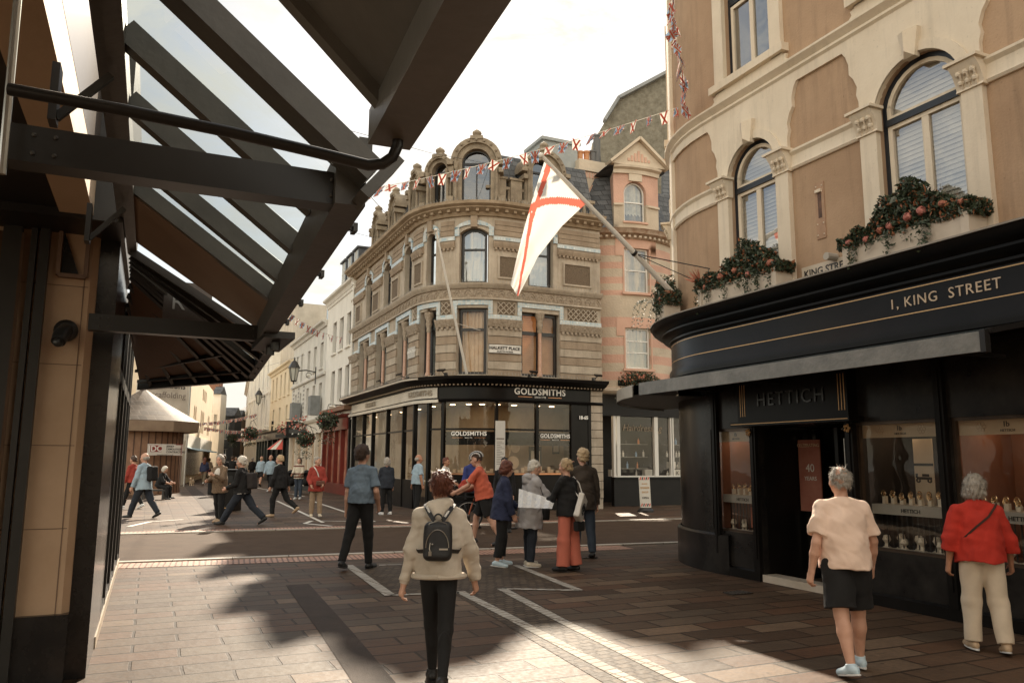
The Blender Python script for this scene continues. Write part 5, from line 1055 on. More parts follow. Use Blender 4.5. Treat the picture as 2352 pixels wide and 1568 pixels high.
# white street name plate
a, b = rx(1868), rx(1868) + .95; m = MB(); sbox(m, RP, a, b, .01, .03, 4.02, 4.21); pn = m.build('street_sign', M('old_enamel', (.50, .42, .32), (.58, .50, .40), 4, .5), rb)
text('lettering', 'KING STREET', .135, DARKW, pn, (0, 0, 0), (1, 0, 0), (0, 0, 1), follow=lambda X, Y, Z: RP.at(a + .04 + X, .032 + Z, 4.065 + Y), align='LEFT', extr=.002, bold=.002)
# rusted bracket plate on the wall
q = rx(1918); z0_, z1_ = rt(1918, 548), rt(1918, 420); m = MB(); sbox(m, RP, q - .075, q + .075, 0, .015, z0_, z1_); o = m.build('wall_plate', M('painted_iron', (.34, .21, .13), (.44, .28, .18), 6, .8), rb)
m = MB(); sbox(m, RP, q - .03, q + .03, .015, .018, z0_ + .28, z1_ - .12); m.build('plate_slot', M('rust_hole', (.05, .03, .02), (.16, .08, .05), 12), o)
m = MB(); sbox(m, RP, q - .045, q + .045, .015, .05, z1_ - .14, z1_ - .10); [m.ball(RP.at(q + dx, .018, z), .011, 6, 4) for dx in (-.05, .05) for z in (z0_ + .05, z0_ + .2, z1_ - .05)]; m.build('plate_bolt', TRIM, o)
q = rx(1950); m = MB(); c = RP.at(q, .02, rt(1950, 592)); nn = RP.dirs(q)[1]; m.tube([c, c + nn * .12 - T3 * .05], .05, 10); m.build('wall_spotlight', M('dirty_white', (.42, .38, .32)), rb)
# ground floor
SHP = BLACKP; GR = M('granite_black', (.008, .007, .007), (.030, .027, .024), 3, .25, spec=.25)
m = MB(); cols = []
bays = [(rx(1634), rx(1730)), (rx(1968), rx(2158)), (rx(2190), rx(2190) + 1.45)]
bays[2] = (bays[1][1] + .16, bays[1][1] + .16 + (bays[1][1] - bays[1][0])); bays.append((bays[2][1] + .2, bays[2][1] + 2.2))
dA, dB = bays[0][1] + .12, bays[1][0] - .10
wz0, wz1 = .62, 2.12
opsg = [(a, b, wz0, wz1) for a, b in bays] + [(dA, dB, .0, 2.12)]
wall(m, RP, 0, RP.L, 0, 2.9, opsg, .10); m.build('shopfront_wall', GR, rb)
m = MB(); sweep(m, RP, [(0, 0), (.05, 0), (.05, .12), (0, .14)], 0, dA - .02); sweep(m, RP, [(0, 0), (.05, 0), (.05, .12), (0, .14)], dB + .02, RP.L)
for q in (ARC1 + .08, bays[0][1] + .06, bays[1][0] - .05, bays[1][1] + .08, bays[2][1] + .1): sbox(m, RP, q - .055, q + .055, 0, .06, .12, 2.9); sbox(m, RP, q - .02, q + .02, .06, .075, .3, 2.7)
m.build('pilaster', SHP, rb)
m = MB(); c = RP.at(ARC1 - .0, 0, 0); m.lathe(rc_.to_3d(), [(rr_ + .01, 0), (rr_ + .07, 0), (rr_ + .07, .55), (rr_ + .02, .58)], 20, a0=math.pi / 2 + AZ, a1=math.pi + AZ + .12); m.build('plinth', GR, rb)
# recessed entrance
m = MB(); dc = (dA + dB) / 2; nn = RP.dirs(dc)[1]; dd = RP.dirs(dc)[0]
sbox(m, RP, dA, dB, -2.6, -2.55, 0, 2.12); sbox(m, RP, dA, dA + .35, -1.25, -1.2, 0, 2.12); sbox(m, RP, dB - .9, dB, -1.25, -1.2, 0, 2.12); sbox(m, RP, dA - .01, dA, -1.2, -.1, 0, 2.12); sbox(m, RP, dB, dB + .01, -1.2, -.1, 0, 2.12); sbox(m, RP, dA, dB, -1.2, 0, 2.12, 2.16); en = m.build('entrance_lobby', SHP, rb)
m = MB(); sbox(m, RP, dA, dB, -2.54, -2.5, 0, 2.1); sbox(m, RP, dA, dB, -2.5, -1.2, 2.125, 2.15); m.build('shop_interior', M('shop_inside', (.10, .05, .03), (.22, .12, .07), 1.6), en)
m = MB(); sbox(m, RP, dA + .36, dB - .9, -1.23, -1.20, .1, 2.1); gd = MB(); panel(gd, RP, dA + .36, dB - .9, .1, 2.1, -1.21); gd.build('glass_door', RGL, en)
m = MB(); frame(m, RP, dA + .36, dB - .9, .1, 2.1, -1.21, .07, .05, 0, (), (.45,)); m.build('door_leaf_frame', SHP, en)
m = MB(); [m.box(RP.at(dA + e, -1.9, 2.11), (.12, .12, .012)) for e in (.5, .9)]; m.build('ceiling_spot', M('display_light2', (1, .8, .6), emis=((1, .7, .42), 20)), en)
m = MB(); sbox(m, RP, dA + .4, dA + .95, -2.4, -2.0, 0, .9); m.build('counter', M('counter_wood', (.22, .11, .06), (.3, .17, .1), 3), en)
m = MB(); sbox(m, RP, dA + .02, dB - .02, -.2, .04, .005, .10); m.build('door_step', M('marble_step', (.45, .38, .30), (.55, .48, .40), 4, .3), rb)
m = MB(); sbox(m, RP, dA + .1, dA + .16, -.9, -.84, .1, 2.1); sbox(m, RP, dB - .75, dB - .69, -.6, -.54, .1, 2.1); sbox(m, RP, dB - .2, dB - .14, -.35, -.29, .1, 2.1); sbox(m, RP, dA + .75, dA + .8, -1.1, -1.05, .1, 2.1); m.build('door_frame', SHP, en)
m = MB(); 
for k in range(7): sbox(m, RP, dB - .62 + k * .07, dB - .61 + k * .07, -.58, -.57, 1.2, 1.95)
sbox(m, RP, dA + .52, dA + .535, -.9, -.88, .8, 1.25); m.build('door_handle', M('steel', (.5, .47, .42), rough=.3, metal=.9), en)
m = MB(); sbox(m, RP, dA + .02, dA + .42, -.72, -.70, .95, 1.95); o = m.build('poster', M('rose_poster', (.30, .10, .07), (.40, .17, .12), 3), en)
text('lettering', '40', .16, WHP, o, RP.at(dA + .24, -.69, 1.5), dd, (0, 0, 1), .002); text('lettering', 'YEARS', .08, WHP, o, RP.at(dA + .24, -.69, 1.38), dd, (0, 0, 1), .002); text('lettering', 'CELEBRATING', .065, LETC, o, RP.at(dA + .22, -.69, 1.85), dd, (0, 0, 1), .002)
# sign box over the door
m = MB(); sbox(m, RP, dA - .22, dB + .16, 0, .16, 2.16, 2.86); sbox(m, RP, dA - .30, dB + .24, 0, .24, 2.13, 2.19); sg = m.build('door_sign', SHP, rb)
m = MB()
for e in (dA - .12, dB + .06):
    for k in range(3): sbox(m, RP, e - .04 + k * .045, e - .03 + k * .045, .16, .165, 2.27, 2.72)
sbox(m, RP, dA - .28, dB + .22, .24, .244, 2.155, 2.165)
for e in (dA - .1, dB + .06):
    for k in range(5): m.ball(RP.at(e + .03 * math.cos(k * 1.256), .09, 2.05 + .035 * math.sin(k * 1.256)), .022, 6, 4)
m.build('gilt_ornament', GILT, sg)
text('lettering', 'HETTICH', .26, M('black_letter', (.02, .018, .017), rough=.25), sg, RP.at(dc + .0, .163, 2.40), dd, (0, 0, 1), .012, space=1.2)
# window interiors and headers
HDR = M('linen_header', (.48, .36, .25), (.56, .44, .32), 1.5, .7); GREYB = M('grey_ledge', (.30, .28, .25), (.36, .34, .31), 2, .5)
PED = M('display_pad', (.62, .54, .44), (.72, .64, .54), 3, .6); JEW = M('jewel_gold', (.7, .5, .3), rough=.2, metal=.9); VELV = M('dark_velvet', (.015, .012, .012), (.03, .022, .02), 3, .8)
for bi, (a, b) in enumerate(bays):
    nn = RP.dirs((a + b) / 2)[1]; dd = RP.dirs((a + b) / 2)[0]
    f = MB(); frame(f, RP, a, b, wz0, wz1, -.05, .035, .05); fo = f.build('shop_window', M('bronze_frame', (.05, .035, .025), (.10, .07, .05), 3, .3, metal=.6), rb)
    g = MB(); panel(g, RP, a, b, wz0, wz1, -.06); g.build('pane', RGL, fo)
    m = MB(); sbox(m, RP, a, b, -1.0, -.97, wz0, wz1); sbox(m, RP, a, b, -1.0, -.1, wz0 - .05, wz0 - .005); sbox(m, RP, a - .01, a, -1, -.1, wz0, wz1); sbox(m, RP, b, b + .01, -1, -.1, wz0, wz1); sbox(m, RP, a, b, -1, -.1, wz1, wz1 + .02)
    m.build('display_lining', M('red_brown_lining', (.16, .065, .04), (.24, .11, .07), 1.2) if bi in (0, 2) else VELV, fo)
    m = MB(); sbox(m, RP, a + .02, b - .02, -.12, -.10, 1.93, 2.10); h = m.build('window_header', HDR, fo)
    text('lettering', 'HETTICH', .035, DARKW, h, RP.at((a + b) / 2, -.095, 1.96), dd, (0, 0, 1), .002, space=1.1); text('lettering', 'Ҕ'.replace('Ҕ', 'b'), .08, DARKW, h, RP.at((a + b) / 2 + .006, -.095, 2.01), dd, (0, 0, 1), .002); text('lettering', '1', .08, DARKW, h, RP.at((a + b) / 2 - .03, -.095, 2.01), dd, (0, 0, 1), .002)
    m = MB()
    for e in (-.28, .28) if b - a > .8 else ():
        for k in range(6): c = RP.at((a + b) / 2 + e + .035 * math.cos(k * 1.05), -.098, 2.015 + .035 * math.sin(k * 1.05)); m.tube([c + dd * .02 * math.cos(t) + Vector((0, 0, .02 * math.sin(t))) for t in [j * .7 for j in range(10)]], .0025, 4)
    if m.v: m.build('header_motif', M('motif', (.38, .28, .19)), h)
    m = MB(); sbox(m, RP, a + .02, b - .02, -.62, -.20, 1.13, 1.145); sbox(m, RP, a + .02, b - .02, -.205, -.18, 1.03, 1.145); h = m.build('display_ledge', GREYB, fo)
    text('lettering', 'HETTICH', .062, DARKW, h, RP.at((a + b) / 2, -.176, 1.062), dd, (0, 0, 1), .002, bold=.001)
    m = MB()
    for k in range(int((b - a) / .07)): q = a + .05 + k * .07; sbox(m, RP, q, q + .012, -.30, -.29, .64, 1.03)
    m.build('security_bar', DARKW, fo)
    g = random.Random(bi + 5); m = MB(); j = MB()
    n = int((b - a) / .062)
    for k in range(n):
        q = a + .06 + k * .062; zb = 1.145; h_ = g.uniform(.05, .10)
        m.box(RP.at(q, -.36 - .08 * (k % 2), zb + h_ / 2), (.045, .045, h_), dd)
        cc_ = RP.at(q, -.34 - .08 * (k % 2), zb + h_ + .035); j.tube([cc_ + dd * .026 * math.cos(t) + Vector((0, 0, .034 * math.sin(t))) for t in [i * .7 for i in range(10)]], .009, 6); j.box(cc_ + nn * .01, (.032, .014, .032), dd)
    for k in range(int((b - a) / .12)):
        q = a + .08 + k * .12; h_ = g.uniform(.06, .14); m.lathe(RP.at(q, -.32 - .1 * (k % 2), wz0 - .004), [(.06, 0), (.06, .01), (.03, .03), (.022, h_ * .6), (.05, h_), (.035, h_ + .05), (0, h_ + .06)], 10); j.tube([RP.at(q + .03 * math.cos(t), -.29 - .1 * (k % 2), wz0 + h_ + .01 + .03 * math.sin(t)) for t in [i * .7 for i in range(10)]], .004, 4)
        m.box(RP.at(q + .08, -.20, wz0 + .012), (.10, .07, .02), dd)
    m.build('display_stand', PED, fo); j.build('jewellery', JEW, fo)
    lm = MB(); [lm.box(RP.at(a + (b - a) * e, -.5, wz1 - .012), (.10, .06, .012), dd) for e in (.25, .75)]; lm.build('spotlight', M('display_light', (1, .8, .6), emis=((1, .7, .42), 22)), fo)
    if bi in (0,): m = MB(); sbox(m, RP, a + .3, b - .1, -.5, -.44, .66, .96); m.build('red_case', M('coral_case', (.50, .14, .08), (.6, .2, .13), 3), fo)
    if bi == 1:
        for x0, x1, nm in ((.34, .60, 'car'), (.86, 1.06, 'watch')):
            m = MB(); sbox(m, RP, a + x0, min(b - .03, a + x1), -.56, -.55, 1.15, 1.92); ps = m.build('poster', M('sepia_poster', (.50, .40, .30), (.62, .52, .41), 2.5), fo)
            m = MB(); cx = a + (x0 + x1) / 2
            if nm == 'car':
                for e, z_, w_, h_ in ((0, 1.44, .20, .03), (.02, 1.475, .09, .03), (-.1, 1.46, .03, .05)): sbox(m, RP, cx + e - w_ / 2, cx + e + w_ / 2, -.549, -.544, z_, z_ + h_)
                for e in (-.08, .07): m.tube([RP.at(cx + e + .022 * math.cos(t), -.546, 1.43 + .022 * math.sin(t)) for t in [i * .7 for i in range(10)]], .01, 5)
                sbox(m, RP, a + x0, a + x1, -.549, -.547, 1.60, 1.63)
            else:
                m.tube([RP.at(cx + .085 * math.cos(t), -.545, 1.52 + .11 * math.sin(t)) for t in [i * .35 for i in range(19)]], .014, 6); sbox(m, RP, cx - .05, cx + .05, -.549, -.545, 1.64, 1.9); sbox(m, RP, cx - .05, cx + .05, -.549, -.545, 1.17, 1.40); m.tube([RP.at(cx + .03 * math.cos(t), -.545, 1.54 + .03 * math.sin(t)) for t in [i * .7 for i in range(10)]], .008, 5)
            m.build('poster_picture', DARKW, ps)
    if bi == 2:
        m = MB(); c = RP.at(a + .75, -.35, 1.25); m.ball(c, .12, 12, 6, sz=.8); m.build('pink_necklace_bust', M('rose_pad', (.50, .28, .22)), fo)
# ---- awning
AWN = M('awning_canvas', (.018, .024, .024), (.04, .048, .046), 2.5, .45, .3, 60); VAL = M('awning_valance', (.15, .152, .142), (.26, .255, .235), 3.5, .55, .3, 20)
aw = thing('shop_awning', 'long dark awning with grey valance over the jeweller shopfront', 'awning', tuple(RP.at(ARC1, 1, 2.5)))
u0, u1 = ARC1 - .25, rx(2262) 
AO = 1.22; q1e = None
def aline(x):    # s on the facade whose point offset by AO is seen at column x
    best = min((abs(proj(RP.at(q / 50, AO, 2.5))[0] - x), q / 50) for q in range(int(ARC1 * 50) - 20, int(RP.L * 50)) if RP.at(q / 50, AO).y > 1); return best[1]
s_a, s_b = aline(1472), aline(2262)
print('awning', s_a, s_b, ARC1)
m = MB(); n = 10
for i in range(n):
    q0, q1 = s_a + (s_b - s_a) * i / n, s_a + (s_b - s_a) * (i + 1) / n; sg_ = [.02 * math.sin(k * 1.3) for k in (i, i + 1)]
    m.quad(RP.at(q0, .06, 3.02), RP.at(q1, .06, 3.02), RP.at(q1, AO, 2.77), RP.at(q0, AO, 2.77)); m.quad(RP.at(q0, .06, 3.005), RP.at(q1, .06, 3.005), RP.at(q1, AO, 2.755), RP.at(q0, AO, 2.755))
m.add([RP.at(s_a, .06, 3.02), RP.at(s_a, AO, 2.77), RP.at(s_a, .06, 2.77)], [(0, 1, 2)])
m.build('canvas', AWN, aw)
m = MB(); sbox(m, RP, s_a, s_b, AO, AO + .035, 2.61, 2.79); m.build('valance', VAL, aw)
m = MB(); sbox(m, RP, s_b, s_b + .05, AO - .02, AO + .05, 2.60, 2.80); m.bar(RP.at(s_b + .06, .1, 3.0), RP.at(s_b + .06, AO, 2.79), .05)
for q in (s_a + .3, s_a + 1.7, s_b - .6): m.bar(RP.at(q, .05, 2.70), RP.at(q, AO, 2.70), .04)
m.build('awning_arm', DARKW, aw)
# curved end of the awning round the corner
aw2 = thing('corner_awning', 'curved end awning with pale metal edge round the shop corner', 'awning', tuple(RP.at(ARC1 - 1, 1, 2.5)))
m = MB(); v = MB(); nseg = 14; q_end = s_a - .07; q_st = ARC0 + 1.2
def aof(q): return AO * min(1, ((q - ARC0) / (ARC1 - ARC0)) ** .7 * 1.0 + .0) + .12
qs_ = [q_st + (q_end - q_st) * i / nseg for i in range(nseg + 1)]
for q0, q1 in zip(qs_, qs_[1:]):
    m.quad(RP.at(q0, .06, 3.02), RP.at(q1, .06, 3.02), RP.at(q1, aof(q1), 2.75), RP.at(q0, aof(q0), 2.75)); m.quad(RP.at(q0, .0, 2.64), RP.at(q1, .0, 2.64), RP.at(q1, aof(q1), 2.62), RP.at(q0, aof(q0), 2.62))
    v.quad(RP.at(q0, aof(q0), 2.59), RP.at(q1, aof(q1), 2.59), RP.at(q1, aof(q1), 2.77), RP.at(q0, aof(q0), 2.77)); v.quad(RP.at(q0, aof(q0) - .02, 2.59), RP.at(q1, aof(q1) - .02, 2.59), RP.at(q1, aof(q1) - .02, 2.77), RP.at(q0, aof(q0) - .02, 2.77))
m.build('canvas', AWN, aw2); v.build('edge_band', M('bright_edge', (.30, .27, .22), (.38, .34, .28), 3, .35), aw2)
m = MB(); m.tube([RP.at(ARC1 - .3, .05, 2.99), RP.at(ARC1 - .6, .5, 2.86), RP.at(ARC1 - .95, .95, 2.70)], .03, 8); m.build('awning_arm', DARKW, aw2)
# ---- window boxes
def wbox(q0, q1, label, seed, big, z=3.96, off=.08, dep=.26, h=.26, blooms=6, corner=False):
    t = thing('window_box', label, 'flower box', tuple(RP.at((q0 + q1) / 2, off, z)), group='flower boxes on the shop cornice'); g = random.Random(seed)
    m = MB(); sbox(m, RP, q0, q1, off, off + dep, z, z + h); sbox(m, RP, q0 - .01, q0 + .08, off, off + dep + .02, z - .01, z + h + .01); sbox(m, RP, q1 - .08, q1 + .01, off, off + dep + .02, z - .01, z + h + .01); m.build('trough', M('cream_trough', (.50, .42, .33), (.60, .52, .42), 2.5, .7, .2, 20), t)
    L_ = q1 - q0; m = MB()
    def body(gg):
        u = gg.random(); hh = (.17 + .26 * math.sin(math.pi * min(1, max(0, u)))) * (1 + .35 * math.sin(u * 9 + seed) + .18 * math.sin(u * 31 + seed)); return RP.at(q0 - .08 + u * (L_ + .16), off + .13 + gg.uniform(-.14, .16), z + h - .05 + gg.random() ** .8 * hh * 1.0)
    leafcloud(m, body, int(9500 * L_ * big), .028, g, [LEAF[0], LEAF[1], FLW['rust']], (6, 2, 1))
    leafcloud(m, body, int(130 * L_ * big), .055, g, [LEAF[2], LEAF[0], FLW['rust']], (3, 3, 1))
    for k in range(int(5 * L_) + 2):   # trailing ivy
        u = g.random(); p = RP.at(q0 + u * L_, off + dep + .02, z + h); ln = g.uniform(.12, .42)
        for j in range(int(ln / .022)): leafcloud(m, lambda gg: p + Vector((gg.gauss(0, .025), gg.gauss(0, .025), -j * .022)) + RP.dirs(q0 + u * L_)[1] * .03, 3, .026, g, [LEAF[0], LEAF[1]], (2, 1))
    m.build('foliage', None, t)
    for k in range(blooms):
        m = MB(); u = (k + .5 + g.uniform(-.3, .3)) / blooms; r = g.uniform(.042, .062); c = RP.at(q0 + u * L_, off + dep * .8 + .05, z + h + g.uniform(.0, .17)); bloom(m, c, r, g, 130); m.ball(c, r * .85, 8, 6); m.build('flower_head', FLW[g.choice(['coral', 'coral', 'pink'])], t)
    return t
b1 = (rx(1622), rx(1822)); b2a = aline(2020)
print('box', b1, W2a)
wbox(W1a - .42, W1b + .22, 'flower box with dark shrubs and coral blooms under the nearer-the-corner arched window', 21, 1.0, blooms=5)
wbox(W2a - .34, W2b + .16, 'long flower box with large hydrangea heads under the big arched window', 22, 1.3, blooms=8)
wbox(W2a + dz - .2, W2b + dz + .1, 'flower box at the far right end of the cornice', 24, .4, blooms=2)
qc_ = ARC1 - 1.0; wbox(qc_ - .25, qc_ + .3, 'small corner flower box with a round shrub and silvery trailing leaves', 23, .9, off=.12, blooms=1)
m = MB(); g = random.Random(5); c = RP.at(qc_, .25, 4.42); leafcloud(m, ellipsoid(c, (.26, .2, .2), .6), 900, .02, g, LEAF[:2], (3, 1)); tag(m.build('round_shrub', None), 'clipped round shrub in the corner flower box', 'shrub')
m = MB(); g = random.Random(6); c = RP.at(qc_ - .22, .42, 4.25)
for k in range(9):
    e = c + Vector((g.gauss(0, .1), g.gauss(0, .1), .08)); pp_ = e.copy()
    for j in range(16): pp_ = pp_ + Vector((-.012 + g.gauss(0, .008), g.gauss(0, .006), .02 - .0065 * j)); leafcloud(m, lambda gg: pp_ + Vector((gg.gauss(0, .02),) * 3), 3, .02, g, [MATS['leaf_grey'], FLW['white'], LEAF[1]], (3, 2, 1))
tag(m.build('silver_trailer', None), 'silvery leaved trailing plant hanging over the corner flower box', 'plant')
m = MB(); g = random.Random(7); c = RP.at(W1a - .48, .25, 4.35)
for k in range(14): d_ = Vector((g.gauss(-.3, .5), g.gauss(0, .5), g.uniform(.4, 1))).normalized(); s_ = d_.orthogonal().normalized() * .022; m.add([c, c + d_ * .14 + s_, c + d_ * g.uniform(.24, .36), c + d_ * .14 - s_], [(0, 1, 2, 3)])
tag(m.build('red_cordyline', FLW['coral']), 'spiky coral red leaved plant at the corner end of the flower boxes', 'plant')
# ---- Jersey flag on its pole
fp = thing('flag_with_pole', 'white flag with red diagonal cross on a pole leaning from the shop corner', 'flag', tuple(RP.at(ARC1 - .7, .1, 4.0)))
fb = dp(1536, 664, RP.at(ARC1 - .8, .2).y); ft = dp(1243, 357, fb.y - 1.35); print('flag', fb, ft)
WPOL = M('cream_pole', (.78, .74, .66), (.84, .80, .73), 3, .45)
m = MB(); m.tube([fb - (ft - fb).normalized() * .25, fb, fb.lerp(ft, .5), ft], [.05, .048, .04, .03], 12); m.ball(ft, .045); m.build('pole', WPOL, fp)
fm_ = fb.lerp(ft, .28); m = MB(); m.tube([fm_, fm_ + (ft - fb).normalized() * .05], .055, 12); e1, e2_ = RP.at(ARC1 + .1, .04, 4.62), RP.at(ARC1 - .1, .04, 4.42)
m.tube([fm_, e1], .009, 5); m.tube([fm_, e2_], .007, 5); m.build('stay_cable', DARKW, fp)
# cloth: hoist along the pole from near the tip, hanging down
h0 = dp(1250, 372, ft.lerp(fb, .04).y); h1 = dp(1345, 468, ft.lerp(fb, .34).y)
low = dp(1180, 675, h0.y + .10); lowr = dp(1198, 680, h0.y + .25)
FW, FR = M('flag_white', (.82, .81, .76), rough=.9, trans=.45), M('flag_red', (.72, .16, .11), rough=.9, trans=.45)
nu, nv = 60, 90; grid = []
outl_l = [(1250, 372), (1228, 440), (1205, 520), (1185, 600), (1173, 655)]; outl_r = [(1345, 468), (1290, 520), (1235, 590), (1206, 650), (1190, 681)]
def poly(pl_, t):
    k = t * (len(pl_) - 1); i = min(int(k), len(pl_) - 2); f = k - i; return (pl_[i][0] * (1 - f) + pl_[i + 1][0] * f, pl_[i][1] * (1 - f) + pl_[i + 1][1] * f)
for j in range(nv + 1):
    v = j / nv; L_, R_ = poly(outl_l, v), poly(outl_r, v); row = []
    for i in range(nu + 1):
        u = i / nu; x = L_[0] + (R_[0] - L_[0]) * u; y = L_[1] + (R_[1] - L_[1]) * u
        Yd = h0.y + (h1.y - h0.y) * u * (1 - v) + .09 * v * math.sin(u * 8 + v * 3) + .05 * math.sin(u * 5 + 1) * (.2 + v)
        row.append(dp(x, y, Yd))
    grid.append(row)
m = MB()
for j in range(nv):
    for i in range(nu):
        u = (i + .5) / nu; v = (j + .5) / nv
        # saltire: bands along both diagonals of the cloth
        m.use(FR if (v < .42 and abs(u - (.10 + .2 * v)) < .055) or abs(v - (.015 + .36 * (1 - u) ** 1.2)) < .035 or (v > .38 and abs(u - (.12 + .8 * (v - .38) / .62)) < .09) else FW); m.quad(grid[j][i], grid[j][i + 1], grid[j + 1][i + 1], grid[j + 1][i])
m.build('flag_cloth', None, fp, smooth=80)
# ---- bunting
UB, UR, UW = M('bunting_blue', (.20, .28, .40), rough=.85, trans=.4), M('bunting_red', (.66, .16, .11), rough=.85, trans=.4), M('bunting_white', (.76, .74, .68), rough=.85, trans=.4)
def pennant(p, d, dn, s, kind, parent, g):
    n = d.cross(dn).normalized(); tw = g.uniform(-.9, .9); d = (d * math.cos(tw) + n * math.sin(tw)).normalized(); dn = (dn + n * g.uniform(-.4, .4) + d * g.uniform(-.3, .3)).normalized()
    def C_(a, b, o=0): return p + d * (a * s) + dn * (b * s) + d.cross(dn) * (o + .02 * math.sin(b * 3))
    m = MB(); w = .42
    def pw(b): return w * (1 - .30 * b)
    if kind == 0:
        m.use(UW); m.quad(C_(-w, 0), C_(w, 0), C_(pw(1), 1), C_(-pw(1), 1)); m.use(UR)
        for sg in (1, -1):
            for o in (.003, -.003): m.quad(C_(-w * sg, 0.0, o), C_((-w + .18) * sg, 0, o), C_(pw(1) * sg, 1, o), C_((pw(1) - .18) * sg, 1, o))
    else:
        m.use(UB); m.quad(C_(-w, 0), C_(w, 0), C_(pw(1), 1), C_(-pw(1), 1))
        for o in (.003, -.003):
            m.use(UW)
            for sg in (1, -1): m.quad(C_(-w * sg, 0, o), C_((-w + .2) * sg, 0, o), C_(pw(1) * sg, 1, o), C_((pw(1) - .2) * sg, 1, o))
            m.quad(C_(-.14, 0, o * 1.3), C_(.14, 0, o * 1.3), C_(.12, 1, o * 1.3), C_(-.12, 1, o * 1.3)); m.quad(C_(-w, .36, o * 1.3), C_(w, .36, o * 1.3), C_(pw(.64), .64, o * 1.3), C_(-pw(.64), .64, o * 1.3)); m.use(UR)
            for sg in (1, -1): m.quad(C_((-w + .05) * sg, 0, o * 1.6), C_((-w + .14) * sg, 0, o * 1.6), C_((pw(1) - .05) * sg, 1, o * 1.6), C_((pw(1) - .14) * sg, 1, o * 1.6))
            m.quad(C_(-.07, 0, o * 2), C_(.07, 0, o * 2), C_(.06, 1, o * 2), C_(-.06, 1, o * 2)); m.quad(C_(-w, .43, o * 2), C_(w, .43, o * 2), C_(pw(.57), .57, o * 2), C_(-pw(.57), .57, o * 2))
    m.build('pennant', None, parent, smooth=0)
def bunting(name, label, A, B, n, s, sag, seed, two=True):
    g = random.Random(seed); t = thing('bunting', label, 'bunting', tuple(A)); P_ = []
    for i in range(41): k = i / 40; P_.append(A.lerp(B, k) - Vector((0, 0, sag * 4 * k * (1 - k))))
    m = MB(); m.tube(P_, .006, 4); m.build('string', UW, t); d = (B - A).normalized()
    for i in range(n):
        k = (i + .5 + g.uniform(-.1, .1)) / n; p = A.lerp(B, k) - Vector((0, 0, sag * 4 * k * (1 - k))); pennant(p, d, Vector((g.uniform(-.5, .1), g.uniform(-.3, .3), -1)), s * g.uniform(.9, 1.1), i % 2, t, g)
    return t
Ab = dp(832, 438, 14.5); Bb = dp(1578, 240, 12.8)
bunting('b', 'bunting string of Union and Jersey flags crossing the street to the shop corner', Ab, Bb, 24, .20, .12, 1)
B2 = dp(1576, 262, 12.2); A2 = dp(1540, -20, 10.6)
bunting('b', 'bunting string of flags climbing the curved shop corner towards the top', B2, A2, 20, .19, -.06, 2)
bunting('b', 'short dangling bunting of small flags in front of the white and grey buildings', dp(655, 708, 30), dp(790, 775, 34), 12, .26, .25, 3)
bunting('b', 'uppermost far bunting string across the narrow shopping street', dp(430, 972, 52), dp(590, 950, 56), 30, .24, .15, 4)
bunting('b', 'middle far bunting string across the narrow shopping street', dp(470, 980, 58), dp(600, 985, 60), 26, .25, .2, 5)
bunting('b', 'lowest far bunting string across the narrow shopping street', dp(520, 1004, 62), dp(600, 1000, 62), 20, .25, .15, 6)
for i, (a, b, Y0, Y1) in enumerate([((0, 0), (0, 0), 0, 0)][:0]): pass
for wi, (a, b, Y0, Y1) in enumerate( [((760, 288), (1130, 378), 16, 26), ((836, 436), (560, 860), 14.5, 40), ((838, 436), (905, 500), 14.5, 27), ((700, 815), (560, 850), 30, 60), ((780, 526), (905, 545), 18, 27)]): A, B = dp(*a, Y0), dp(*b, Y1); m = MB(); m.tube([A, A.lerp(B, .5) - Vector((0, 0, .1)), B], .007, 4); tag(m.build('overhead_wire', DARKW), 'thin overhead wire ' + ['high across the sky from the near canopy to the rounded stone corner', 'running steeply down from the bunting along the shopping street', 'short and slanting from the bunting end to the row of dormers', 'low over the far end of the shopping street', 'nearly level just left of the dormers'][wi], 'wire', 'overhead wires')
# window boxes on the banded building
for (x, y, w, lb) in [(1467, 868, 1.5, 'flower trough trailing from the lower bow window of the banded building'), (1571, 862, .8, 'small flower trough at the right-hand lower window of the banded building')]:
    t = thing('window_trough', lb, 'flower box', tuple(dp(x, y, 28)), group='troughs on the banded building'); g = random.Random(x); c = dp(x, y + 2, 28.0 if x < 1500 else 28.9)
    m = MB(); leafcloud(m, ellipsoid(c + Vector((0, 0, -.05)), (w * .52, .3, .32), .5), int(900 * w), .045, g, [LEAF[0], LEAF[1], FLW['rust']], (3, 2, 1)); leafcloud(m, lambda q: c + Vector((q.uniform(-w * .6, w * .6), q.gauss(0, .12), -.3 - q.random() ** 2 * .5)), int(200 * w), .035, g, LEAF, (2, 1, 1)); m.build('foliage', None, t)
    m = MB(); [m.ball(c + Vector((g.uniform(-w / 2, w / 2), -.25, g.uniform(-.2, .2))), .04, 5, 4) for k in range(int(9 * w))]; m.build('flowers', FLW['coral'], t); m = MB(); m.box(c + Vector((0, .1, -.15)), (w, .22, .2)); m.build('trough', BLACKP, t)
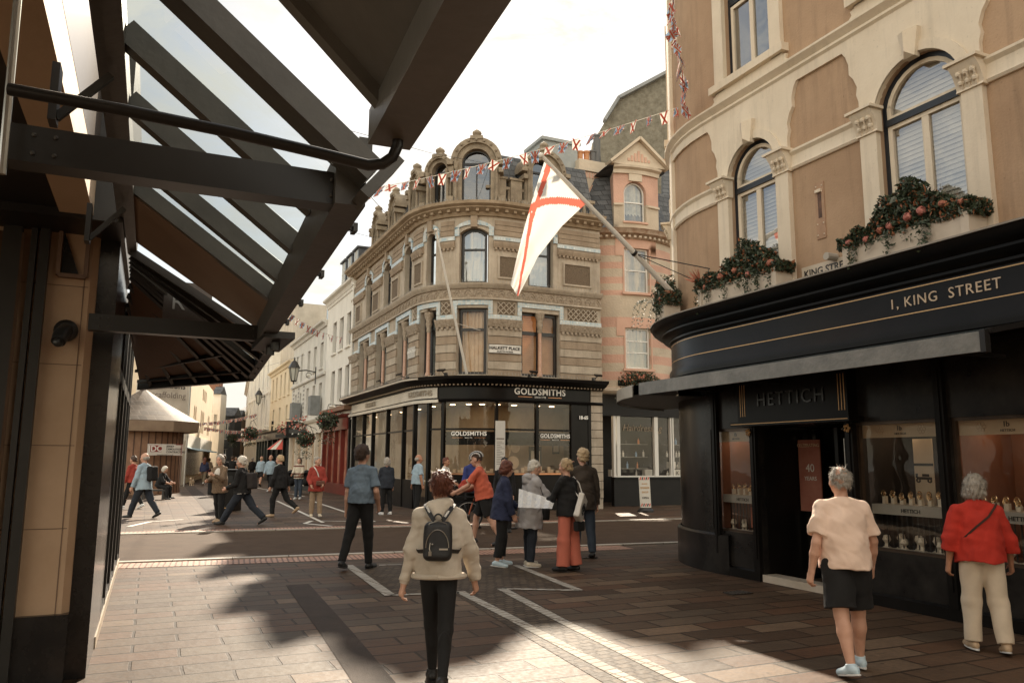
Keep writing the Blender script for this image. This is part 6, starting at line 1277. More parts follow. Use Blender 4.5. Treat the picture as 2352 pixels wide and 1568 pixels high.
# A-board
ab = gp(1483, 1175); t = thing('pavement_sign', 'white barber shop sign with striped ends on a black foot standing on the far pavement', 'sign', tuple(ab)); X = Vector((1, .12, 0)).normalized(); N_ = X.cross(Vector((0, 0, 1)))
m = MB(); hh = 1.0; c = ab + Vector((0, 0, .14)); w_ = .18
outl = [(-w_, 0), (w_, 0), (w_, hh - .05), (w_ - .05, hh), (-w_ + .05, hh), (-w_, hh - .05)]; sh = -.03; m.prism([c + X * (a - b * .04) + Vector((0, 0, b)) for a, b in outl], N_ * .04); m.build('board', M('board_white', (.66, .63, .56), rough=.5), t)
m = MB(); m.lathe(ab, [(.27, 0), (.27, .05), (.2, .12), (.0, .13)], 14, sx=1, sy=.8); m.build('base', DARKW, t)
for z_ in (.04, .88):
    for k in range(5):
        m = MB(); m.prism([c + N_ * .041 + X * (-.16 + k * .065 + a - z_ * .04) + Vector((0, 0, z_ + b)) for a, b in ((0, 0), (.035, 0), (.065, .09), (.03, .09))], N_ * .003); m.build('stripe', DARKW if k % 2 else FLW['red'], t)
for s_, z_, sz in (('BLANES', .74, .05), ('BARBER', .60, .085), ('SHOP', .46, .085), ('OPEN', .28, .085)): text('lettering', s_, sz, DARKW if s_ == 'OPEN' else GILT, t, c + N_ * .042 + X * (-z_ * .04) + Vector((0, 0, z_)), X, (0, 0, 1), .002, bold=.002)
# ================================================================ left-hand building and its glazed canopies
def TS(t, s, z=0.0): p = T2 * t + S2 * s; return Vector((p.x, p.y, z))
def tp(x, y, t): return pl(x, y, TS(t, 0), T3)      # pixel on the vertical plane t = const (along the street)
def sp_(x, y, s): return pl(x, y, TS(0, s), S3)     # pixel on the vertical plane s = const (across the street)
BST = M('brown_limestone', (.40, .265, .165), (.52, .36, .24), .8, .75, .2, 14); BLK = M('black_granite', (.010, .009, .009), (.022, .02, .019), 4, .22, spec=.5)
CGR = M('canopy_steel', (.050, .047, .042), (.085, .08, .07), 2.5, .42, .1, 20); CDK = M('dark_steel', (.012, .011, .010), (.022, .020, .018), 3, .4)
lb = thing('left_building', 'brown limestone shop entrance with black granite and glass front at the left edge', 'building', tuple(TS(-.5, 7)))
SP = 6.9
m = MB(); m.box(TS(-1.44, SP + .45, 1.97), (1.84, .9, 2.94), T3); 
m.prism([TS(-.52, SP, .5), TS(-.475, SP + .05, .5), TS(-.475, SP + .9, .5), TS(-.52, SP + .9, .5)], Vector((0, 0, 2.94)))
for z in (1.15, 1.85, 2.55): pass
m.build('pier', BST, lb)
m = MB()
for z in (1.12, 1.74, 2.36, 2.98): m.box(TS(-1.21, SP - .002, z), (1.36, .004, .006), T3)
m.box(TS(-.56, SP - .002, 1.95), (.006, .004, 2.9), T3); m.build('stone_joint', M('joint', (.16, .10, .065)), lb)
m = MB(); m.box(TS(-1.42, SP + .5, .25), (1.9, 1.1, .498), T3); m.build('plinth', BLK, lb)
m = MB()
for x0, x1 in ((8, 17), (-60, -20)): a, b = sp_(x0 + 14, 1057, SP - .03), sp_(x1 + 20, 1057, SP - .03); w = (b - a).length; c = (a + b) / 2; m.box((c.x, c.y, 1.72), (w, .08, 3.43), T3)
a, b = sp_(44, 1057, SP - .03), sp_(68, 1057, SP - .03); c = (a + b) / 2; m.box((c.x, c.y, 1.72), ((b - a).length, .10, 3.43), T3)

m.build('door_frame', CDK, lb)
m = MB(); a, b = sp_(-180, 1057, SP - .06), sp_(6, 1057, SP - .06); c = (a + b) / 2; m.box((c.x, c.y, 1.7), ((b - a).length, .02, 3.3), T3); m.build('entrance_door', M('dark_bronze_glass', (.05, .03, .02), (.12, .07, .045), 1.5, .12, spec=.7), lb)
m = MB(); m.box(TS(-.61, SP / 2 - 1.2 + .45, 3.565), (.22, SP + 4.0 + .9, .27), T3); m.build('entablature', M('lit_limestone', (.58, .46, .34), (.68, .56, .43), .8, .75, .15, 14), lb)  # sunlit face put into a paler copy of the brown limestone
m = MB(); m.box(TS(-2.0, SP / 2 - 1.2, 3.5), (2.7, SP + 4, .08), T3); m.build('entrance_ceiling', CDK, lb)
# framed recess near the top of the pier
m = MB(); a, b = sp_(133, 632, SP - .02), sp_(206, 530, SP - .02); c = (a + b) / 2; w, h = abs((b - a).dot(T3)), abs(b.z - a.z)
for (dx, dzz, ww, hh) in ((0, h / 2, w, .03), (0, -h / 2, w, .03), (-w / 2, 0, .03, h), (w / 2, 0, .03, h)): m.box(c + T3 * dx + Vector((0, 0, dzz)), (ww, .07, hh), T3)
fr = m.build('square_recess', M('bronze_trim', (.16, .09, .055), rough=.5), lb); m = MB(); m.prism([c + T3 * (-w / 2 + .02) + Vector((0, 0, -h / 2 + .02)) - S3 * .0, c + T3 * (w / 2 - .05) + Vector((0, 0, -h / 2 + .02)), c + T3 * (-w / 2 + .02) + Vector((0, 0, h / 2 - .03))], -S3 * .01); m.build('dark_wedge', BLK, fr)
cam_ = thing('security_camera', 'small black dome camera fixed on the brown limestone pier', 'camera', tuple(sp_(145, 762, SP))); c = sp_(152, 760, SP); ax = Matrix.Rotation(AZ, 3, 'Z') @ Matrix.Rotation(R(90), 3, 'X')
m = MB(); m.lathe(c, [(.0, 0), (.085, 0), (.085, .03), (.06, .05), (0, .05)], 20, ax); m.build('base', DARKW, cam_)
m = MB(); m.tube([c - S3 * .04, c - S3 * .12 + Vector((0, 0, -.05)) - T3 * .02, c - S3 * .17 + Vector((0, 0, -.11)) - T3 * .03], [.055, .058, .05], 16); m.ball(c - S3 * .175 + Vector((0, 0, -.115)) - T3 * .03, .036, 12, 8); m.build('camera_body', M('satin_black', (.02, .02, .02), rough=.4), cam_)
# black facade on the street
FT = -.33
m = MB(); m.box(TS(FT - .25, 7.95, 1.7), (.5, 1.9, 3.4), T3); m.box(TS(FT - .6, 9.6, 1.7), (.5, 2.2, 3.4), T3); m.build('granite_wall', BLK, lb)
m = MB(); m.box(TS(FT - .1, 11.0, .05), (.22, 6.0, .10), T3); m.build('sill', M('pale_sill', (.42, .34, .25), (.5, .42, .33), 3, .5), lb)
m = MB()
for s_, w_ in ((8.75, .10), (9.7, .10), (10.75, .12), (11.9, .14), (13.1, .10), (13.9, .14)): m.box(TS(FT - .06, s_, 1.72), (.12, w_, 3.3), T3)
for z in (2.52, 3.36): m.box(TS(FT - .06, 11.3, z), (.11, 5.2, .12), T3)
m.box(TS(FT - .06, 11.3, .14), (.11, 5.2, .08), T3); m.box(TS(FT - .45, 13.9, 1.7), (.7, .1, 3.3), T3); m.build('glazing_frame', CDK, lb)
m = MB(); m.quad(TS(FT - .06, 8.7, .15), TS(FT - .06, 13.9, .15), TS(FT - .06, 13.9, 3.3), TS(FT - .06, 8.7, 3.3)); m.build('glass', glassmat('bay_glass', (.85, .82, .78), .3), lb)
m = MB(); m.box(TS(-2.9, 10.6, 3.6), (4.2, 6.8, .4), T3); m.box(TS(-5.0, 10.6, 2), (.2, 6.8, 4), T3); m.box(TS(-1.0, 7.7, 4.2), (1.4, 2.6, 1.6), T3); m.build('roof', CDK, lb)
# mass of the building towards and behind the viewer
m = MB(); m.box(TS(-3.2, -8.5, 4.6), (5.2, 12, 4.5), T3); m.box(TS(-3.0, -9.5, 1.8), (4.0, 9, 3.6), T3); m.build('upper_wall', BST, lb)
m = MB(); m.box(TS(-.95, 2.4, 4.76), (.9, 8.6, 2.1), T3); m.build('dark_cladding', M('brown_cladding', (.05, .035, .026), (.10, .075, .055), 1.6, .25, spec=.7), lb)
# ---- glazed canopy
E0_, E1_ = (.60, 2.72), (.77, 6.5)
def ev(k): return E0_[0] + (E1_[0] - E0_[0]) * k, E0_[1] + (E1_[1] - E0_[1]) * k
ZE = 2.60; ZR = 3.38; TR = -.21
can = thing('glass_canopy', 'grey steel canopy with sloping glass panes and rafters along the left shopfront', 'canopy', tuple(TS(.3, 4.5, 2.6)))
def up_of(a, b): d = (b - a).normalized(); return d.cross(S3).normalized() * -1
m = MB(); a, b = TS(E0_[0], E0_[1], ZE + .06), TS(E1_[0], E1_[1], ZE + .06); m.bar(a, b, .11, .20); m.bar(a + Vector((0, 0, .13)) + T3 * .05, b + Vector((0, 0, .13)) + T3 * .05, .05, .07); m.build('eaves_beam', CGR, can)
for s_, w_, te in ((2.82, .10, .64), (6.42, .10, .78)): m = MB(); m.box(TS((-.47 + te) / 2, s_, ZE + .03), (.47 + te, w_, .12), T3); m.build('tie_beam', CDK, can)
nR = 4
KS = [(v - E0_[1]) / (E1_[1] - E0_[1]) for v in (3.42, 4.12, 4.85, 5.45)]
for i in range(nR):
    k = KS[i]; t_, s_ = ev(k); a, b = TS(t_ - .03, s_, ZE + .16), TS(TR, s_, ZR + .02); m = MB(); m.bar(a, b, .085, .10, S3.cross((b - a).normalized())); m.build('rafter', CGR, can)
m = MB(); t_, s_ = ev(0); a, b = TS(t_ + .06, s_ - .02, ZE + .13), TS(TR - .2, s_ - .02, ZR + .20); u_ = S3.cross((b - a).normalized()); a, b = TS(t_ + .02, s_ + .05, ZE + .12), TS(TR - .2, s_ + .05, ZR + .17); m.bar(a, b, .07, .08, u_); a2, b2 = TS(t_ + .06, s_ - .05, ZE + .06), TS(TR - .2, s_ - .05, ZR + .14); m.bar(a2, b2, .13, .09, u_); m.bar(a2 + (a2 - b2).normalized() * .01, a2 + (a2 - b2).normalized() * .05, .16, .20, u_); m.build('edge_rafter', CGR, can)
m = MB()
for k0, k1 in zip([.02] + KS[:-1], KS):
    (t0, s0), (t1, s1) = ev(k0), ev(k1); m.quad(TS(t0, s0, ZE + .205), TS(t1, s1, ZE + .205), TS(TR, s1, ZR + .075), TS(TR, s0, ZR + .075))
m.build('roof_glass', glassmat('canopy_glass', (.88, .92, .90), .12), can)
m = MB(); m.box(TS(TR - .03, 3.2, ZR + .0), (.07, 7.6, .14), T3); m.box(TS(-.29, 3.2, ZR + .08), (.10, 7.6, .04), T3); m.build('ridge_gutter', CGR, can)
for s_ in (1.2, 3.6, 5.6):
    m = MB(); m.bar(TS(-.45, s_, 3.05), TS(-.26, s_, 3.28), .03); m.box(TS(-.46, s_, 3.15), (.03, .10, .25), T3); m.build('wall_bracket', CDK, can)
for k in (.20, .46, .70, .92):
    m = MB(); t_, s_ = ev(k); c = TS(t_ + .14, s_, ZE + .10); c = c - T3 * .03; m.box(c, (.10, .022, .02), T3); m.box(c + T3 * .045, (.02, .07, .04), T3); m.box(c - T3 * .02 - Vector((0, 0, .02)), (.05, .03, .03), T3); m.build('glass_clip', CDK, can)
m = MB()
for s_, te in ((2.82, .64), (6.42, .78)):
    for t_ in (te - .04, te - .10, -.40, -.34):
        for dz_ in (0, .06): m.ball(TS(t_, s_ - .052, ZE + dz_), .008, 6, 4)
m.build('bolt', CGR, can)
m = MB(); t_, s_ = ev(.9); c = TS(t_ + .06, s_ + .15, ZE - .05); m.box(c, (.22, .8, .05), T3); m.lathe(c + Vector((0, 0, -.09)) + S3 * .1, [(0, 0), (.035, 0), (.035, .06)], 10); m.lathe(c + Vector((0, 0, -.09)) - S3 * .2, [(0, 0), (.035, 0), (.035, .06)], 10); m.build('spotlight_bar', CDK, can)
# solid panel bay at the far end of the canopy
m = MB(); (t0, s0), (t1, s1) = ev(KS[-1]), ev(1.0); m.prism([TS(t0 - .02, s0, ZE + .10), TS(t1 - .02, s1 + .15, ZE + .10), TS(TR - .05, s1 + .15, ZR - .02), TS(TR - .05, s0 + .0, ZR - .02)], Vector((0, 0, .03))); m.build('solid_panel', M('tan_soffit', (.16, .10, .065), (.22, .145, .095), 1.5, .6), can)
# ---- nearer solid canopy
nc = thing('solid_canopy', 'plain grey solid canopy with box gutter overhead, nearer the top of the view', 'canopy', tuple(TS(.3, 1, 2.6)))
NS = 2.23
m = MB(); m.prism([TS(.57, NS - .10, ZE + .09), TS(TR, NS - .10, ZR + .04), TS(TR, -2.5, ZR + .04), TS(.31, -2.5, ZE + .09)], Vector((0, 0, .04))); CG2 = M('hazed_canopy_steel', (.12, .115, .105), (.17, .165, .15), 2.2, .38, .1, 18); m.build('roof_panel', CG2, nc)  # veiling flare put into a paler copy of the canopy steel
m = MB(); m.bar(TS(.605, NS, ZE + .05), TS(.34, -2.5, ZE + .05), .13, .11); m.build('box_gutter', CG2, nc)
m = MB(); m.bar(TS(.56, NS - .11, ZE + .08), TS(TR, NS - .11, ZR + .02), .05, .05, S3.cross(TS(TR, 0, ZR) - TS(.56, 0, ZE))); m.build('end_trim', CG2, nc)
pa = TS(.615, NS - .06, ZE + .0); e1 = tp(20, 205, -.41); mid_ = sp_(700, 340, NS + .18)
m = MB(); q0 = pa; pts_ = [pa + Vector((0, 0, .03)), pa + Vector((0, 0, -.02)), pa + Vector((0, 0, -.055)) - T3 * .012 + S3 * .01, pa + Vector((0, 0, -.078)) - T3 * .04 + S3 * .02, pa + Vector((0, 0, -.085)) - T3 * .08 + S3 * .03]
tgt = e1; pts_ += [pts_[-1].lerp(tgt, k) + Vector((0, 0, .012 * math.sin(math.pi * k))) for k in (.15, .4, .7, 1)]
m.tube(pts_, .017, 12); m.build('drain_pipe', CDK, nc)
m = MB(); m.tube([tp(46, -60, -.43), tp(22, 200, -.43), tp(4, 400, -.43)], .011, 8); tag(m.build('steel_door_edge', M('bright_steel', (.62, .62, .58), rough=.25, metal=.7)), 'thin bright metal edge of the open shop door at the left', 'door edge')
# ---- hipped canopy beyond
hc = thing('hipped_canopy', 'brown hipped canopy with dark ribs beyond the glass canopy', 'canopy', tuple(TS(0, 9, 2.6)))
A_ = dp(322, 884, 9.9); B_ = dp(577, 861, 8.7); C_ = dp(628, 783, 6.6); D_ = TS(-.25, 6.9, 3.34); E_ = TS(-.35, 9.8, 3.25); print('hip', A_, B_, C_, D_)
m = MB(); m.quad(A_, B_, D_ + S3 * .8, E_); gA, gB = B_.lerp(C_, .38), B_.lerp(C_, .60); m.add([B_, gA, D_ + S3 * .5, D_ + S3 * .8], [(0, 1, 2, 3)]); m.add([gB, C_, D_, D_ + S3 * .25], [(0, 1, 2, 3)])
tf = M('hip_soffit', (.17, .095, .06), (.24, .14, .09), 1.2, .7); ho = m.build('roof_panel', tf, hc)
m = MB(); m.quad(gA, gB, D_ + S3 * .25, D_ + S3 * .5); m.build('roof_glass', MATS['canopy_glass'], hc)
m = MB(); tD = D_ + S3 * .8
for k in (.12, .34, .56, .76, .92): m.bar(A_.lerp(B_, k) - Vector((0, 0, .03)), E_.lerp(tD, k) - Vector((0, 0, .03)), .045, .06)
for k in (0, .2, .38, .60, .8, 1): m.bar(B_.lerp(C_, k) - Vector((0, 0, .03)), (D_ + S3 * (.8 - .8 * k)) - Vector((0, 0, .03)), .045, .06)
m.bar(A_.lerp(E_, .28) - Vector((0, 0, .05)), B_.lerp(tD, .28) - Vector((0, 0, .05)), .035); m.bar(A_.lerp(E_, .12) - Vector((0, 0, .05)), B_.lerp(tD, .10) - Vector((0, 0, .05)), .035); m.build('rib', CDK, hc)
m = MB(); m.bar(A_, B_, .08, .13); m.bar(B_ + Vector((0, 0, .02)), C_ + Vector((0, 0, .02)), .08, .13); m.build('eaves_beam', CDK, hc)
sgn = thing('hanging_fascia_sign', 'dim glass sign board with pale letters RO behind the canopy beam', 'sign', tuple(TS(.0, 6.9, 3))); a, b = sp_(372, 737, 7.6), sp_(489, 655, 7.6); c = (a + b) / 2; m = MB(); m.box(c, (abs((b - a).dot(T3)), .03, abs(b.z - a.z)), T3); m.build('board', M('smoked_board', (.06, .05, .05), (.10, .085, .08), 2, .3), sgn); text('lettering', 'RO', .2, M('pale_letter', (.36, .37, .38), rough=.5), sgn, c + Vector((0, 0, -.07)) - S3 * .02, T3, (0, 0, 1), .003)
# ================================================================ buildings behind the viewer and across (seen in the glass)
for i, (p, d, L_, zt, mt, lb_) in enumerate([(TS(-7.5, -24), S2, 10, 9.5, WHR, 'white rendered building up the street behind the viewer on the left'), (TS(6.2, -30), S2, 14, 11, STONE, 'buff stone building up the street behind the viewer on the right'), (TS(-8, -32), T2, 22, 12, CRR, 'cream building closing the street behind the viewer')]):
    a = Vector((p.x, p.y)); P = Path([a, a + d * L_] if i != 1 else [a + d * L_, a]);
    if i == 2: P = Path([a + d * L_, a])
    t = thing('street_building', lb_, 'building', (a.x, a.y, 0)); m = MB(); ops = [(q, q + 1.1, z, z + 1.9) for z in (4.2, 7.2) for q in [1 + 2.3 * k for k in range(int((P.L - 1) / 2.3))]]; wall(m, P, 0, P.L, 0, zt, ops, .2); m.quad(P.at(0, 0, zt), P.at(P.L, 0, zt), P.at(P.L, -5, zt), P.at(0, -5, zt)); m.build('wall', mt, t)
    for o in ops: plainwin(t, P, *o, .2, WHP, PANE)
    m = MB(); panel(m, P, .5, P.L - .5, .5, 3.2, .02); m.build('shopfront', BLACKP, t)
# ================================================================ people: bodies and clothes as smooth implicit surfaces
class Field:
    def __init__(s, lo, hi, h):
        s.o = np.array(lo, float) - 3 * h; s.h = h; s.n = np.ceil((np.array(hi, float) + 3 * h - s.o) / h).astype(int) + 1; s.F = np.full(s.n, .3, np.float32)
    def sub(s, lo, hi):
        a = np.maximum(np.floor((np.array(lo) - s.o) / s.h).astype(int), 0); b = np.minimum(np.ceil((np.array(hi) - s.o) / s.h).astype(int) + 1, s.n)
        if (b <= a).any(): return None, None
        ax = [s.o[i] + s.h * np.arange(a[i], b[i]) for i in range(3)]
        return (slice(a[0], b[0]), slice(a[1], b[1]), slice(a[2], b[2])), (ax[0][:, None, None], ax[1][None, :, None], ax[2][None, None, :])
    def put(s, sl, d, k):
        f = s.F[sl]; hh = np.clip(.5 + .5 * (d - f) / k, 0, 1); s.F[sl] = d * (1 - hh) + f * hh - k * hh * (1 - hh)
    def cap(s, a, b, ra, rb, k=.02, sc=None, cut=None, cut0=None):
        """tapered limb a->b; sc=(unit vector, factor) widens it; cut: trim flat at b (cut0 at a)"""
        a = np.array(a, float); b = np.array(b, float); R_ = max(ra, rb) * (max(1, sc[1]) if sc else 1) + k + .02
        sl, P = s.sub(np.minimum(a, b) - R_, np.maximum(a, b) + R_)
        if sl is None: return
        d = b - a; L2 = max(d.dot(d), 1e-9); q = [P[i] - a[i] for i in range(3)]
        t = np.clip((q[0] * d[0] + q[1] * d[1] + q[2] * d[2]) / L2, 0, 1); q = [q[i] - d[i] * t for i in range(3)]
        if sc:
            u, f = sc; w = (q[0] * u[0] + q[1] * u[1] + q[2] * u[2]) * (1 - 1 / f); q = [q[i] - u[i] * w for i in range(3)]
        D = np.sqrt(q[0] ** 2 + q[1] ** 2 + q[2] ** 2) - (ra + (rb - ra) * t)
        L_ = math.sqrt(L2); n = d / L_
        if cut: D = np.maximum(D, (P[0] - b[0]) * n[0] + (P[1] - b[1]) * n[1] + (P[2] - b[2]) * n[2])
        if cut0: D = np.maximum(D, -((P[0] - a[0]) * n[0] + (P[1] - a[1]) * n[1] + (P[2] - a[2]) * n[2]))
        s.put(sl, D.astype(np.float32), k)
    def ell(s, c, r, A=None, k=.02, op='add'):
        c = np.array(c, float); r = np.array(r, float); R_ = r.max() + k + .02; sl, P = s.sub(c - R_, c + R_)
        if sl is None: return
        q = [P[i] - c[i] for i in range(3)]
        if A is not None: q = [q[0] * A[0][i] + q[1] * A[1][i] + q[2] * A[2][i] for i in range(3)]
        k0 = np.sqrt((q[0] / r[0]) ** 2 + (q[1] / r[1]) ** 2 + (q[2] / r[2]) ** 2) + 1e-6; k1 = np.sqrt((q[0] / r[0] ** 2) ** 2 + (q[1] / r[1] ** 2) ** 2 + (q[2] / r[2] ** 2) ** 2) + 1e-6
        D = (k0 * (k0 - 1) / k1).astype(np.float32)
        if op == 'add': s.put(sl, D, k)
        else: s.F[sl] = np.maximum(s.F[sl], -D)
    def plane(s, c, n):    # keep the side against n
        X = [s.o[i] + s.h * np.arange(s.n[i]) for i in range(3)]
        D = (X[0][:, None, None] - c[0]) * n[0] + (X[1][None, :, None] - c[1]) * n[1] + (X[2][None, None, :] - c[2]) * n[2]; s.F = np.maximum(s.F, D.astype(np.float32))
    def rough(s, amp, fr, seed):
        g = random.Random(seed); X = [s.o[i] + s.h * np.arange(s.n[i]) for i in range(3)]; X = (X[0][:, None, None], X[1][None, :, None], X[2][None, None, :]); D = 0
        for i in range(4):
            v = Vector((g.gauss(0, 1), g.gauss(0, 1), g.gauss(0, .7))).normalized() * fr * g.uniform(.6, 1.5); w = Vector((g.gauss(0, 1), g.gauss(0, 1), g.gauss(0, 1))) * fr * .5
            D = D + np.sin(X[0] * v.x + X[1] * v.y + X[2] * v.z + g.random() * 6 + 1.4 * np.sin(X[0] * w.x + X[1] * w.y + X[2] * w.z))
        s.F = s.F + (amp * .5 * D).astype(np.float32)
    def mesh(s, name, mat, parent, colorfn=None):
        F = s.F; n = F.shape; S = F < 0
        c8 = [(i, j, k) for i in (0, 1) for j in (0, 1) for k in (0, 1)]; cs = [S[i:n[0] - 1 + i, j:n[1] - 1 + j, k:n[2] - 1 + k] for i, j, k in c8]
        cnt = sum(c.astype(np.int8) for c in cs); M_ = (cnt > 0) & (cnt < 8); I = np.argwhere(M_); N = len(I)
        if N == 0: return None
        idx = np.full(M_.shape, -1, np.int32); idx[M_] = np.arange(N)
        V = np.stack([F[I[:, 0] + i, I[:, 1] + j, I[:, 2] + k] for i, j, k in c8], 1); acc = np.zeros((N, 3)); w = np.zeros(N)
        for a in range(8):
            for b in range(a + 1, 8):
                ca, cb_ = np.array(c8[a]), np.array(c8[b])
                if abs(ca - cb_).sum() != 1: continue
                x = (V[:, a] < 0) != (V[:, b] < 0); t = V[x, a] / (V[x, a] - V[x, b]); acc[x] += ca + t[:, None] * (cb_ - ca); w[x] += 1
        vs = s.o + s.h * (I + acc / w[:, None]); fs = []
        for ax in range(3):
            sh = [slice(0, None)] * 3; A_ = S.take(range(n[ax] - 1), ax); B_ = S.take(range(1, n[ax]), ax); X = A_ != B_; E = np.argwhere(X); u, v = (ax + 1) % 3, (ax + 2) % 3
            ok = (E[:, u] > 0) & (E[:, v] > 0) & (E[:, u] < n[u] - 1) & (E[:, v] < n[v] - 1); E = E[ok]; sg = A_[E[:, 0], E[:, 1], E[:, 2]]
            def C_(du, dv): Q = E.copy(); Q[:, u] += du; Q[:, v] += dv; return idx[Q[:, 0], Q[:, 1], Q[:, 2]]
            q = np.stack([C_(-1, -1), C_(0, -1), C_(0, 0), C_(-1, 0)], 1); q[~sg] = q[~sg][:, ::-1]; fs.append(q)
        fs = np.concatenate(fs); me = bpy.data.meshes.new(name); me.vertices.add(len(vs)); me.vertices.foreach_set('co', vs.ravel()); me.loops.add(len(fs) * 4); me.loops.foreach_set('vertex_index', fs.ravel().astype(np.int32))
        me.polygons.add(len(fs)); me.polygons.foreach_set('loop_start', np.arange(0, len(fs) * 4, 4, dtype=np.int32)); me.polygons.foreach_set('loop_total', np.full(len(fs), 4, np.int32)); me.update(calc_edges=True); me.validate(); me.shade_smooth(); me.materials.append(mat)
        o = bpy.data.objects.new(name, me); COL.objects.link(o); o.parent = parent; return o

def fab(n, c, d=.75, r=.9, b=.25): return M('fabric_' + n, tuple(v * d for v in c), c, 7, r, b, 320)
SKIN = M('skin', (.50, .27, .18), (.60, .35, .25), 6, .55, .05, 200); SKIN2 = M('skin_tanned', (.36, .17, .10), (.46, .23, .14), 6, .55, .05, 200)
HR = {'brown': M('hair_brown', (.035, .018, .010), (.075, .040, .024), 30, .55, .5, 120), 'auburn': M('hair_auburn', (.085, .022, .010), (.16, .045, .02), 30, .5, .5, 120), 'grey': M('hair_grey', (.26, .23, .19), (.42, .38, .33), 30, .6, .5, 120), 'white': M('hair_white', (.55, .50, .42), (.72, .68, .60), 30, .6, .5, 120), 'blonde': M('hair_blonde', (.36, .24, .12), (.58, .44, .27), 30, .55, .5, 120), 'black': M('hair_black', (.008, .007, .006), (.02, .016, .013), 30, .5, .5, 120)}
SH = {'black': M('shoe_black', (.012, .011, .010), rough=.5), 'white': M('shoe_white', (.62, .62, .60), (.72, .72, .70), 20, .6), 'blue': M('shoe_pale_blue', (.42, .55, .62), (.55, .66, .72), 20, .6), 'tan': M('shoe_tan', (.38, .26, .16), (.50, .36, .23), 20, .6), 'cream': M('shoe_cream', (.55, .48, .37), (.65, .58, .46), 20, .6)}
def dv(a, c=0, sd=1): a, c = R(a), R(c); return np.array([sd * math.sin(c), math.sin(a) * math.cos(c), -math.cos(a) * math.cos(c)])

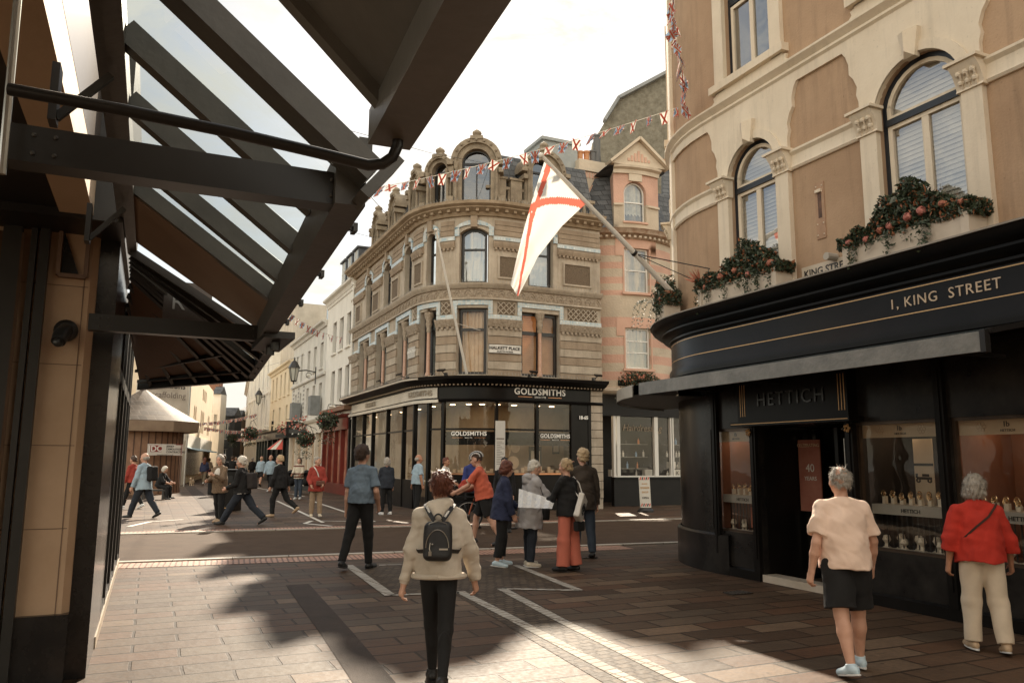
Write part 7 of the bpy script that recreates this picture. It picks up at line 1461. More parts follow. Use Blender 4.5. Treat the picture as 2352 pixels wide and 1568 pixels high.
def person(label, px, py, H=1.72, face=0, legs=((8, 5), (-8, 8)), arms=((-5, 8, 10, 6), (5, 8, 12, 6)), lean=3, head=(0, 0), w=1.0, belly=0, top=('long', None), bottom=('trousers', None), shoes='black', hair=('short', 'brown'), skin=SKIN, vox=.011, z=0.0, curl=22, group=None, extra=None, sit=False, eyes=None, Y=None):
    root = thing('person', label, 'person', tuple(gp(px, py, z)) if Y is None else (dp(px, 1057, Y).x, Y, z), R(face), group)
    h = vox; hip = np.array([0, 0, .52 * H]); lo = min(h * .62, 1)
    # --- skeleton
    J = {}
    for i, sd in ((0, -1), (1, 1)):
        hp = hip + np.array([sd * .048 * H * w, 0, 0]); a, k = legs[i][:2]; ab = legs[i][2] if len(legs[i]) > 2 else 2
        kn = hp + dv(a, ab, sd) * .245 * H; an = kn + dv(a - k, ab * .6, sd) * .235 * H; J['hip', i], J['knee', i], J['ankle', i] = hp, kn, an
        fp = legs[i][3] if len(legs[i]) > 3 else max(0, (k - a) * .75 if a < k and a < 4 else 0); J['foot', i] = fp
        f = np.array([sd * .10, math.cos(R(fp)), -math.sin(R(fp))]); J['fdir', i] = f / np.linalg.norm(f)
    low = min(min((J['ankle', i] + J['fdir', i] * .11 * H)[2], J['ankle', i][2]) - (.040 * H) for i in (0, 1))
    if sit: low = min(J['ankle', i][2] for i in (0, 1)) - .04 * H
    sh_ = np.array([0, 0, -low])
    for kx in list(J):
        if isinstance(J[kx], np.ndarray) and kx[0] != 'fdir': J[kx] = J[kx] + sh_
    hip = hip + sh_; Lr = np.array(Matrix.Rotation(R(-lean), 3, 'X')); 
    def U(x, y, zz): return hip + Lr @ np.array([x * H, y * H, (zz - .52) * H])
    for i, sd in ((0, -1), (1, 1)):
        s0 = U(sd * .100 * w, 0, .796); a1, c1, a2, c2 = arms[i][:4]; el = s0 + dv(a1, c1, sd) * .172 * H; wr = el + dv(a2, c2, sd) * .150 * H
        J['sho', i], J['elb', i], J['wri', i] = s0, el, wr
    Hr = Lr @ np.array(Matrix.Rotation(R(head[0]), 3, 'Z') @ Matrix.Rotation(R(-head[1] + lean * .6), 3, 'X')); nb = U(0, 0, .845)
    def HD(x, y, zz): return nb + Hr @ np.array([x * H * HS, y * H * HS, ((zz - .845) * HS - (HS - 1) * .03) * H])
    HS = 1.08
    HH = H * HS
    allp = np.array([v for kx, v in J.items() if isinstance(v, np.ndarray) and kx[0] != 'fdir'] + [HD(0, 0, 1)]); mn = allp.min(0) - .16; mx = allp.max(0) + .16; mn[2] = -.02
    # --- body
    B = Field(mn, mx, h); X_ = Lr[:, 0]; 
    if True:
        B.ell(U(0, .0, .545), (.092 * H * w, .062 * H * w, .065 * H), Lr); B.ell(U(0, .004, .62), (.078 * H * w, (.055 + belly) * H * w, .085 * H), Lr, .04); B.ell(U(0, .0, .725), (.092 * H * w, .060 * H * w, .095 * H), Lr, .04)
        B.cap(U(-.072 * w, 0, .79), U(.072 * w, 0, .79), .034 * H, .034 * H, .03); [B.cap(U(0, -.008, .838), U(sd * .085 * w, 0, .794), .018 * H, .019 * H, .025) for sd in (-1, 1)]; B.cap(U(0, -.008, .81), HD(0, .0, .885), .035 * H, .031 * H, .03)
        B.ell(HD(0, -.002, .940), (.044 * HH, .056 * HH, .058 * HH), Hr, .01); B.ell(HD(0, .022, .905), (.034 * HH, .036 * HH, .040 * HH), Hr, .02); B.ell(HD(0, .034, .882), (.018 * HH, .016 * HH, .013 * HH), Hr, .015)
        B.cap(HD(0, .050, .940), HD(0, .064, .915), .0052 * H, .0088 * H, .006); B.ell(HD(0, .047, .952), (.030 * HH, .010 * HH, .006 * HH), Hr, .012)
        B.ell(HD(0, .0515, .897), (.013 * HH, .007 * HH, .0045 * HH), Hr, .006)
        for sd in (-1, 1):
            B.ell(HD(sd * .0435, .003, .923), (.006 * HH, .013 * HH, .019 * HH), Hr, .006); B.ell(HD(sd * .026, .036, .918), (.013 * HH, .014 * HH, .014 * HH), Hr, .015)
            if h < .012: B.ell(HD(sd * .0175, .056, .937), (.009 * HH, .007 * HH, .006 * HH), Hr, 0, 'sub')
        for i, sd in ((0, -1), (1, 1)):
            af = .84 if top[0] == 'long' else 1; B.cap(J['sho', i], J['elb', i], .0275 * H * w * af, .0225 * H * af, .02 * af); e, wv = J['elb', i], J['wri', i]; B.cap(e, e + (wv - e) * .4, .0235 * H * af, .024 * H * af, .015 * af); B.cap(e + (wv - e) * .4, wv, .024 * H * af, .0155 * H, .015)
            hd = (wv - e) / np.linalg.norm(wv - e); pn = np.array([-sd, .15, 0.]) if len(arms[i]) < 5 else np.array(arms[i][4], float); pn = pn - hd * pn.dot(hd); pn /= np.linalg.norm(pn) + 1e-9; fsd = np.cross(pn, hd) * (1 if sd < 0 else -1)
            fsd = -fsd if fsd[1] < -.05 and abs(hd[2]) > .5 else fsd; J['hand', i] = wv + hd * .045 * H + pn * .012 * H; J['hdir', i] = hd; J['pn', i] = pn
            B.cap(wv, wv + hd * .047 * H, .013 * H, .0145 * H, .01, (fsd, 1.55)); fr = max(.0050 * H, h * .72); cu = arms[i][5] if len(arms[i]) > 5 else curl
            for q in range(4):
                p = wv + hd * (.050 - .002 * abs(q - 1.2)) * H + fsd * (1.5 - q) * .0122 * H; d = hd; L_ = (.040, .046, .043, .034)[q] * H; an = 0
                for sg, frac in enumerate((.42, .32, .26)):
                    an += R(cu * (.7, 1.15, .9)[sg] + q * 2.5); d2 = hd * math.cos(an) + pn * math.sin(an); p2 = p + d2 * L_ * frac; B.cap(p, p2, fr * (1 - .07 * sg), fr * (.93 - .07 * sg), .003); p = p2
            p = wv + hd * .014 * H + fsd * .018 * H; d = hd * .62 + fsd * .62 + pn * .35; d /= np.linalg.norm(d); p2 = p + d * .026 * H; B.cap(p, p2, fr * 1.35, fr * 1.1, .006); d = hd * .85 + fsd * .15 + pn * .45; d /= np.linalg.norm(d); B.cap(p2, p2 + d * .024 * H, fr * 1.1, fr * .95, .004)
            lf = 1 if bottom[0] in ('shorts', 'skirt') else .84; a, k, c = J['hip', i], J['knee', i], J['ankle', i]; B.cap(a, k, .052 * H * w * lf, .033 * H * w * lf, .03 * lf); B.cap(k, k + (c - k) * .35, .031 * H * w * lf, .0325 * H * w * lf, .015 * lf); B.cap(k + (c - k) * .35, c, .0325 * H * w * lf, .0195 * H, .015 * lf)
            B.ell(k + (c - k) * .30 + np.array([0, -.010 * H, 0]), (.027 * H * w * lf, .026 * H * w * lf, .06 * H), None, .02 * lf); fd = J['fdir', i]; B.cap(c - fd * .01 * H - np.array([0, 0, .012 * H]), c + fd * .10 * H - np.array([0, 0, .026 * H]), .020 * H, .014 * H, .012)
    body = B.mesh('body', skin, root)
    # --- shoes
    for i in (0, 1):
        c, fd = J['ankle', i], J['fdir', i]; S_ = Field(c - .22, c + .24, min(h, .010)); up = np.array([0, 0, 1.]) - fd * fd[2]; up /= np.linalg.norm(up); hl = c - fd * .022 * H - up * .018 * H; sd_ = np.cross(fd, up)
        S_.cap(hl, hl + fd * .045 * H, .024 * H, .025 * H, .02, (sd_, .95)); S_.cap(hl + fd * .045 * H - up * .004 * H, hl + fd * .118 * H - up * .008 * H, .026 * H, .020 * H, .02, (sd_, 1.2)); S_.cap(c - up * .01 * H, c + up * .012 * H, .025 * H, .026 * H, .015, cut=True); S_.plane(hl - up * .0225 * H, -up)
        sm = SH[shoes]; o = S_.mesh('shoe', sm, root)
        if h < .010 or shoes in ('white', 'blue', 'cream'):
            m = MB(); prof = []; 
            for t in range(16):
                a = t / 16 * 2 * math.pi; prof.append(hl + fd * (.048 * H + .086 * H * math.cos(a)) + sd_ * (.027 * H * math.sin(a) * (1 + .18 * math.cos(a))) - up * .0235 * H)
            m.prism([Vector(p) for p in prof], Vector(up) * .008 * H); so = m.build('sole', SH['white'] if shoes != 'black' else SH['black'], o, local=True)
    # --- trousers
    kind, bm = bottom[0], bottom[1]; bl = bottom[2] if len(bottom) > 2 else 0
    T_ = Field(mn, mx, h); inf = (.007 if bottom[0] != 'leggings' else .004) + bl
    T_.ell(U(0, -.004, .545), (.094 * H * w + inf * .8, .065 * H * w + inf, .060 * H), Lr, .03); T_.cap(U(0, 0, .56), U(0, 0, .590), .063 * H * w + inf * .5, .060 * H * w + inf * .5, .03, (X_, 1.22), cut=True)
    for i, sd in ((0, -1), (1, 1)):
        a, k, c = J['hip', i], J['knee', i], J['ankle', i]
        if kind == 'shorts': e = a + (k - a) * .86; T_.cap(a, e, .056 * H * w + inf, .050 * H * w + inf + .012, .03, cut=True)
        elif kind == 'skirt': T_.cap(a, a + (k - a) * .9, .055 * H * w + inf, .06 * H * w + inf + .02, .06, cut=True)
        else:
            r0, r1, r2 = {'trousers': (.055, .040, .031), 'slim': (.053, .036, .0245), 'wide': (.058, .056, .058), 'leggings': (.0505, .0365, .0225), 'crop': (.055, .041, .036)}[kind]; e = k + (c - k) * (.97 if kind != 'crop' else .82)
            T_.cap(a, k, r0 * H * w + inf, r1 * H * w + inf, .03); T_.cap(k, e, r1 * H * w + inf, r2 * H * w + inf * (1 if kind != 'leggings' else .3), .02, cut=True)
            if kind in ('leggings', 'slim'): T_.ell(k + (c - k) * .30 + np.array([0, -.010 * H, 0]), (.028 * H * w, .028 * H * w, .06 * H), None, .02)
    if kind != 'leggings': T_.rough(.0045 if h < .012 else .006, 26, int(px))
    T_.mesh({'shorts': 'shorts', 'skirt': 'skirt', 'leggings': 'leggings'}.get(kind, 'trousers'), bm, root)
    # --- top
    sl, tm = top[0], top[1]; tl = top[2] if len(top) > 2 else {}; ti = .012 + tl.get('loose', 0); hem = tl.get('hem', .50)
    G = Field(mn, mx, h); G.ell(U(0, 0, .715), (.092 * H * w + ti * .8, .066 * H * w + ti * .8, .10 * H), Lr, .04); G.ell(U(0, .003, .625), (.086 * H * w + ti, (.062 + belly) * H * w + ti, .09 * H), Lr, .05); G.cap(U(-.068 * w, 0, .782), U(.068 * w, 0, .782), .036 * H + ti * .5, .036 * H + ti * .5, .04); [G.cap(U(sd * .02, -.006, .828), U(sd * .092 * w, 0, .797), .025 * H + ti * .6, .025 * H + ti * .5, .03) for sd in (-1, 1)]
    G.cap(U(0, 0, .62), U(0, .0, hem), .080 * H * w + ti, (.088 * H * w + ti) * tl.get('flare', 1), .05, (X_, 1.16), cut=True); 
    if belly == 0: pass
    G.cap(U(0, -.006, .815), U(0, .0, tl.get('neck', .845)), .042 * H, .036 * H + (.004 if tl.get('collar') else 0), .02, cut=True)
    for i, sd in ((0, -1), (1, 1)):
        s0, e, wv = J['sho', i], J['elb', i], J['wri', i]
        if sl == 'long': si = ti * .55; G.cap(s0, e, .029 * H * w + si * .7, .027 * H + si, .022); G.cap(e, e + (wv - e) * .93, .027 * H + si, .019 * H + si, .018, cut=True)
        elif sl == 'short': G.cap(s0, s0 + (e - s0) * .78, .028 * H * w + ti * .45, .031 * H + ti * .6 + .004, .022, cut=True)
        elif sl == 'half': G.cap(s0, e, .028 * H * w + ti * .45, .028 * H + ti * .6, .022); G.cap(e, e + (wv - e) * .45, .028 * H + ti * .6, .028 * H + ti * .7, .02, cut=True)
    if tl.get('hood'):
        G.cap(U(-.035, -.052, .842), U(.035, -.052, .842), .033 * H, .033 * H, .02); G.cap(U(0, -.06, .80), U(0, -.062, .845), .040 * H, .036 * H, .025, (X_, 1.2)); G.cap(U(-.035, .0, .855), U(-.03, .035, .835), .022 * H, .020 * H, .02); G.cap(U(.035, .0, .855), U(.03, .035, .835), .022 * H, .020 * H, .02)
    if tl.get('bust'): [G.ell(U(sd * .04, .052, .73), (.036 * H, .032 * H, .034 * H), Lr, .03) for sd in (-1, 1)]
    G.rough(tl.get('crease', .0055) * 1.1, tl.get('fr', 19) * 1.1, int(py) + 3); G.rough(.0028 if h < .012 else .003, 62, int(px) + 9); G.mesh(tl.get('name', 'shirt'), tm, root)
    # --- hair
    st, hc = hair
    Q = Field(HD(0, 0, .93) - .26, HD(0, 0, .93) + .22, min(h, .009)); hm_ = HR[hc]
    def front(zc=.955, yc=.030, n=(0, .80, -.60)): Q.plane(HD(0, yc, zc), Hr @ np.array(n))
    if st != 'none':
        if st in ('short', 'bun', 'pony'): Q.ell(HD(0, -.006, .947), (.0485 * HH, .0585 * HH, .058 * HH), Hr, .01); Q.ell(HD(0, -.030, .915), (.038 * HH, .030 * HH, .030 * HH), Hr, .02); front(); Q.plane(HD(0, 0, .897), Hr @ np.array((0, 0, -1.)))
        if st == 'thick': Q.ell(HD(0, -.008, .952), (.054 * HH, .064 * HH, .062 * HH), Hr, .01); Q.ell(HD(0, -.032, .915), (.043 * HH, .034 * HH, .034 * HH), Hr, .02); front(.96, .038); Q.plane(HD(0, 0, .893), Hr @ np.array((0, 0, -1.)))
        if st == 'bald': Q.ell(HD(0, -.010, .928), (.0475 * HH, .0555 * HH, .038 * HH), Hr, .01); front(.925, .02, (0, 1, 0)); Q.plane(HD(0, 0, .945), Hr @ np.array((0, 0.35, .93)))
        if st == 'crop': Q.ell(HD(0, -.005, .943), (.0462 * HH, .0575 * HH, .0585 * HH), Hr, .01); front(.965, .030); Q.plane(HD(0, 0, .905), Hr @ np.array((0, -.1, -1.)))
        if st == 'bob': Q.ell(HD(0, -.008, .945), (.055 * HH, .064 * HH, .064 * HH), Hr, .01); Q.ell(HD(0, -.020, .905), (.056 * HH, .048 * HH, .045 * HH), Hr, .03); front(.955, .036, (0, .93, -.36)); Q.plane(HD(0, 0, .872), Hr @ np.array((0, .1, -1.)))
        if st == 'long': Q.ell(HD(0, -.008, .945), (.053 * HH, .062 * HH, .062 * HH), Hr, .01); Q.cap(HD(0, -.03, .93), HD(0, -.055, .80), .046 * H, .042 * H, .03, (Hr[:, 0], 1.2)); front(.955, .030, (0, .93, -.36))
        if st == 'bun':
            Q.ell(HD(.0, -.060, .962), (.030 * HH, .026 * HH, .028 * HH), Hr, .012); Q.ell(HD(.012, -.055, .935), (.034 * HH, .022 * HH, .024 * HH), Hr, .012); Q.ell(HD(.0, -.03, .99), (.03 * HH, .03 * HH, .018 * HH), Hr, .02)
        if st == 'pony': Q.cap(HD(0, -.058, .955), HD(0, -.075, .87), .018 * H, .012 * H, .015)
        Q.rough(.0045, 130, 5); Q.rough(.006, 60, 9); ho_ = Q.mesh('hair', hm_, root)
        if ho_ is not None and st != 'bald' and (h < .0105):
            g = random.Random(int(px)); m = MB(); vv = ho_.data.vertices; n_ = len(vv); hc_ = Vector([float(v) for v in HD(0, -.01, .94)])
            for q in range(1500 if h < .009 else 500):
                v = vv[g.randrange(n_)]; nn = v.normal; p = v.co; fl = Vector((0, 0, -1)) - nn * nn.dot(Vector((0, 0, -1))) + Vector((g.gauss(0, .25), g.gauss(0, .25), g.gauss(0, .2)))
                if fl.length < .05: continue
                fl.normalize(); ln = g.uniform(.018, .042); sdv = nn.cross(fl).normalized() * g.uniform(.0008, .0018); a_ = p - nn * .002; b_ = p + fl * ln * .6 + nn * ln * g.uniform(.12, .3); c_ = p + fl * ln + nn * ln * g.uniform(.05, .3)
                m.add([a_ - sdv * 1.3, a_ + sdv * 1.3, b_ + sdv, b_ - sdv, c_], [(0, 1, 2, 3), (3, 2, 4)])
            m.build('hair_strands', hm_, ho_, local=True)
    # --- face details
    ang = abs((face + head[0] + 180) % 360 - 180)
    if eyes or (eyes is None and ang > 60):
        for sd in (-1, 1): m = MB(); m.ball(HD(sd * .0175, .0505, .937), .0056 * H, 8, 6); m.build('eye', M('eye_dark', (.02, .014, .010), rough=.2), root, local=True)
        m = MB(); m.ball(HD(0, .0545, .8975), .0062 * H, 8, 5, sx=1.7, sy=.6, sz=.45); m.build('mouth', M('lip', (.36, .12, .09), rough=.5), root, local=True)
    Wm = _world(root)
    def WL(p): return Wm @ Vector([float(v) for v in p])
    return dict(root=root, J=J, U=U, HD=HD, W=WL, H=H, w=w, Lr=Lr, Wm=Wm)
def strap(name, P, pts, wdt, mat, parent=None, th=.004, ups=None):
    """flat band through local points"""
    m = MB(); Pw = [P['W'](p) for p in pts]; vs = []
    c0 = P['W'](P['U'](0, 0, .72))
    for i, p in enumerate(Pw):
        t = (Pw[min(i + 1, len(Pw) - 1)] - Pw[max(i - 1, 0)]).normalized(); o = (p - c0); o = (o - t * o.dot(t)).normalized(); sd = t.cross(o); vs += [p + sd * wdt / 2, p - sd * wdt / 2, p - sd * wdt / 2 + o * th, p + sd * wdt / 2 + o * th]
    fs = [(i * 4 + k, i * 4 + 4 + k, i * 4 + 4 + (k + 1) % 4, i * 4 + (k + 1) % 4) for i in range(len(Pw) - 1) for k in range(4)] + [(0, 1, 2, 3), tuple(len(vs) - 4 + k for k in (3, 2, 1, 0))]
    m.add(vs, fs); return m.build(name, mat, parent)
def around(P, prof, off=.02):     # points on the torso surface: (angle deg from back, height)
    out = []
    for a, zz in prof:
        a = R(a); H = P['H']; w = P['w']; rx_ = .098 * H * w + off; ry_ = .068 * H * w + off
        if zz > .80: k_ = max(.25, 1 - (zz - .80) / .07); ry_ *= k_
        c = P['U'](0, 0, zz); out.append(c + P['Lr'] @ np.array([rx_ * math.sin(a), -ry_ * math.cos(a), 0]))
    return out
def softbag(name, label, cat, P, c, r, mat, parts=(), vox=.008, rot=None, seed=1, box=.5, group=None):
    """rounded-box bag in the person's local frame"""
    c = np.array(c, float); A = np.array(rot if rot is not None else P['Lr']); root = thing(name, label, cat, tuple(P['W'](c)), P['root'].rotation_euler.z, group)
    F = Field(-np.array([max(r) + .05] * 3), np.array([max(r) + .05] * 3), vox); X = [F.o[i] + F.h * np.arange(F.n[i]) for i in range(3)]; X = (X[0][:, None, None], X[1][None, :, None], X[2][None, None, :])
    q = [X[0] * A[0][i] + X[1] * A[1][i] + X[2] * A[2][i] for i in range(3)]; rr = min(r) * box
    d = [np.abs(q[i]) - (r[i] - rr) for i in range(3)]; F.F = (np.sqrt(sum(np.maximum(v, 0) ** 2 for v in d)) + np.minimum(np.maximum(np.maximum(d[0], d[1]), d[2]), 0) - rr).astype(np.float32); F.rough(.004, 30, seed)
    F.mesh('bag_body', mat, root); return root, A
# ================================================================ the people of the photograph
BK = fab('black', (.009, .0085, .0085)); NVY = fab('navy', (.025, .032, .075)); JEAN = fab('denim', (.045, .060, .085)); DJEAN = fab('dark_denim', (.022, .028, .040)); HOOD = fab('heather', (.64, .56, .46), .86, .95, .4); POLO = fab('slate_blue', (.17, .23, .29)); TEE = fab('peach', (.82, .62, .50), .975); REDT = fab('red', (.50, .03, .015)); CREAMT = fab('cream', (.66, .55, .42), .9); CORAL = fab('coral', (.60, .17, .11), .9); PARKA = fab('parka', (.44, .42, .42), .9); PARKB = fab('lilac', (.38, .36, .46), .9); DBRN = fab('dark_brown', (.055, .040, .028)); TAN = fab('tan', (.36, .26, .17), .9); SKYB = fab('sky', (.33, .43, .50), .92); WHT_ = fab('white', (.66, .62, .56), .93); KHK = fab('khaki', (.15, .115, .075), .9); BRED = fab('brick_red', (.33, .045, .03), .85); ROYAL = fab('royal', (.035, .05, .20)); COR2 = fab('orange_red', (.60, .13, .07), .92); GRYT = fab('grey_tee', (.12, .105, .09))
# --- 1 the walker with the backpack
P = person('young woman in a grey hoodie and black leggings walking away with a small black backpack', 1003, 1580, 1.575, face=2, legs=((20, 8, -2), (-20, 20, -1, 30)), arms=((-9, 14, 2, 12), (7, 15, 16, 12)), lean=3, head=(10, -4), top=('long', HOOD, {'hood': 1, 'loose': .026, 'hem': .515, 'crease': .011, 'fr': 15, 'name': 'hoodie', 'flare': 1.02}), bottom=('leggings', BK), shoes='black', hair=('bun', 'auburn'), vox=.0065, curl=30, w=.90)
m = MB(); hp_ = [P['W'](p) for p in around(P, [(k * 15, .520) for k in range(25)], .052)]; m.tube(hp_, .020, 8); m.build('hem_rib', HOOD, P['root'])
for i in (0, 1): e, wv = P['J']['elb', i], P['J']['wri', i]; m = MB(); m.tube([P['W'](e + (wv - e) * t) for t in (.84, .92, .985)], [.036, .036, .033], 14, cap=False); m.build('cuff', HOOD, P['root'])
H = P['H']; U_ = P['U']
bp, A = softbag('backpack', 'small black backpack on the back of the woman in the grey hoodie', 'backpack', P, U_(.0, -.135, .685), (.105, .062, .138), M('black_nylon', (.010, .010, .011), (.02, .02, .021), 30, .5, .3, 300), vox=.006, box=.75)
WB = _world(bp)
def bl(x, y, zz): return WB @ Vector([float(v) for v in A @ np.array([x, y, zz])])
m = MB(); m.tube([bl(.082 * math.cos(t), -.064 - .003 * math.sin(t), -.045 + .125 * math.sin(t) if math.sin(t) > 0 else -.045 + .04 * math.sin(t)) for t in [math.pi * k / 16 for k in range(17)]], .0035, 6); m.tube([bl(-.092, -.035, .03), bl(-.06, -.05, .125), bl(0, -.052, .142), bl(.06, -.05, .125), bl(.092, -.035, .03)], .003, 6); m.build('zip', M('zip_metal', (.35, .32, .28), rough=.3, metal=.8), bp)
m = MB(); m.box(bl(.045, -.064, -.055), (.062, .004, .011), bl(1, 0, 0.0) - bl(0, 0, 0)); m.build('metal_badge', M('badge_metal', (.66, .62, .55), rough=.3, metal=.6), bp)
m = MB(); m.tube([bl(.035 * math.cos(t), -.01, .135 + .055 * math.sin(t)) for t in [math.pi * k / 10 for k in range(11)]], .0065, 8); m.build('handle', MATS['black_nylon'], bp)
m = MB(); m.tube([bl(-.05, -.07, -.01), bl(-.055, -.075, -.05), bl(-.045, -.075, -.085)], .0035, 5); m.ball(bl(-.035, -.073, -.02), .007); m.box(bl(-.05, -.076, -.085), (.022, .006, .03)); m.build('charm', MATS['zip_metal'], bp)
for sd in (-1, 1):
    pts = [U_(sd * .020, -.125, .775), U_(sd * .038, -.108, .80), U_(sd * .058, -.080, .832), U_(sd * .066, -.035, .850), U_(sd * .070, .02, .842), U_(sd * .074, .068, .80), U_(sd * .086, .075, .73), U_(sd * .105, .0, .655), U_(sd * .095, -.07, .635), U_(sd * .055, -.115, .64)]
    o = strap('strap', P, pts, .032, MATS['black_nylon'], bp, .006)
    a_, b_ = P['W'](U_(sd * .036, -.116, .795)), P['W'](U_(sd * .060, -.086, .833)); X = (b_ - a_) * (1 if sd > 0 else 1); N_ = (P['W'](U_(0, -1, .8)) - P['W'](U_(0, 0, .8))).normalized(); X.normalize()
    if sd > 0: text('lettering', 'BIMBA', .022, WHP, o, a_ + N_ * .014 - X * .01, X, N_.cross(X), .0005, 'LEFT', bold=.0006)
    else: text('lettering', 'BIMBA', .022, WHP, o, b_ + N_ * .014 + X * .01, -X, N_.cross(-X), .0005, 'LEFT', bold=.0006)
# --- 2 tall man in the slate polo
P = person('tall young man in a slate blue polo and black trousers seen from behind', 824, 1306, 1.84, face=-12, legs=((-16, 12, 4, 12), (7, 2, 3)), arms=((-2, 7, 4, 4), (-10, 16, 38, -5)), lean=0, head=(-18, 0), w=.97, top=('short', POLO, {'loose': .012, 'hem': .535, 'collar': 1, 'neck': .852, 'name': 'polo_shirt', 'crease': .008}), bottom=('slim', BK, .006), shoes='black', hair=('thick', 'brown'), vox=.0085)
m = MB(); sbelt = around(P, [(k * 30, .535) for k in range(13)], .018); m.tube([P['W'](p) for p in sbelt], .010, 6); m.build('belt', BK, P['root'])
# --- 3 man in the peach tee
P = person('white haired man in a pale peach tee shirt, black shorts and pale blue trainers', 1957, 1545, 1.58, face=6, legs=((-12, 8, 3, 14), (10, 3, 5)), arms=((-6, 15, 10, 8), (2, 18, 22, 6)), lean=2, head=(-6, -2), w=1.1, belly=.012, top=('short', TEE, {'loose': .018, 'hem': .50, 'name': 'tee_shirt', 'crease': .009, 'fr': 16}), bottom=('shorts', BK, .012), shoes='blue', hair=('crop', 'grey'), skin=SKIN, vox=.0068, curl=28)
# --- 4 woman in red
P = person('grey haired woman in a red top and cream trousers facing the shop windows', 2272, 1497, 1.50, face=-14, legs=((5, 4, 3), (-5, 8, 3)), arms=((-4, 16, 12, 6), (2, 17, 20, 8)), lean=3, head=(-30, 6), w=1.06, top=('half', REDT, {'loose': .026, 'hem': .50, 'name': 'blouse', 'crease': .010, 'fr': 14}), bottom=('trousers', CREAMT, .010), shoes='tan', hair=('bob', 'grey'), skin=SKIN2, vox=.007, curl=28)
strap('bag_strap', P, around(P, [(55, .845), (40, .82), (15, .765), (-15, .71), (-45, .65), (-80, .60)], .035), .018, fab('strap', (.05, .02, .012)), P['root'])
# --- 5 bob haired woman in navy
P = person('woman with auburn bob in navy jacket, cropped black trousers and pale trainers', 1152, 1301, 1.60, face=-80, legs=((4, 6, 3), (-4, 6, 3)), arms=((14, 8, 55, -5), (4, 10, 22, 0)), lean=5, head=(8, 10), top=('long', NVY, {'loose': .02, 'hem': .44, 'name': 'jacket', 'flare': 1.05}), bottom=('crop', BK, .004), shoes='blue', hair=('bob', 'auburn'), vox=.010)
# --- 6 white haired woman with the map
P6 = person('white haired woman in a pale parka and dark jeans holding up a folded map', 1218, 1301, 1.62, face=-62, legs=((3, 3, 3), (-3, 3, 3)), arms=((28, 8, 86, -4), (36, 4, 88, -12)), lean=4, head=(-6, 12), top=('long', PARKA, {'loose': .03, 'hem': .36, 'name': 'parka', 'flare': 1.1, 'hood': 1, 'crease': .010}), bottom=('trousers', DJEAN, .002), shoes='cream', hair=('short', 'white'), vox=.010)
mp_ = thing('folded_map', 'open pale printed map held between the white haired woman and the blonde woman', 'map', tuple(dp(1248, 1150, 12.1))); A_, B_, C_, D_ = dp(1192, 1122, 12.15), dp(1275, 1148, 12.0), dp(1268, 1168, 11.85), dp(1190, 1165, 11.95)
m = MB(); nx = 8; vs = [A_.lerp(B_, i / nx).lerp(D_.lerp(C_, i / nx), j / 3) + Vector((0, .02 * (-1) ** i, .006 * (i % 2))) for j in range(4) for i in range(nx + 1)]; m.add(vs, [(j * 9 + i, j * 9 + i + 1, (j + 1) * 9 + i + 1, (j + 1) * 9 + i) for j in range(3) for i in range(nx)]); m.build('sheet', M('map_paper', (.50, .52, .56), (.74, .72, .68), 24, .8), mp_, smooth=0)
hb, A = softbag('handbag', 'black handbag hanging at the side of the white haired woman', 'handbag', P6, P6['U'](.10, .10, .50), (.11, .05, .09), BK, vox=.010); m = MB(); m.tube([P6['W'](P6['U'](*q)) for q in ((.06, .10, .54), (.10, .04, .64), (.13, .0, .80), (.15, .06, .64), (.14, .12, .54))], .007, 6); m.build('strap', BK, hb)
# --- 7 blonde woman with the tote
P7 = person('blonde woman in a black jacket and long coral trousers with a white tote bag', 1306, 1312, 1.64, face=52, legs=((3, 2, 2), (-3, 3, 2)), arms=((28, 6, 72, -8), (-6, 10, 12, 2)), lean=3, head=(6, 4), top=('long', BK, {'loose': .016, 'hem': .49, 'name': 'jacket'}), bottom=('wide', CORAL, .0), shoes='black', hair=('short', 'blonde'), vox=.010)
tb, A = softbag('tote_bag', 'white cotton tote bag printed with a black drawing on the shoulder of the blonde woman', 'tote bag', P7, P7['U'](-.02, -.15, .56), (.15, .045, .19), WHT_, vox=.010, rot=np.array(Matrix.Rotation(R(28), 3, 'Y') @ Matrix.Rotation(R(20), 3, 'Z'))); m = MB(); m.tube([P7['W'](P7['U'](*q)) for q in ((.05, -.14, .65), (.10, -.07, .78), (.12, .0, .845), (.11, .05, .80), (.0, -.12, .66))], .009, 6); m.build('handle', WHT_, tb)
WB = _world(tb); m = MB()
def tl_(x, zz): return WB @ Vector([float(v) for v in A @ np.array([x, -.052, zz])])
m.tube([tl_(.085 * math.cos(t), .085 * math.sin(t) - .01) for t in [k * .42 for k in range(16)]], .005, 5)
for k in range(9): m.tube([tl_(-.06 + k * .014, -.06 + .05 * math.sin(k)), tl_(-.05 + k * .013, .0), tl_(-.055 + k * .014, .05 + .01 * math.cos(k * 2))], .004, 4)
m.build('print', BK, tb)
hb, A = softbag('shoulder_bag', 'small black shoulder bag against the coral trousers of the blonde woman', 'handbag', P7, P7['U'](-.02, -.125, .40), (.10, .045, .075), BK, vox=.010); m = MB(); m.tube([P7['W'](P7['U'](*q)) for q in ((-.06, -.11, .44), (-.02, -.10, .62), (.09, -.05, .82), (.10, .03, .80))], .005, 5); m.build('strap', BK, hb)
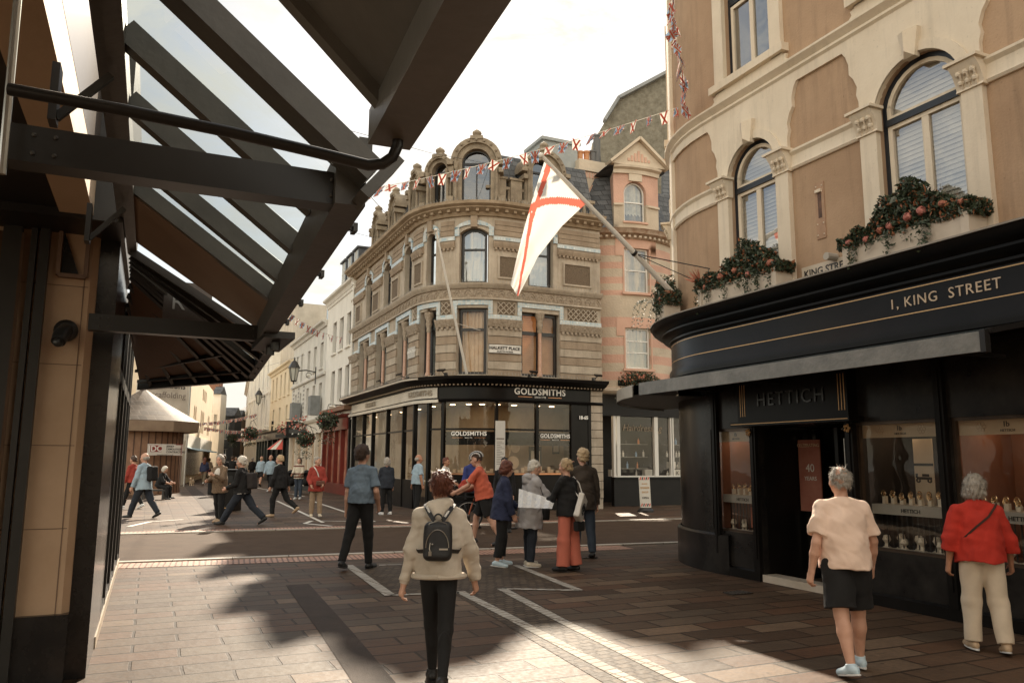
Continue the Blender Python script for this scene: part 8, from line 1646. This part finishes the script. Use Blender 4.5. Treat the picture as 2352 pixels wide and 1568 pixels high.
# --- 8 man in brown coat
P = person('man in dark brown coat raising his hand to his brow', 1341, 1281, 1.80, face=12, legs=((3, 3, 3), (-4, 5, 3)), arms=((60, 20, 165, -30), (-2, 8, 5, 4)), lean=1, head=(10, 0), w=1.04, top=('long', DBRN, {'loose': .026, 'hem': .44, 'name': 'coat', 'collar': 1, 'neck': .86}), bottom=('trousers', JEAN, .002), shoes='black', hair=('thick', 'blonde'), vox=.011)
# --- 9 cyclist and bicycle
cyc = person('cyclist in a coral polo shirt and helmet leaning over his bicycle', 1112, 1252, 1.80, face=78, legs=((-20, 10, 3, 20), (26, 20, 3)), arms=((34, 4, 62, 0), (30, 4, 66, 0)), lean=13, head=(0, 10), top=('short', COR2, {'loose': .016, 'hem': .50, 'name': 'polo_shirt', 'collar': 1}), bottom=('shorts', BK, .004), shoes='black', hair=('crop', 'brown'), vox=.011)
HD = cyc['HD']; hl_ = thing('cycle_helmet', 'white and grey vented helmet on the cyclist in the coral polo', 'helmet', tuple(cyc['W'](HD(0, 0, .99)))); m = MB(); m2 = MB()
for k in range(7):
    x = (k - 3) * .0145; pr = []
    for t in range(9): a = R(-15 + t * 26); rr = math.sqrt(max(.0001, 1 - (x / .058) ** 2)); pr.append(cyc['W'](HD(x, .074 * math.cos(a) * rr - .006, .955 + .058 * math.sin(a) * rr)))
    (m if k % 2 == 0 else m2).tube(pr, .0125, 6)
m.build('shell', M('helmet_white', (.60, .58, .54), rough=.3), hl_); m2.build('vent', M('helmet_dark', (.06, .06, .06), rough=.4), hl_)
bw_ = gp(1076, 1216); bd = Vector((-1, -.12, 0)).normalized(); BIK = thing('bicycle', 'bicycle with an orange frame and black front rack carrying red bags', 'bicycle', tuple(bw_))
def wheel(c, r):
    ring = lambda rr: [c + bd * rr * math.cos(t) + Vector((0, 0, rr * math.sin(t))) for t in [k * math.pi / 16 for k in range(33)]]
    m = MB(); m.tube(ring(r), .022, 8); w_ = m.build('wheel', M('tyre', (.012, .012, .012), rough=.7), BIK); m = MB(); m.tube(ring(r - .028), .010, 6); m.build('rim', M('rim_metal', (.30, .28, .25), rough=.3, metal=.8), w_)
    m = MB()
    for k in range(16): a = k * math.pi / 8; m.tube([c, c + bd * (r - .03) * math.cos(a) + Vector((0, 0, (r - .03) * math.sin(a)))], .0022, 3)
    m.tube([c - bd.cross(Vector((0, 0, 1))) * .05, c + bd.cross(Vector((0, 0, 1))) * .05], .02, 8); m.build('spokes', MATS['rim_metal'], w_)
fw = bw_ + Vector((0, 0, .34)); rw = fw - bd * 1.06; 
fw = bw_ + Vector((0, 0, .34)) + bd * 0; wheel(fw, .32); wheel(rw, .32)
ORG = M('orange_paint', (.42, .09, .03), (.50, .13, .05), 5, .35); hd_ = fw - bd * .16 + Vector((0, 0, .50)); bb = fw - bd * .62 + Vector((0, 0, -.06)); st_ = fw - bd * .78 + Vector((0, 0, .42))
m = MB(); m.tube([hd_, fw - bd * .06 + Vector((0, 0, .2)), fw], .016, 8); m.tube([hd_ - Vector((0, 0, .1)), bb], .022, 8); m.tube([hd_, st_], .016, 8); m.tube([st_, bb], .017, 8); m.tube([bb, rw], .012, 6); m.tube([st_, rw], .011, 6); m.build('frame', ORG, BIK)
m = MB(); hb_ = hd_ + Vector((0, 0, .20)); n_ = bd.cross(Vector((0, 0, 1))); m.tube([hd_, hb_], .014, 6); m.tube([hb_ + n_ * .28 - bd * .10, hb_ + n_ * .1, hb_ - n_ * .1, hb_ - n_ * .28 - bd * .10], .013, 6); m.build('handlebar', BK, BIK)
m = MB(); sd0 = st_ + Vector((0, 0, .20)); m.tube([st_, sd0], .013, 6); m.ball(sd0 - bd * .06, .12, 10, 6, sx=1.1, sy=.6, sz=.35); m.build('saddle', BK, BIK)
m = MB(); m.tube([bb + n_ * .09 + bd * .12 - Vector((0, 0, .1)), bb + n_ * .07, bb - n_ * .07, bb - n_ * .09 - bd * .12 + Vector((0, 0, .1))], .010, 6); m.lathe(bb, [(.09, -.004), (.09, .004)], 16, Matrix.Rotation(R(90), 3, 'X')); m.build('crank', MATS['rim_metal'], BIK)
m = MB(); m.tube([fw + bd * .35 * math.cos(t) + Vector((0, 0, .355 * math.sin(t))) for t in [R(20) + k * R(14) for k in range(10)]], .018, 6); m.build('mudguard', BK, BIK)
m = MB(); rk0 = fw + bd * .05 + Vector((0, 0, .43)); m.box(rk0, (.50, .36, .03), bd); m.box(rk0 + Vector((0, 0, .10)), (.52, .38, .02), bd); [m.bar(rk0 + bd * a + n_ * b - Vector((0, 0, .0)), rk0 + bd * a + n_ * b + Vector((0, 0, .12)), .015) for a in (-.25, .25) for b in (-.18, .18)]; m.bar(rk0, fw, .015); m.build('front_rack', BK, BIK)
RB1 = fab('bag_red', (.36, .04, .02)); FB = Field((-.3, -.25, -.2), (.3, .25, .3), .012); FB.ell((0, 0, .02), (.22, .17, .13), None, .03); FB.ell((.03, 0, .13), (.17, .14, .09), None, .03); FB.rough(.008, 22, 3)
rbg = thing('rack_bag', 'slumped red bag on the front rack of the bicycle', 'bag', tuple(rk0 + Vector((0, 0, .20)))); FB.mesh('bag_body', RB1, rbg); m = MB(); m.ball(rk0 + Vector((.05, -.12, .38)), .05, 8, 6, sx=1.4, sy=.6); m.build('patch', M('beige_patch', (.5, .38, .25)), rbg)
# --- 10..15 people round the shop window
person('bearded dark haired man in a navy and black jacket behind the bicycle', 1084, 1212, 1.78, face=200, legs=((2, 2, 3), (-2, 2, 3)), arms=((12, 10, 50, -8), (12, 10, 60, -8)), head=(-12, 6), top=('long', ROYAL, {'loose': .022, 'hem': .47, 'name': 'jacket', 'collar': 1, 'neck': .86}), bottom=('trousers', BK), hair=('short', 'black'), skin=SKIN2, vox=.012)
person('woman with dark hair tied back looking down the street behind the navy jacket woman', 1158, 1222, 1.68, face=176, legs=((2, 2, 3), (-2, 2, 3)), arms=((6, 8, 20, 0), (6, 8, 20, 0)), top=('long', BK, {'loose': .012, 'hem': .46, 'name': 'cardigan', 'bust': 1}), bottom=('slim', BK), hair=('pony', 'black'), vox=.012)
person('woman with short auburn hair in a sleeveless white top by the shop window', 1019, 1186, 1.68, face=-110, legs=((2, 2, 3), (-2, 2, 3)), arms=((6, 10, 62, -6), (6, 10, 40, 0)), head=(0, 8), top=('none', WHT_, {'loose': .018, 'hem': .47, 'name': 'top', 'bust': 1}), bottom=('trousers', BK), shoes='white', hair=('short', 'auburn'), skin=SKIN2, vox=.012)
person('bald man in sunglasses with a pale blue polo shirt and black trousers beside the shop', 957, 1180, 1.76, face=-58, legs=((3, 3, 3), (-3, 5, 3)), arms=((-14, 12, -2, 6), (-4, 8, 12, 2)), head=(-20, 0), w=1.05, belly=.01, top=('short', SKYB, {'loose': .018, 'hem': .50, 'name': 'polo_shirt', 'collar': 1}), bottom=('trousers', BK, .005), hair=('bald', 'grey'), skin=SKIN2, vox=.012)
person('grey bobbed woman in dark denim jacket with white shoes, back turned', 886, 1182, 1.66, face=30, legs=((3, 3, 3), (-3, 4, 3)), arms=((10, 10, 60, -8), (0, 8, 10, 4)), top=('long', DJEAN, {'loose': .02, 'hem': .46, 'name': 'jacket'}), bottom=('trousers', BK), shoes='white', hair=('bob', 'grey'), vox=.012)
# --- crossing the side street
P = person('short grey haired woman in red coat with brown crossbody bag', 724, 1186, 1.68, face=200, legs=((2, 2, 3), (-2, 2, 3)), arms=((4, 12, 52, -16), (4, 12, 45, -12)), head=(42, 0), top=('long', BRED, {'loose': .026, 'hem': .43, 'name': 'coat', 'flare': 1.08}), bottom=('trousers', TAN, .004), shoes='cream', hair=('short', 'grey'), vox=.011)
cb, A = softbag('crossbody_bag', 'brown crossbody bag worn by the woman in the red coat', 'handbag', P, P['U'](-.05, .125, .57), (.12, .05, .07), fab('brown_leather', (.16, .07, .045)), vox=.010); strap('strap', P, around(P, [(150, .84), (165, .80), (180, .74), (190, .67), (200, .60)], .042), .03, WHT_, cb)
P = person('grey blonde person in a black blazer and pale scarf striding left with a lanyard', 640, 1186, 1.76, face=72, legs=((20, 20, 3), (-24, 30, 3, 34)), arms=((10, 8, 20, 0), (-22, 10, -8, 4)), head=(10, 4), top=('long', BK, {'loose': .022, 'hem': .47, 'name': 'blazer'}), bottom=('trousers', BK, .004), shoes='tan', hair=('short', 'blonde'), vox=.011)
m = MB(); m.tube([P['W'](P['U'](*q)) for q in ((-.03, -.01, .86), (-.045, .06, .82), (-.03, .085, .74), (-.035, .085, .62), (-.03, .09, .52))], .028, 8); m.tube([P['W'](P['U'](*q)) for q in ((.03, -.01, .86), (.045, .06, .82), (.01, .085, .74), (.0, .088, .62))], .026, 8); m.build('scarf', fab('mint', (.48, .55, .50)), P['root'])
m = MB(); c = P['W'](P['U'](-.01, .10, .615)); m.box(c, (.10, .10, .10)); m.build('lanyard_card', M('card_print', (.55, .12, .06), (.10, .14, .35), 14), P['root'])
P = person('silver haired man in glasses, black bomber jacket and jeans striding left', 553, 1205, 1.78, face=84, legs=((33, 4, 2), (-32, 16, 2, 30)), arms=((8, 10, 66, -6), (6, 10, 78, -6)), head=(6, 4), lean=5, w=1.08, belly=.012, top=('long', BK, {'loose': .026, 'hem': .49, 'name': 'bomber_jacket', 'collar': 1, 'neck': .862}), bottom=('trousers', DJEAN, .008), shoes='black', hair=('thick', 'white'), vox=.010)
m = MB(); m.tube([P['W'](p) for p in around(P, [(k * 24, .495) for k in range(16)], .045)], .011, 6); m.build('waistband_stripe', M('stripe_grey', (.40, .38, .35)), P['root'])
bp, A = softbag('backpack', 'black rucksack on the back of the man in the bomber jacket', 'backpack', P, P['U'](.0, -.145, .66), (.14, .09, .20), fab('rucksack', (.03, .024, .022)), vox=.011); strap('strap', P, around(P, [(20, .82), (60, .845), (120, .83), (135, .76), (120, .68), (70, .62), (30, .60)], .04), .05, BK, bp)
P = person('woman with a grey bob and glasses in a patterned brown jacket over a white blouse', 500, 1200, 1.70, face=158, legs=((4, 4, 3), (-6, 8, 3)), arms=((30, 10, 116, -26), (16, 8, 84, -20)), head=(12, 8), top=('long', M('pattern_brown', (.07, .05, .035), (.26, .17, .10), 45, .9), {'loose': .026, 'hem': .44, 'name': 'jacket'}), bottom=('trousers', BK, .006), shoes='tan', hair=('bob', 'grey'), vox=.011)
m = MB(); m.ball(P['W'](P['U'](-.01, .055, .70)), .17, 12, 8, sx=.62, sy=.42, sz=1.15); m.build('blouse', WHT_, P['root'])
tbg, A = softbag('shoulder_bag', 'black shoulder bag on the far side of the woman in the patterned jacket', 'handbag', P, P['U'](.15, -.02, .50), (.08, .13, .17), BK, vox=.013)
lb_ = thing('litter_bin', 'black square litter bin standing behind the woman in the patterned jacket', 'litter bin', tuple(gp(524, 1170))); c = gp(524, 1172); m = MB(); m.box(c + Vector((0, 0, .62)), (.62, .6, 1.24)); m.box(c + Vector((0, 0, 1.27)), (.68, .66, .06)); m.build('casing', BLACKP, lb_, bevel=.02); m = MB(); m.box(c + Vector((0, -.305, 1.0)), (.4, .01, .2)); m.build('slot', M('void', (.004, .004, .004)), lb_); m = MB(); m.box(c + Vector((0, -.305, .10)), (.6, .01, .02)); m.build('trim', GILT, lb_)
P = person('bald man in a pale blue jacket with a black backpack walking left past the kiosk', 325, 1190, 1.80, face=80, legs=((22, 4, 2), (-22, 14, 2, 24)), arms=((10, 8, 24, 0), (-4, 8, 10, 2)), head=(4, 0), w=1.05, top=('long', SKYB, {'loose': .024, 'hem': .45, 'name': 'jacket'}), bottom=('trousers', DJEAN, .008), hair=('bald', 'grey'), vox=.011)
bp, A = softbag('backpack', 'black backpack on the bald man in the pale blue jacket', 'backpack', P, P['U'](.0, -.14, .69), (.15, .09, .20), BK, vox=.013)
person('man in a red pullover mostly hidden behind the bald man in the blue jacket', 300, 1168, 1.70, face=78, legs=((18, 4, 2), (-18, 12, 2, 22)), arms=((8, 8, 20, 0), (-6, 8, 6, 2)), top=('long', BRED, {'loose': .02}), bottom=('trousers', BK), shoes='white', hair=('short', 'brown'), vox=.014)
P = person('white haired woman in black sitting on a low bench against the kiosk', 364, 1146, 1.66, face=-96, legs=((84, 82, 4, 0), (80, 76, 6, 0)), arms=((30, 8, 74, -12), (30, 8, 70, -12)), lean=16, head=(6, 10), top=('half', BK, {'loose': .02, 'hem': .50}), bottom=('trousers', BK), hair=('bob', 'white'), vox=.013, sit=True)
c = P['W'](np.array([0, -.06, 0])); c.z = 0; bn = thing('bench', 'low dark bench against the round kiosk', 'bench', tuple(c)); m = MB(); m.box(c + Vector((-.1, 0, .36)), (1.0, .45, .06)); m.build('seat', DARKW, bn)
for a in (-.5, .3): m = MB(); m.box(c + Vector((a, 0, .165)), (.08, .4, .33)); m.build('leg', DARKW, bn)
P = person('long haired woman in a striped jumper pushing the double pushchair', 684, 1146, 1.66, face=178, legs=((2, 2, 2), (-2, 2, 2)), arms=((26, 6, 70, -4), (26, 6, 70, -4)), top=('long', stripes('striped_knit', [(.86 + k * .11, .905 + k * .11) for k in range(6)], (.62, .55, .44), (.16, .06, .04)), {'loose': .016, 'hem': .50, 'name': 'jumper'}), bottom=('trousers', JEAN), shoes='white', hair=('long', 'brown'), vox=.013)
def pram(x, y, rz, label, dbl, group=None):
    c = gp(x, y); t = thing('pushchair', label, 'pushchair', tuple(c), R(rz)); W0 = _world(t); w_ = .36 if dbl else .0
    def L(a, b, e): return W0 @ Vector((a, b, e))
    for sx_ in ((-w_, w_) if dbl else (0,)):
        F = Field((-.3, -.45, -.35), (.3, .45, .45), .018); F.cap((0, -.18, -.05), (0, .16, -.12), .17, .16, .05, ((1, 0, 0), 1.15)); F.cap((0, .16, 0), (0, .18, .28), .16, .19, .05, ((1, 0, 0), 1.15)); F.ell((0, .10, .30), (.24, .24, .20), None, .04); F.ell((0, -.12, .20), (.17, .20, .17), None, 0, 'sub'); e = thing('tmp', None, None); o = F.mesh('seat', BK, t); bpy.data.objects.remove(e); o.location = (sx_, 0, .62)
    m = MB(); hw = w_ + .26
    for s_ in (-1, 1): m.tube([L(s_ * hw, .52, 1.02), L(s_ * hw, .25, .60), L(s_ * hw, -.35, .18)], .014, 6); m.tube([L(s_ * hw, -.05, .45), L(s_ * hw, .34, .18)], .013, 6)
    m.tube([L(-hw, .52, 1.02), L(hw, .52, 1.02)], .018, 8); m.tube([L(-hw, .34, .18), L(hw, .34, .18)], .012, 6); m.tube([L(-hw, -.35, .18), L(hw, -.35, .18)], .012, 6); m.box(L(0, .05, .28), (hw * 1.7, .55, .18), L(1, 0, 0) - L(0, 0, 0)); m.build('frame', DARKW, t)
    for a in (-1, 1):
        for b, r in ((-.36, .12), (.34, .15)):
            m = MB(); m.lathe(L(a * hw, b, r), [(r - .03, -.02), (r, -.015), (r, .015), (r - .03, .02)], 18, Matrix.Rotation(R(rz), 3, 'Z') @ Matrix.Rotation(R(90), 3, 'Y')); wv = m.build('wheel', M('tyre', (.012, .012, .012)), t); m = MB(); m.lathe(L(a * hw, b, r), [(.0, .012), (r * .55, .012), (r * .55, -.012), (0, -.012)], 14, Matrix.Rotation(R(rz), 3, 'Z') @ Matrix.Rotation(R(90), 3, 'Y')); m.build('rim', MATS['rim_metal'], wv)
pram(684, 1134, 4, 'black double pushchair in front of the woman in the striped jumper', True)
pram(418, 1097, 60, 'black single pushchair by the edge of the kiosk', False)
# dog
dg_ = gp(440, 1115); dt = thing('dog', 'small pale terrier dog trotting towards the camera on a lead', 'dog', tuple(dg_), R(186)); F = Field((-.16, -.34, -.02), (.16, .40, .52), .011)
F.cap((0, -.16, .27), (0, .12, .28), .075, .088, .04); F.ell((0, .12, .25), (.082, .10, .10), None, .03); F.cap((0, .16, .31), (0, .24, .40), .058, .05, .03); F.ell((0, .27, .42), (.058, .062, .055), None, .02); F.cap((0, .30, .405), (0, .365, .395), .034, .024, .015)
for s_ in (-1, 1):
    F.cap((s_ * .032, .26, .46), (s_ * .045, .25, .51), .020, .008, .008); F.cap((s_ * .05, .14, .22), (s_ * .05, .16 + .02 * s_, .11), .033, .022, .02); F.cap((s_ * .05, .16 + .02 * s_, .11), (s_ * .05, .15 + .03 * s_, .015), .021, .019, .01); F.ell((s_ * .05, .17 + .03 * s_, .015), (.022, .032, .016), None, .01)
    F.cap((s_ * .05, -.17, .24), (s_ * .055, -.10, .15), .050, .032, .02); F.cap((s_ * .055, -.10, .15), (s_ * .055, -.19, .10), .028, .020, .01); F.cap((s_ * .055, -.19, .10), (s_ * .055, -.17, .015), .019, .017, .01); F.ell((s_ * .055, -.15, .015), (.022, .032, .016), None, .01)
F.cap((0, -.20, .30), (0, -.27, .42), .022, .012, .02); F.rough(.006, 70, 4); F.mesh('body', M('dog_fur', (.50, .36, .22), (.64, .52, .38), 14, .9, .5, 90), dt)
m = MB(); m.ball((0, .378, .40), .014); [m.ball((s_ * .024, .315, .44), .009) for s_ in (-1, 1)]; m.build('nose_and_eyes', DARKW, dt, local=True)
m = MB(); m.tube([_world(dt) @ Vector((0, .18, .36)), gp(456, 1115) + Vector((.1, 1.5, .95))], .006, 4); m.build('lead', BRED, dt)
# --- crowd further along, each a person
WK = ((22, 4, 2), (-20, 14, 2, 24)); WK2 = ((-20, 14, 2, 24), (22, 4, 2)); AR = ((-14, 8, 2, 4), (12, 8, 24, 2))
crowd = [
 ('red haired woman in a navy top and khaki trousers walking away', 467, 1113, 1.68, 4, WK, ('long', NVY), ('trousers', KHK), 'long', 'auburn'),
 ('man in a dark grey tee and shorts walking away beside the red haired woman', 447, 1096, 1.75, 8, WK2, ('short', GRYT), ('shorts', DBRN), 'short', 'grey'),
 ('man in a white shirt walking towards the camera by the single pushchair', 428, 1099, 1.74, 176, WK, ('short', WHT_), ('shorts', DBRN), 'bald', 'brown'),
 ('tall man in black with a dark backpack walking away behind the patterned jacket woman', 508, 1138, 1.82, 4, WK2, ('long', BK), ('trousers', BK), 'short', 'brown'),
 ('man in a blue shirt and black shorts walking away', 597, 1117, 1.78, -4, WK, ('long', SKYB), ('shorts', BK), 'bald', 'blonde'),
 ('bald man in a pale blue shirt and dark trousers walking towards the camera', 619, 1129, 1.82, 170, WK, ('long', SKYB), ('trousers', BK), 'bald', 'grey'),
 ('grey haired person in a black coat behind the bomber jacket man', 577, 1105, 1.70, 2, WK, ('long', BK), ('trousers', BK), 'short', 'grey'),
 ('man in a dark tee and shorts walking away right of the man in black', 530, 1112, 1.78, 0, WK, ('short', BK), ('shorts', DBRN), 'short', 'brown'),
 ('person in dark red top further up the street behind the crowd', 568, 1090, 1.70, 180, WK, ('short', BRED), ('trousers', BK), 'short', 'auburn'),
 ('dark haired person in a brown top among the distant crowd', 486, 1090, 1.72, 0, WK2, ('long', DBRN), ('trousers', BK), 'short', 'black'),
 ('fair haired person in a black top among the distant crowd', 497, 1088, 1.72, 8, WK2, ('long', BK), ('trousers', KHK), 'short', 'blonde'),
 ('person in grey in the distance between the hanging baskets', 545, 1084, 1.74, 0, WK, ('long', GRYT), ('trousers', DJEAN), 'short', 'brown'),
 ('person in a pale top in the far distance at the end of the street', 516, 1080, 1.72, 180, WK, ('short', WHT_), ('trousers', JEAN), 'short', 'brown'),
 ('person in orange in the far distance near the red and white awning', 607, 1088, 1.70, 180, WK2, ('short', COR2), ('trousers', TAN), 'long', 'brown'),
 ('person in dark clothes in the far distance by the gothic building', 436, 1083, 1.72, 0, WK2, ('long', BK), ('trousers', BK), 'short', 'black'),
 ('woman in a mustard jacket walking away left of the litter bin, far up the street', 478, 1102, 1.66, 0, WK2, ('long', TAN), ('trousers', DJEAN), 'bob', 'brown'),
 ('man in a pale grey shirt walking towards the camera beyond the litter bin', 540, 1096, 1.76, 176, WK, ('short', PARKA), ('trousers', DJEAN), 'short', 'grey'),
 ('person in a black hooded coat far along near the small hanging basket', 556, 1088, 1.74, 0, WK, ('long', BK), ('trousers', DJEAN), 'short', 'black'),
 ('woman with fair long hair in white walking away beyond the dog', 452, 1088, 1.68, 0, WK2, ('short', WHT_), ('skirt', NVY), 'long', 'blonde'),
 ('man in a maroon jumper far up the street left of the awning', 588, 1092, 1.76, 0, WK, ('long', BRED), ('trousers', DBRN), 'short', 'grey'),
 ('distant man in navy near the gothic building shopfront', 424, 1088, 1.76, 170, WK, ('long', NVY), ('trousers', BK), 'short', 'brown'),
 ('girl with long hair standing in the doorway of the red shop', 783, 1120, 1.60, 180, ((2, 2, 2), (-2, 2, 2)), ('short', WHT_), ('trousers', JEAN), 'long', 'blonde')]
for lb2, x, y, H_, f, lg, tp_, bt_, hs, hc in crowd:
    P = person(lb2, x, y, H_, f, lg, AR, 3, top=(tp_[0], tp_[1], {'loose': .018, 'hem': .49}), bottom=(bt_[0], bt_[1], .004), hair=(hs, hc), shoes='white' if hc in ('grey', 'auburn') else 'black', vox=.015, group=None)
    if 'backpack' in lb2: softbag('backpack', 'dark backpack on the tall man in black in the crowd', 'backpack', P, P['U'](0, -.14, .70), (.14, .08, .19), BK, vox=.016)
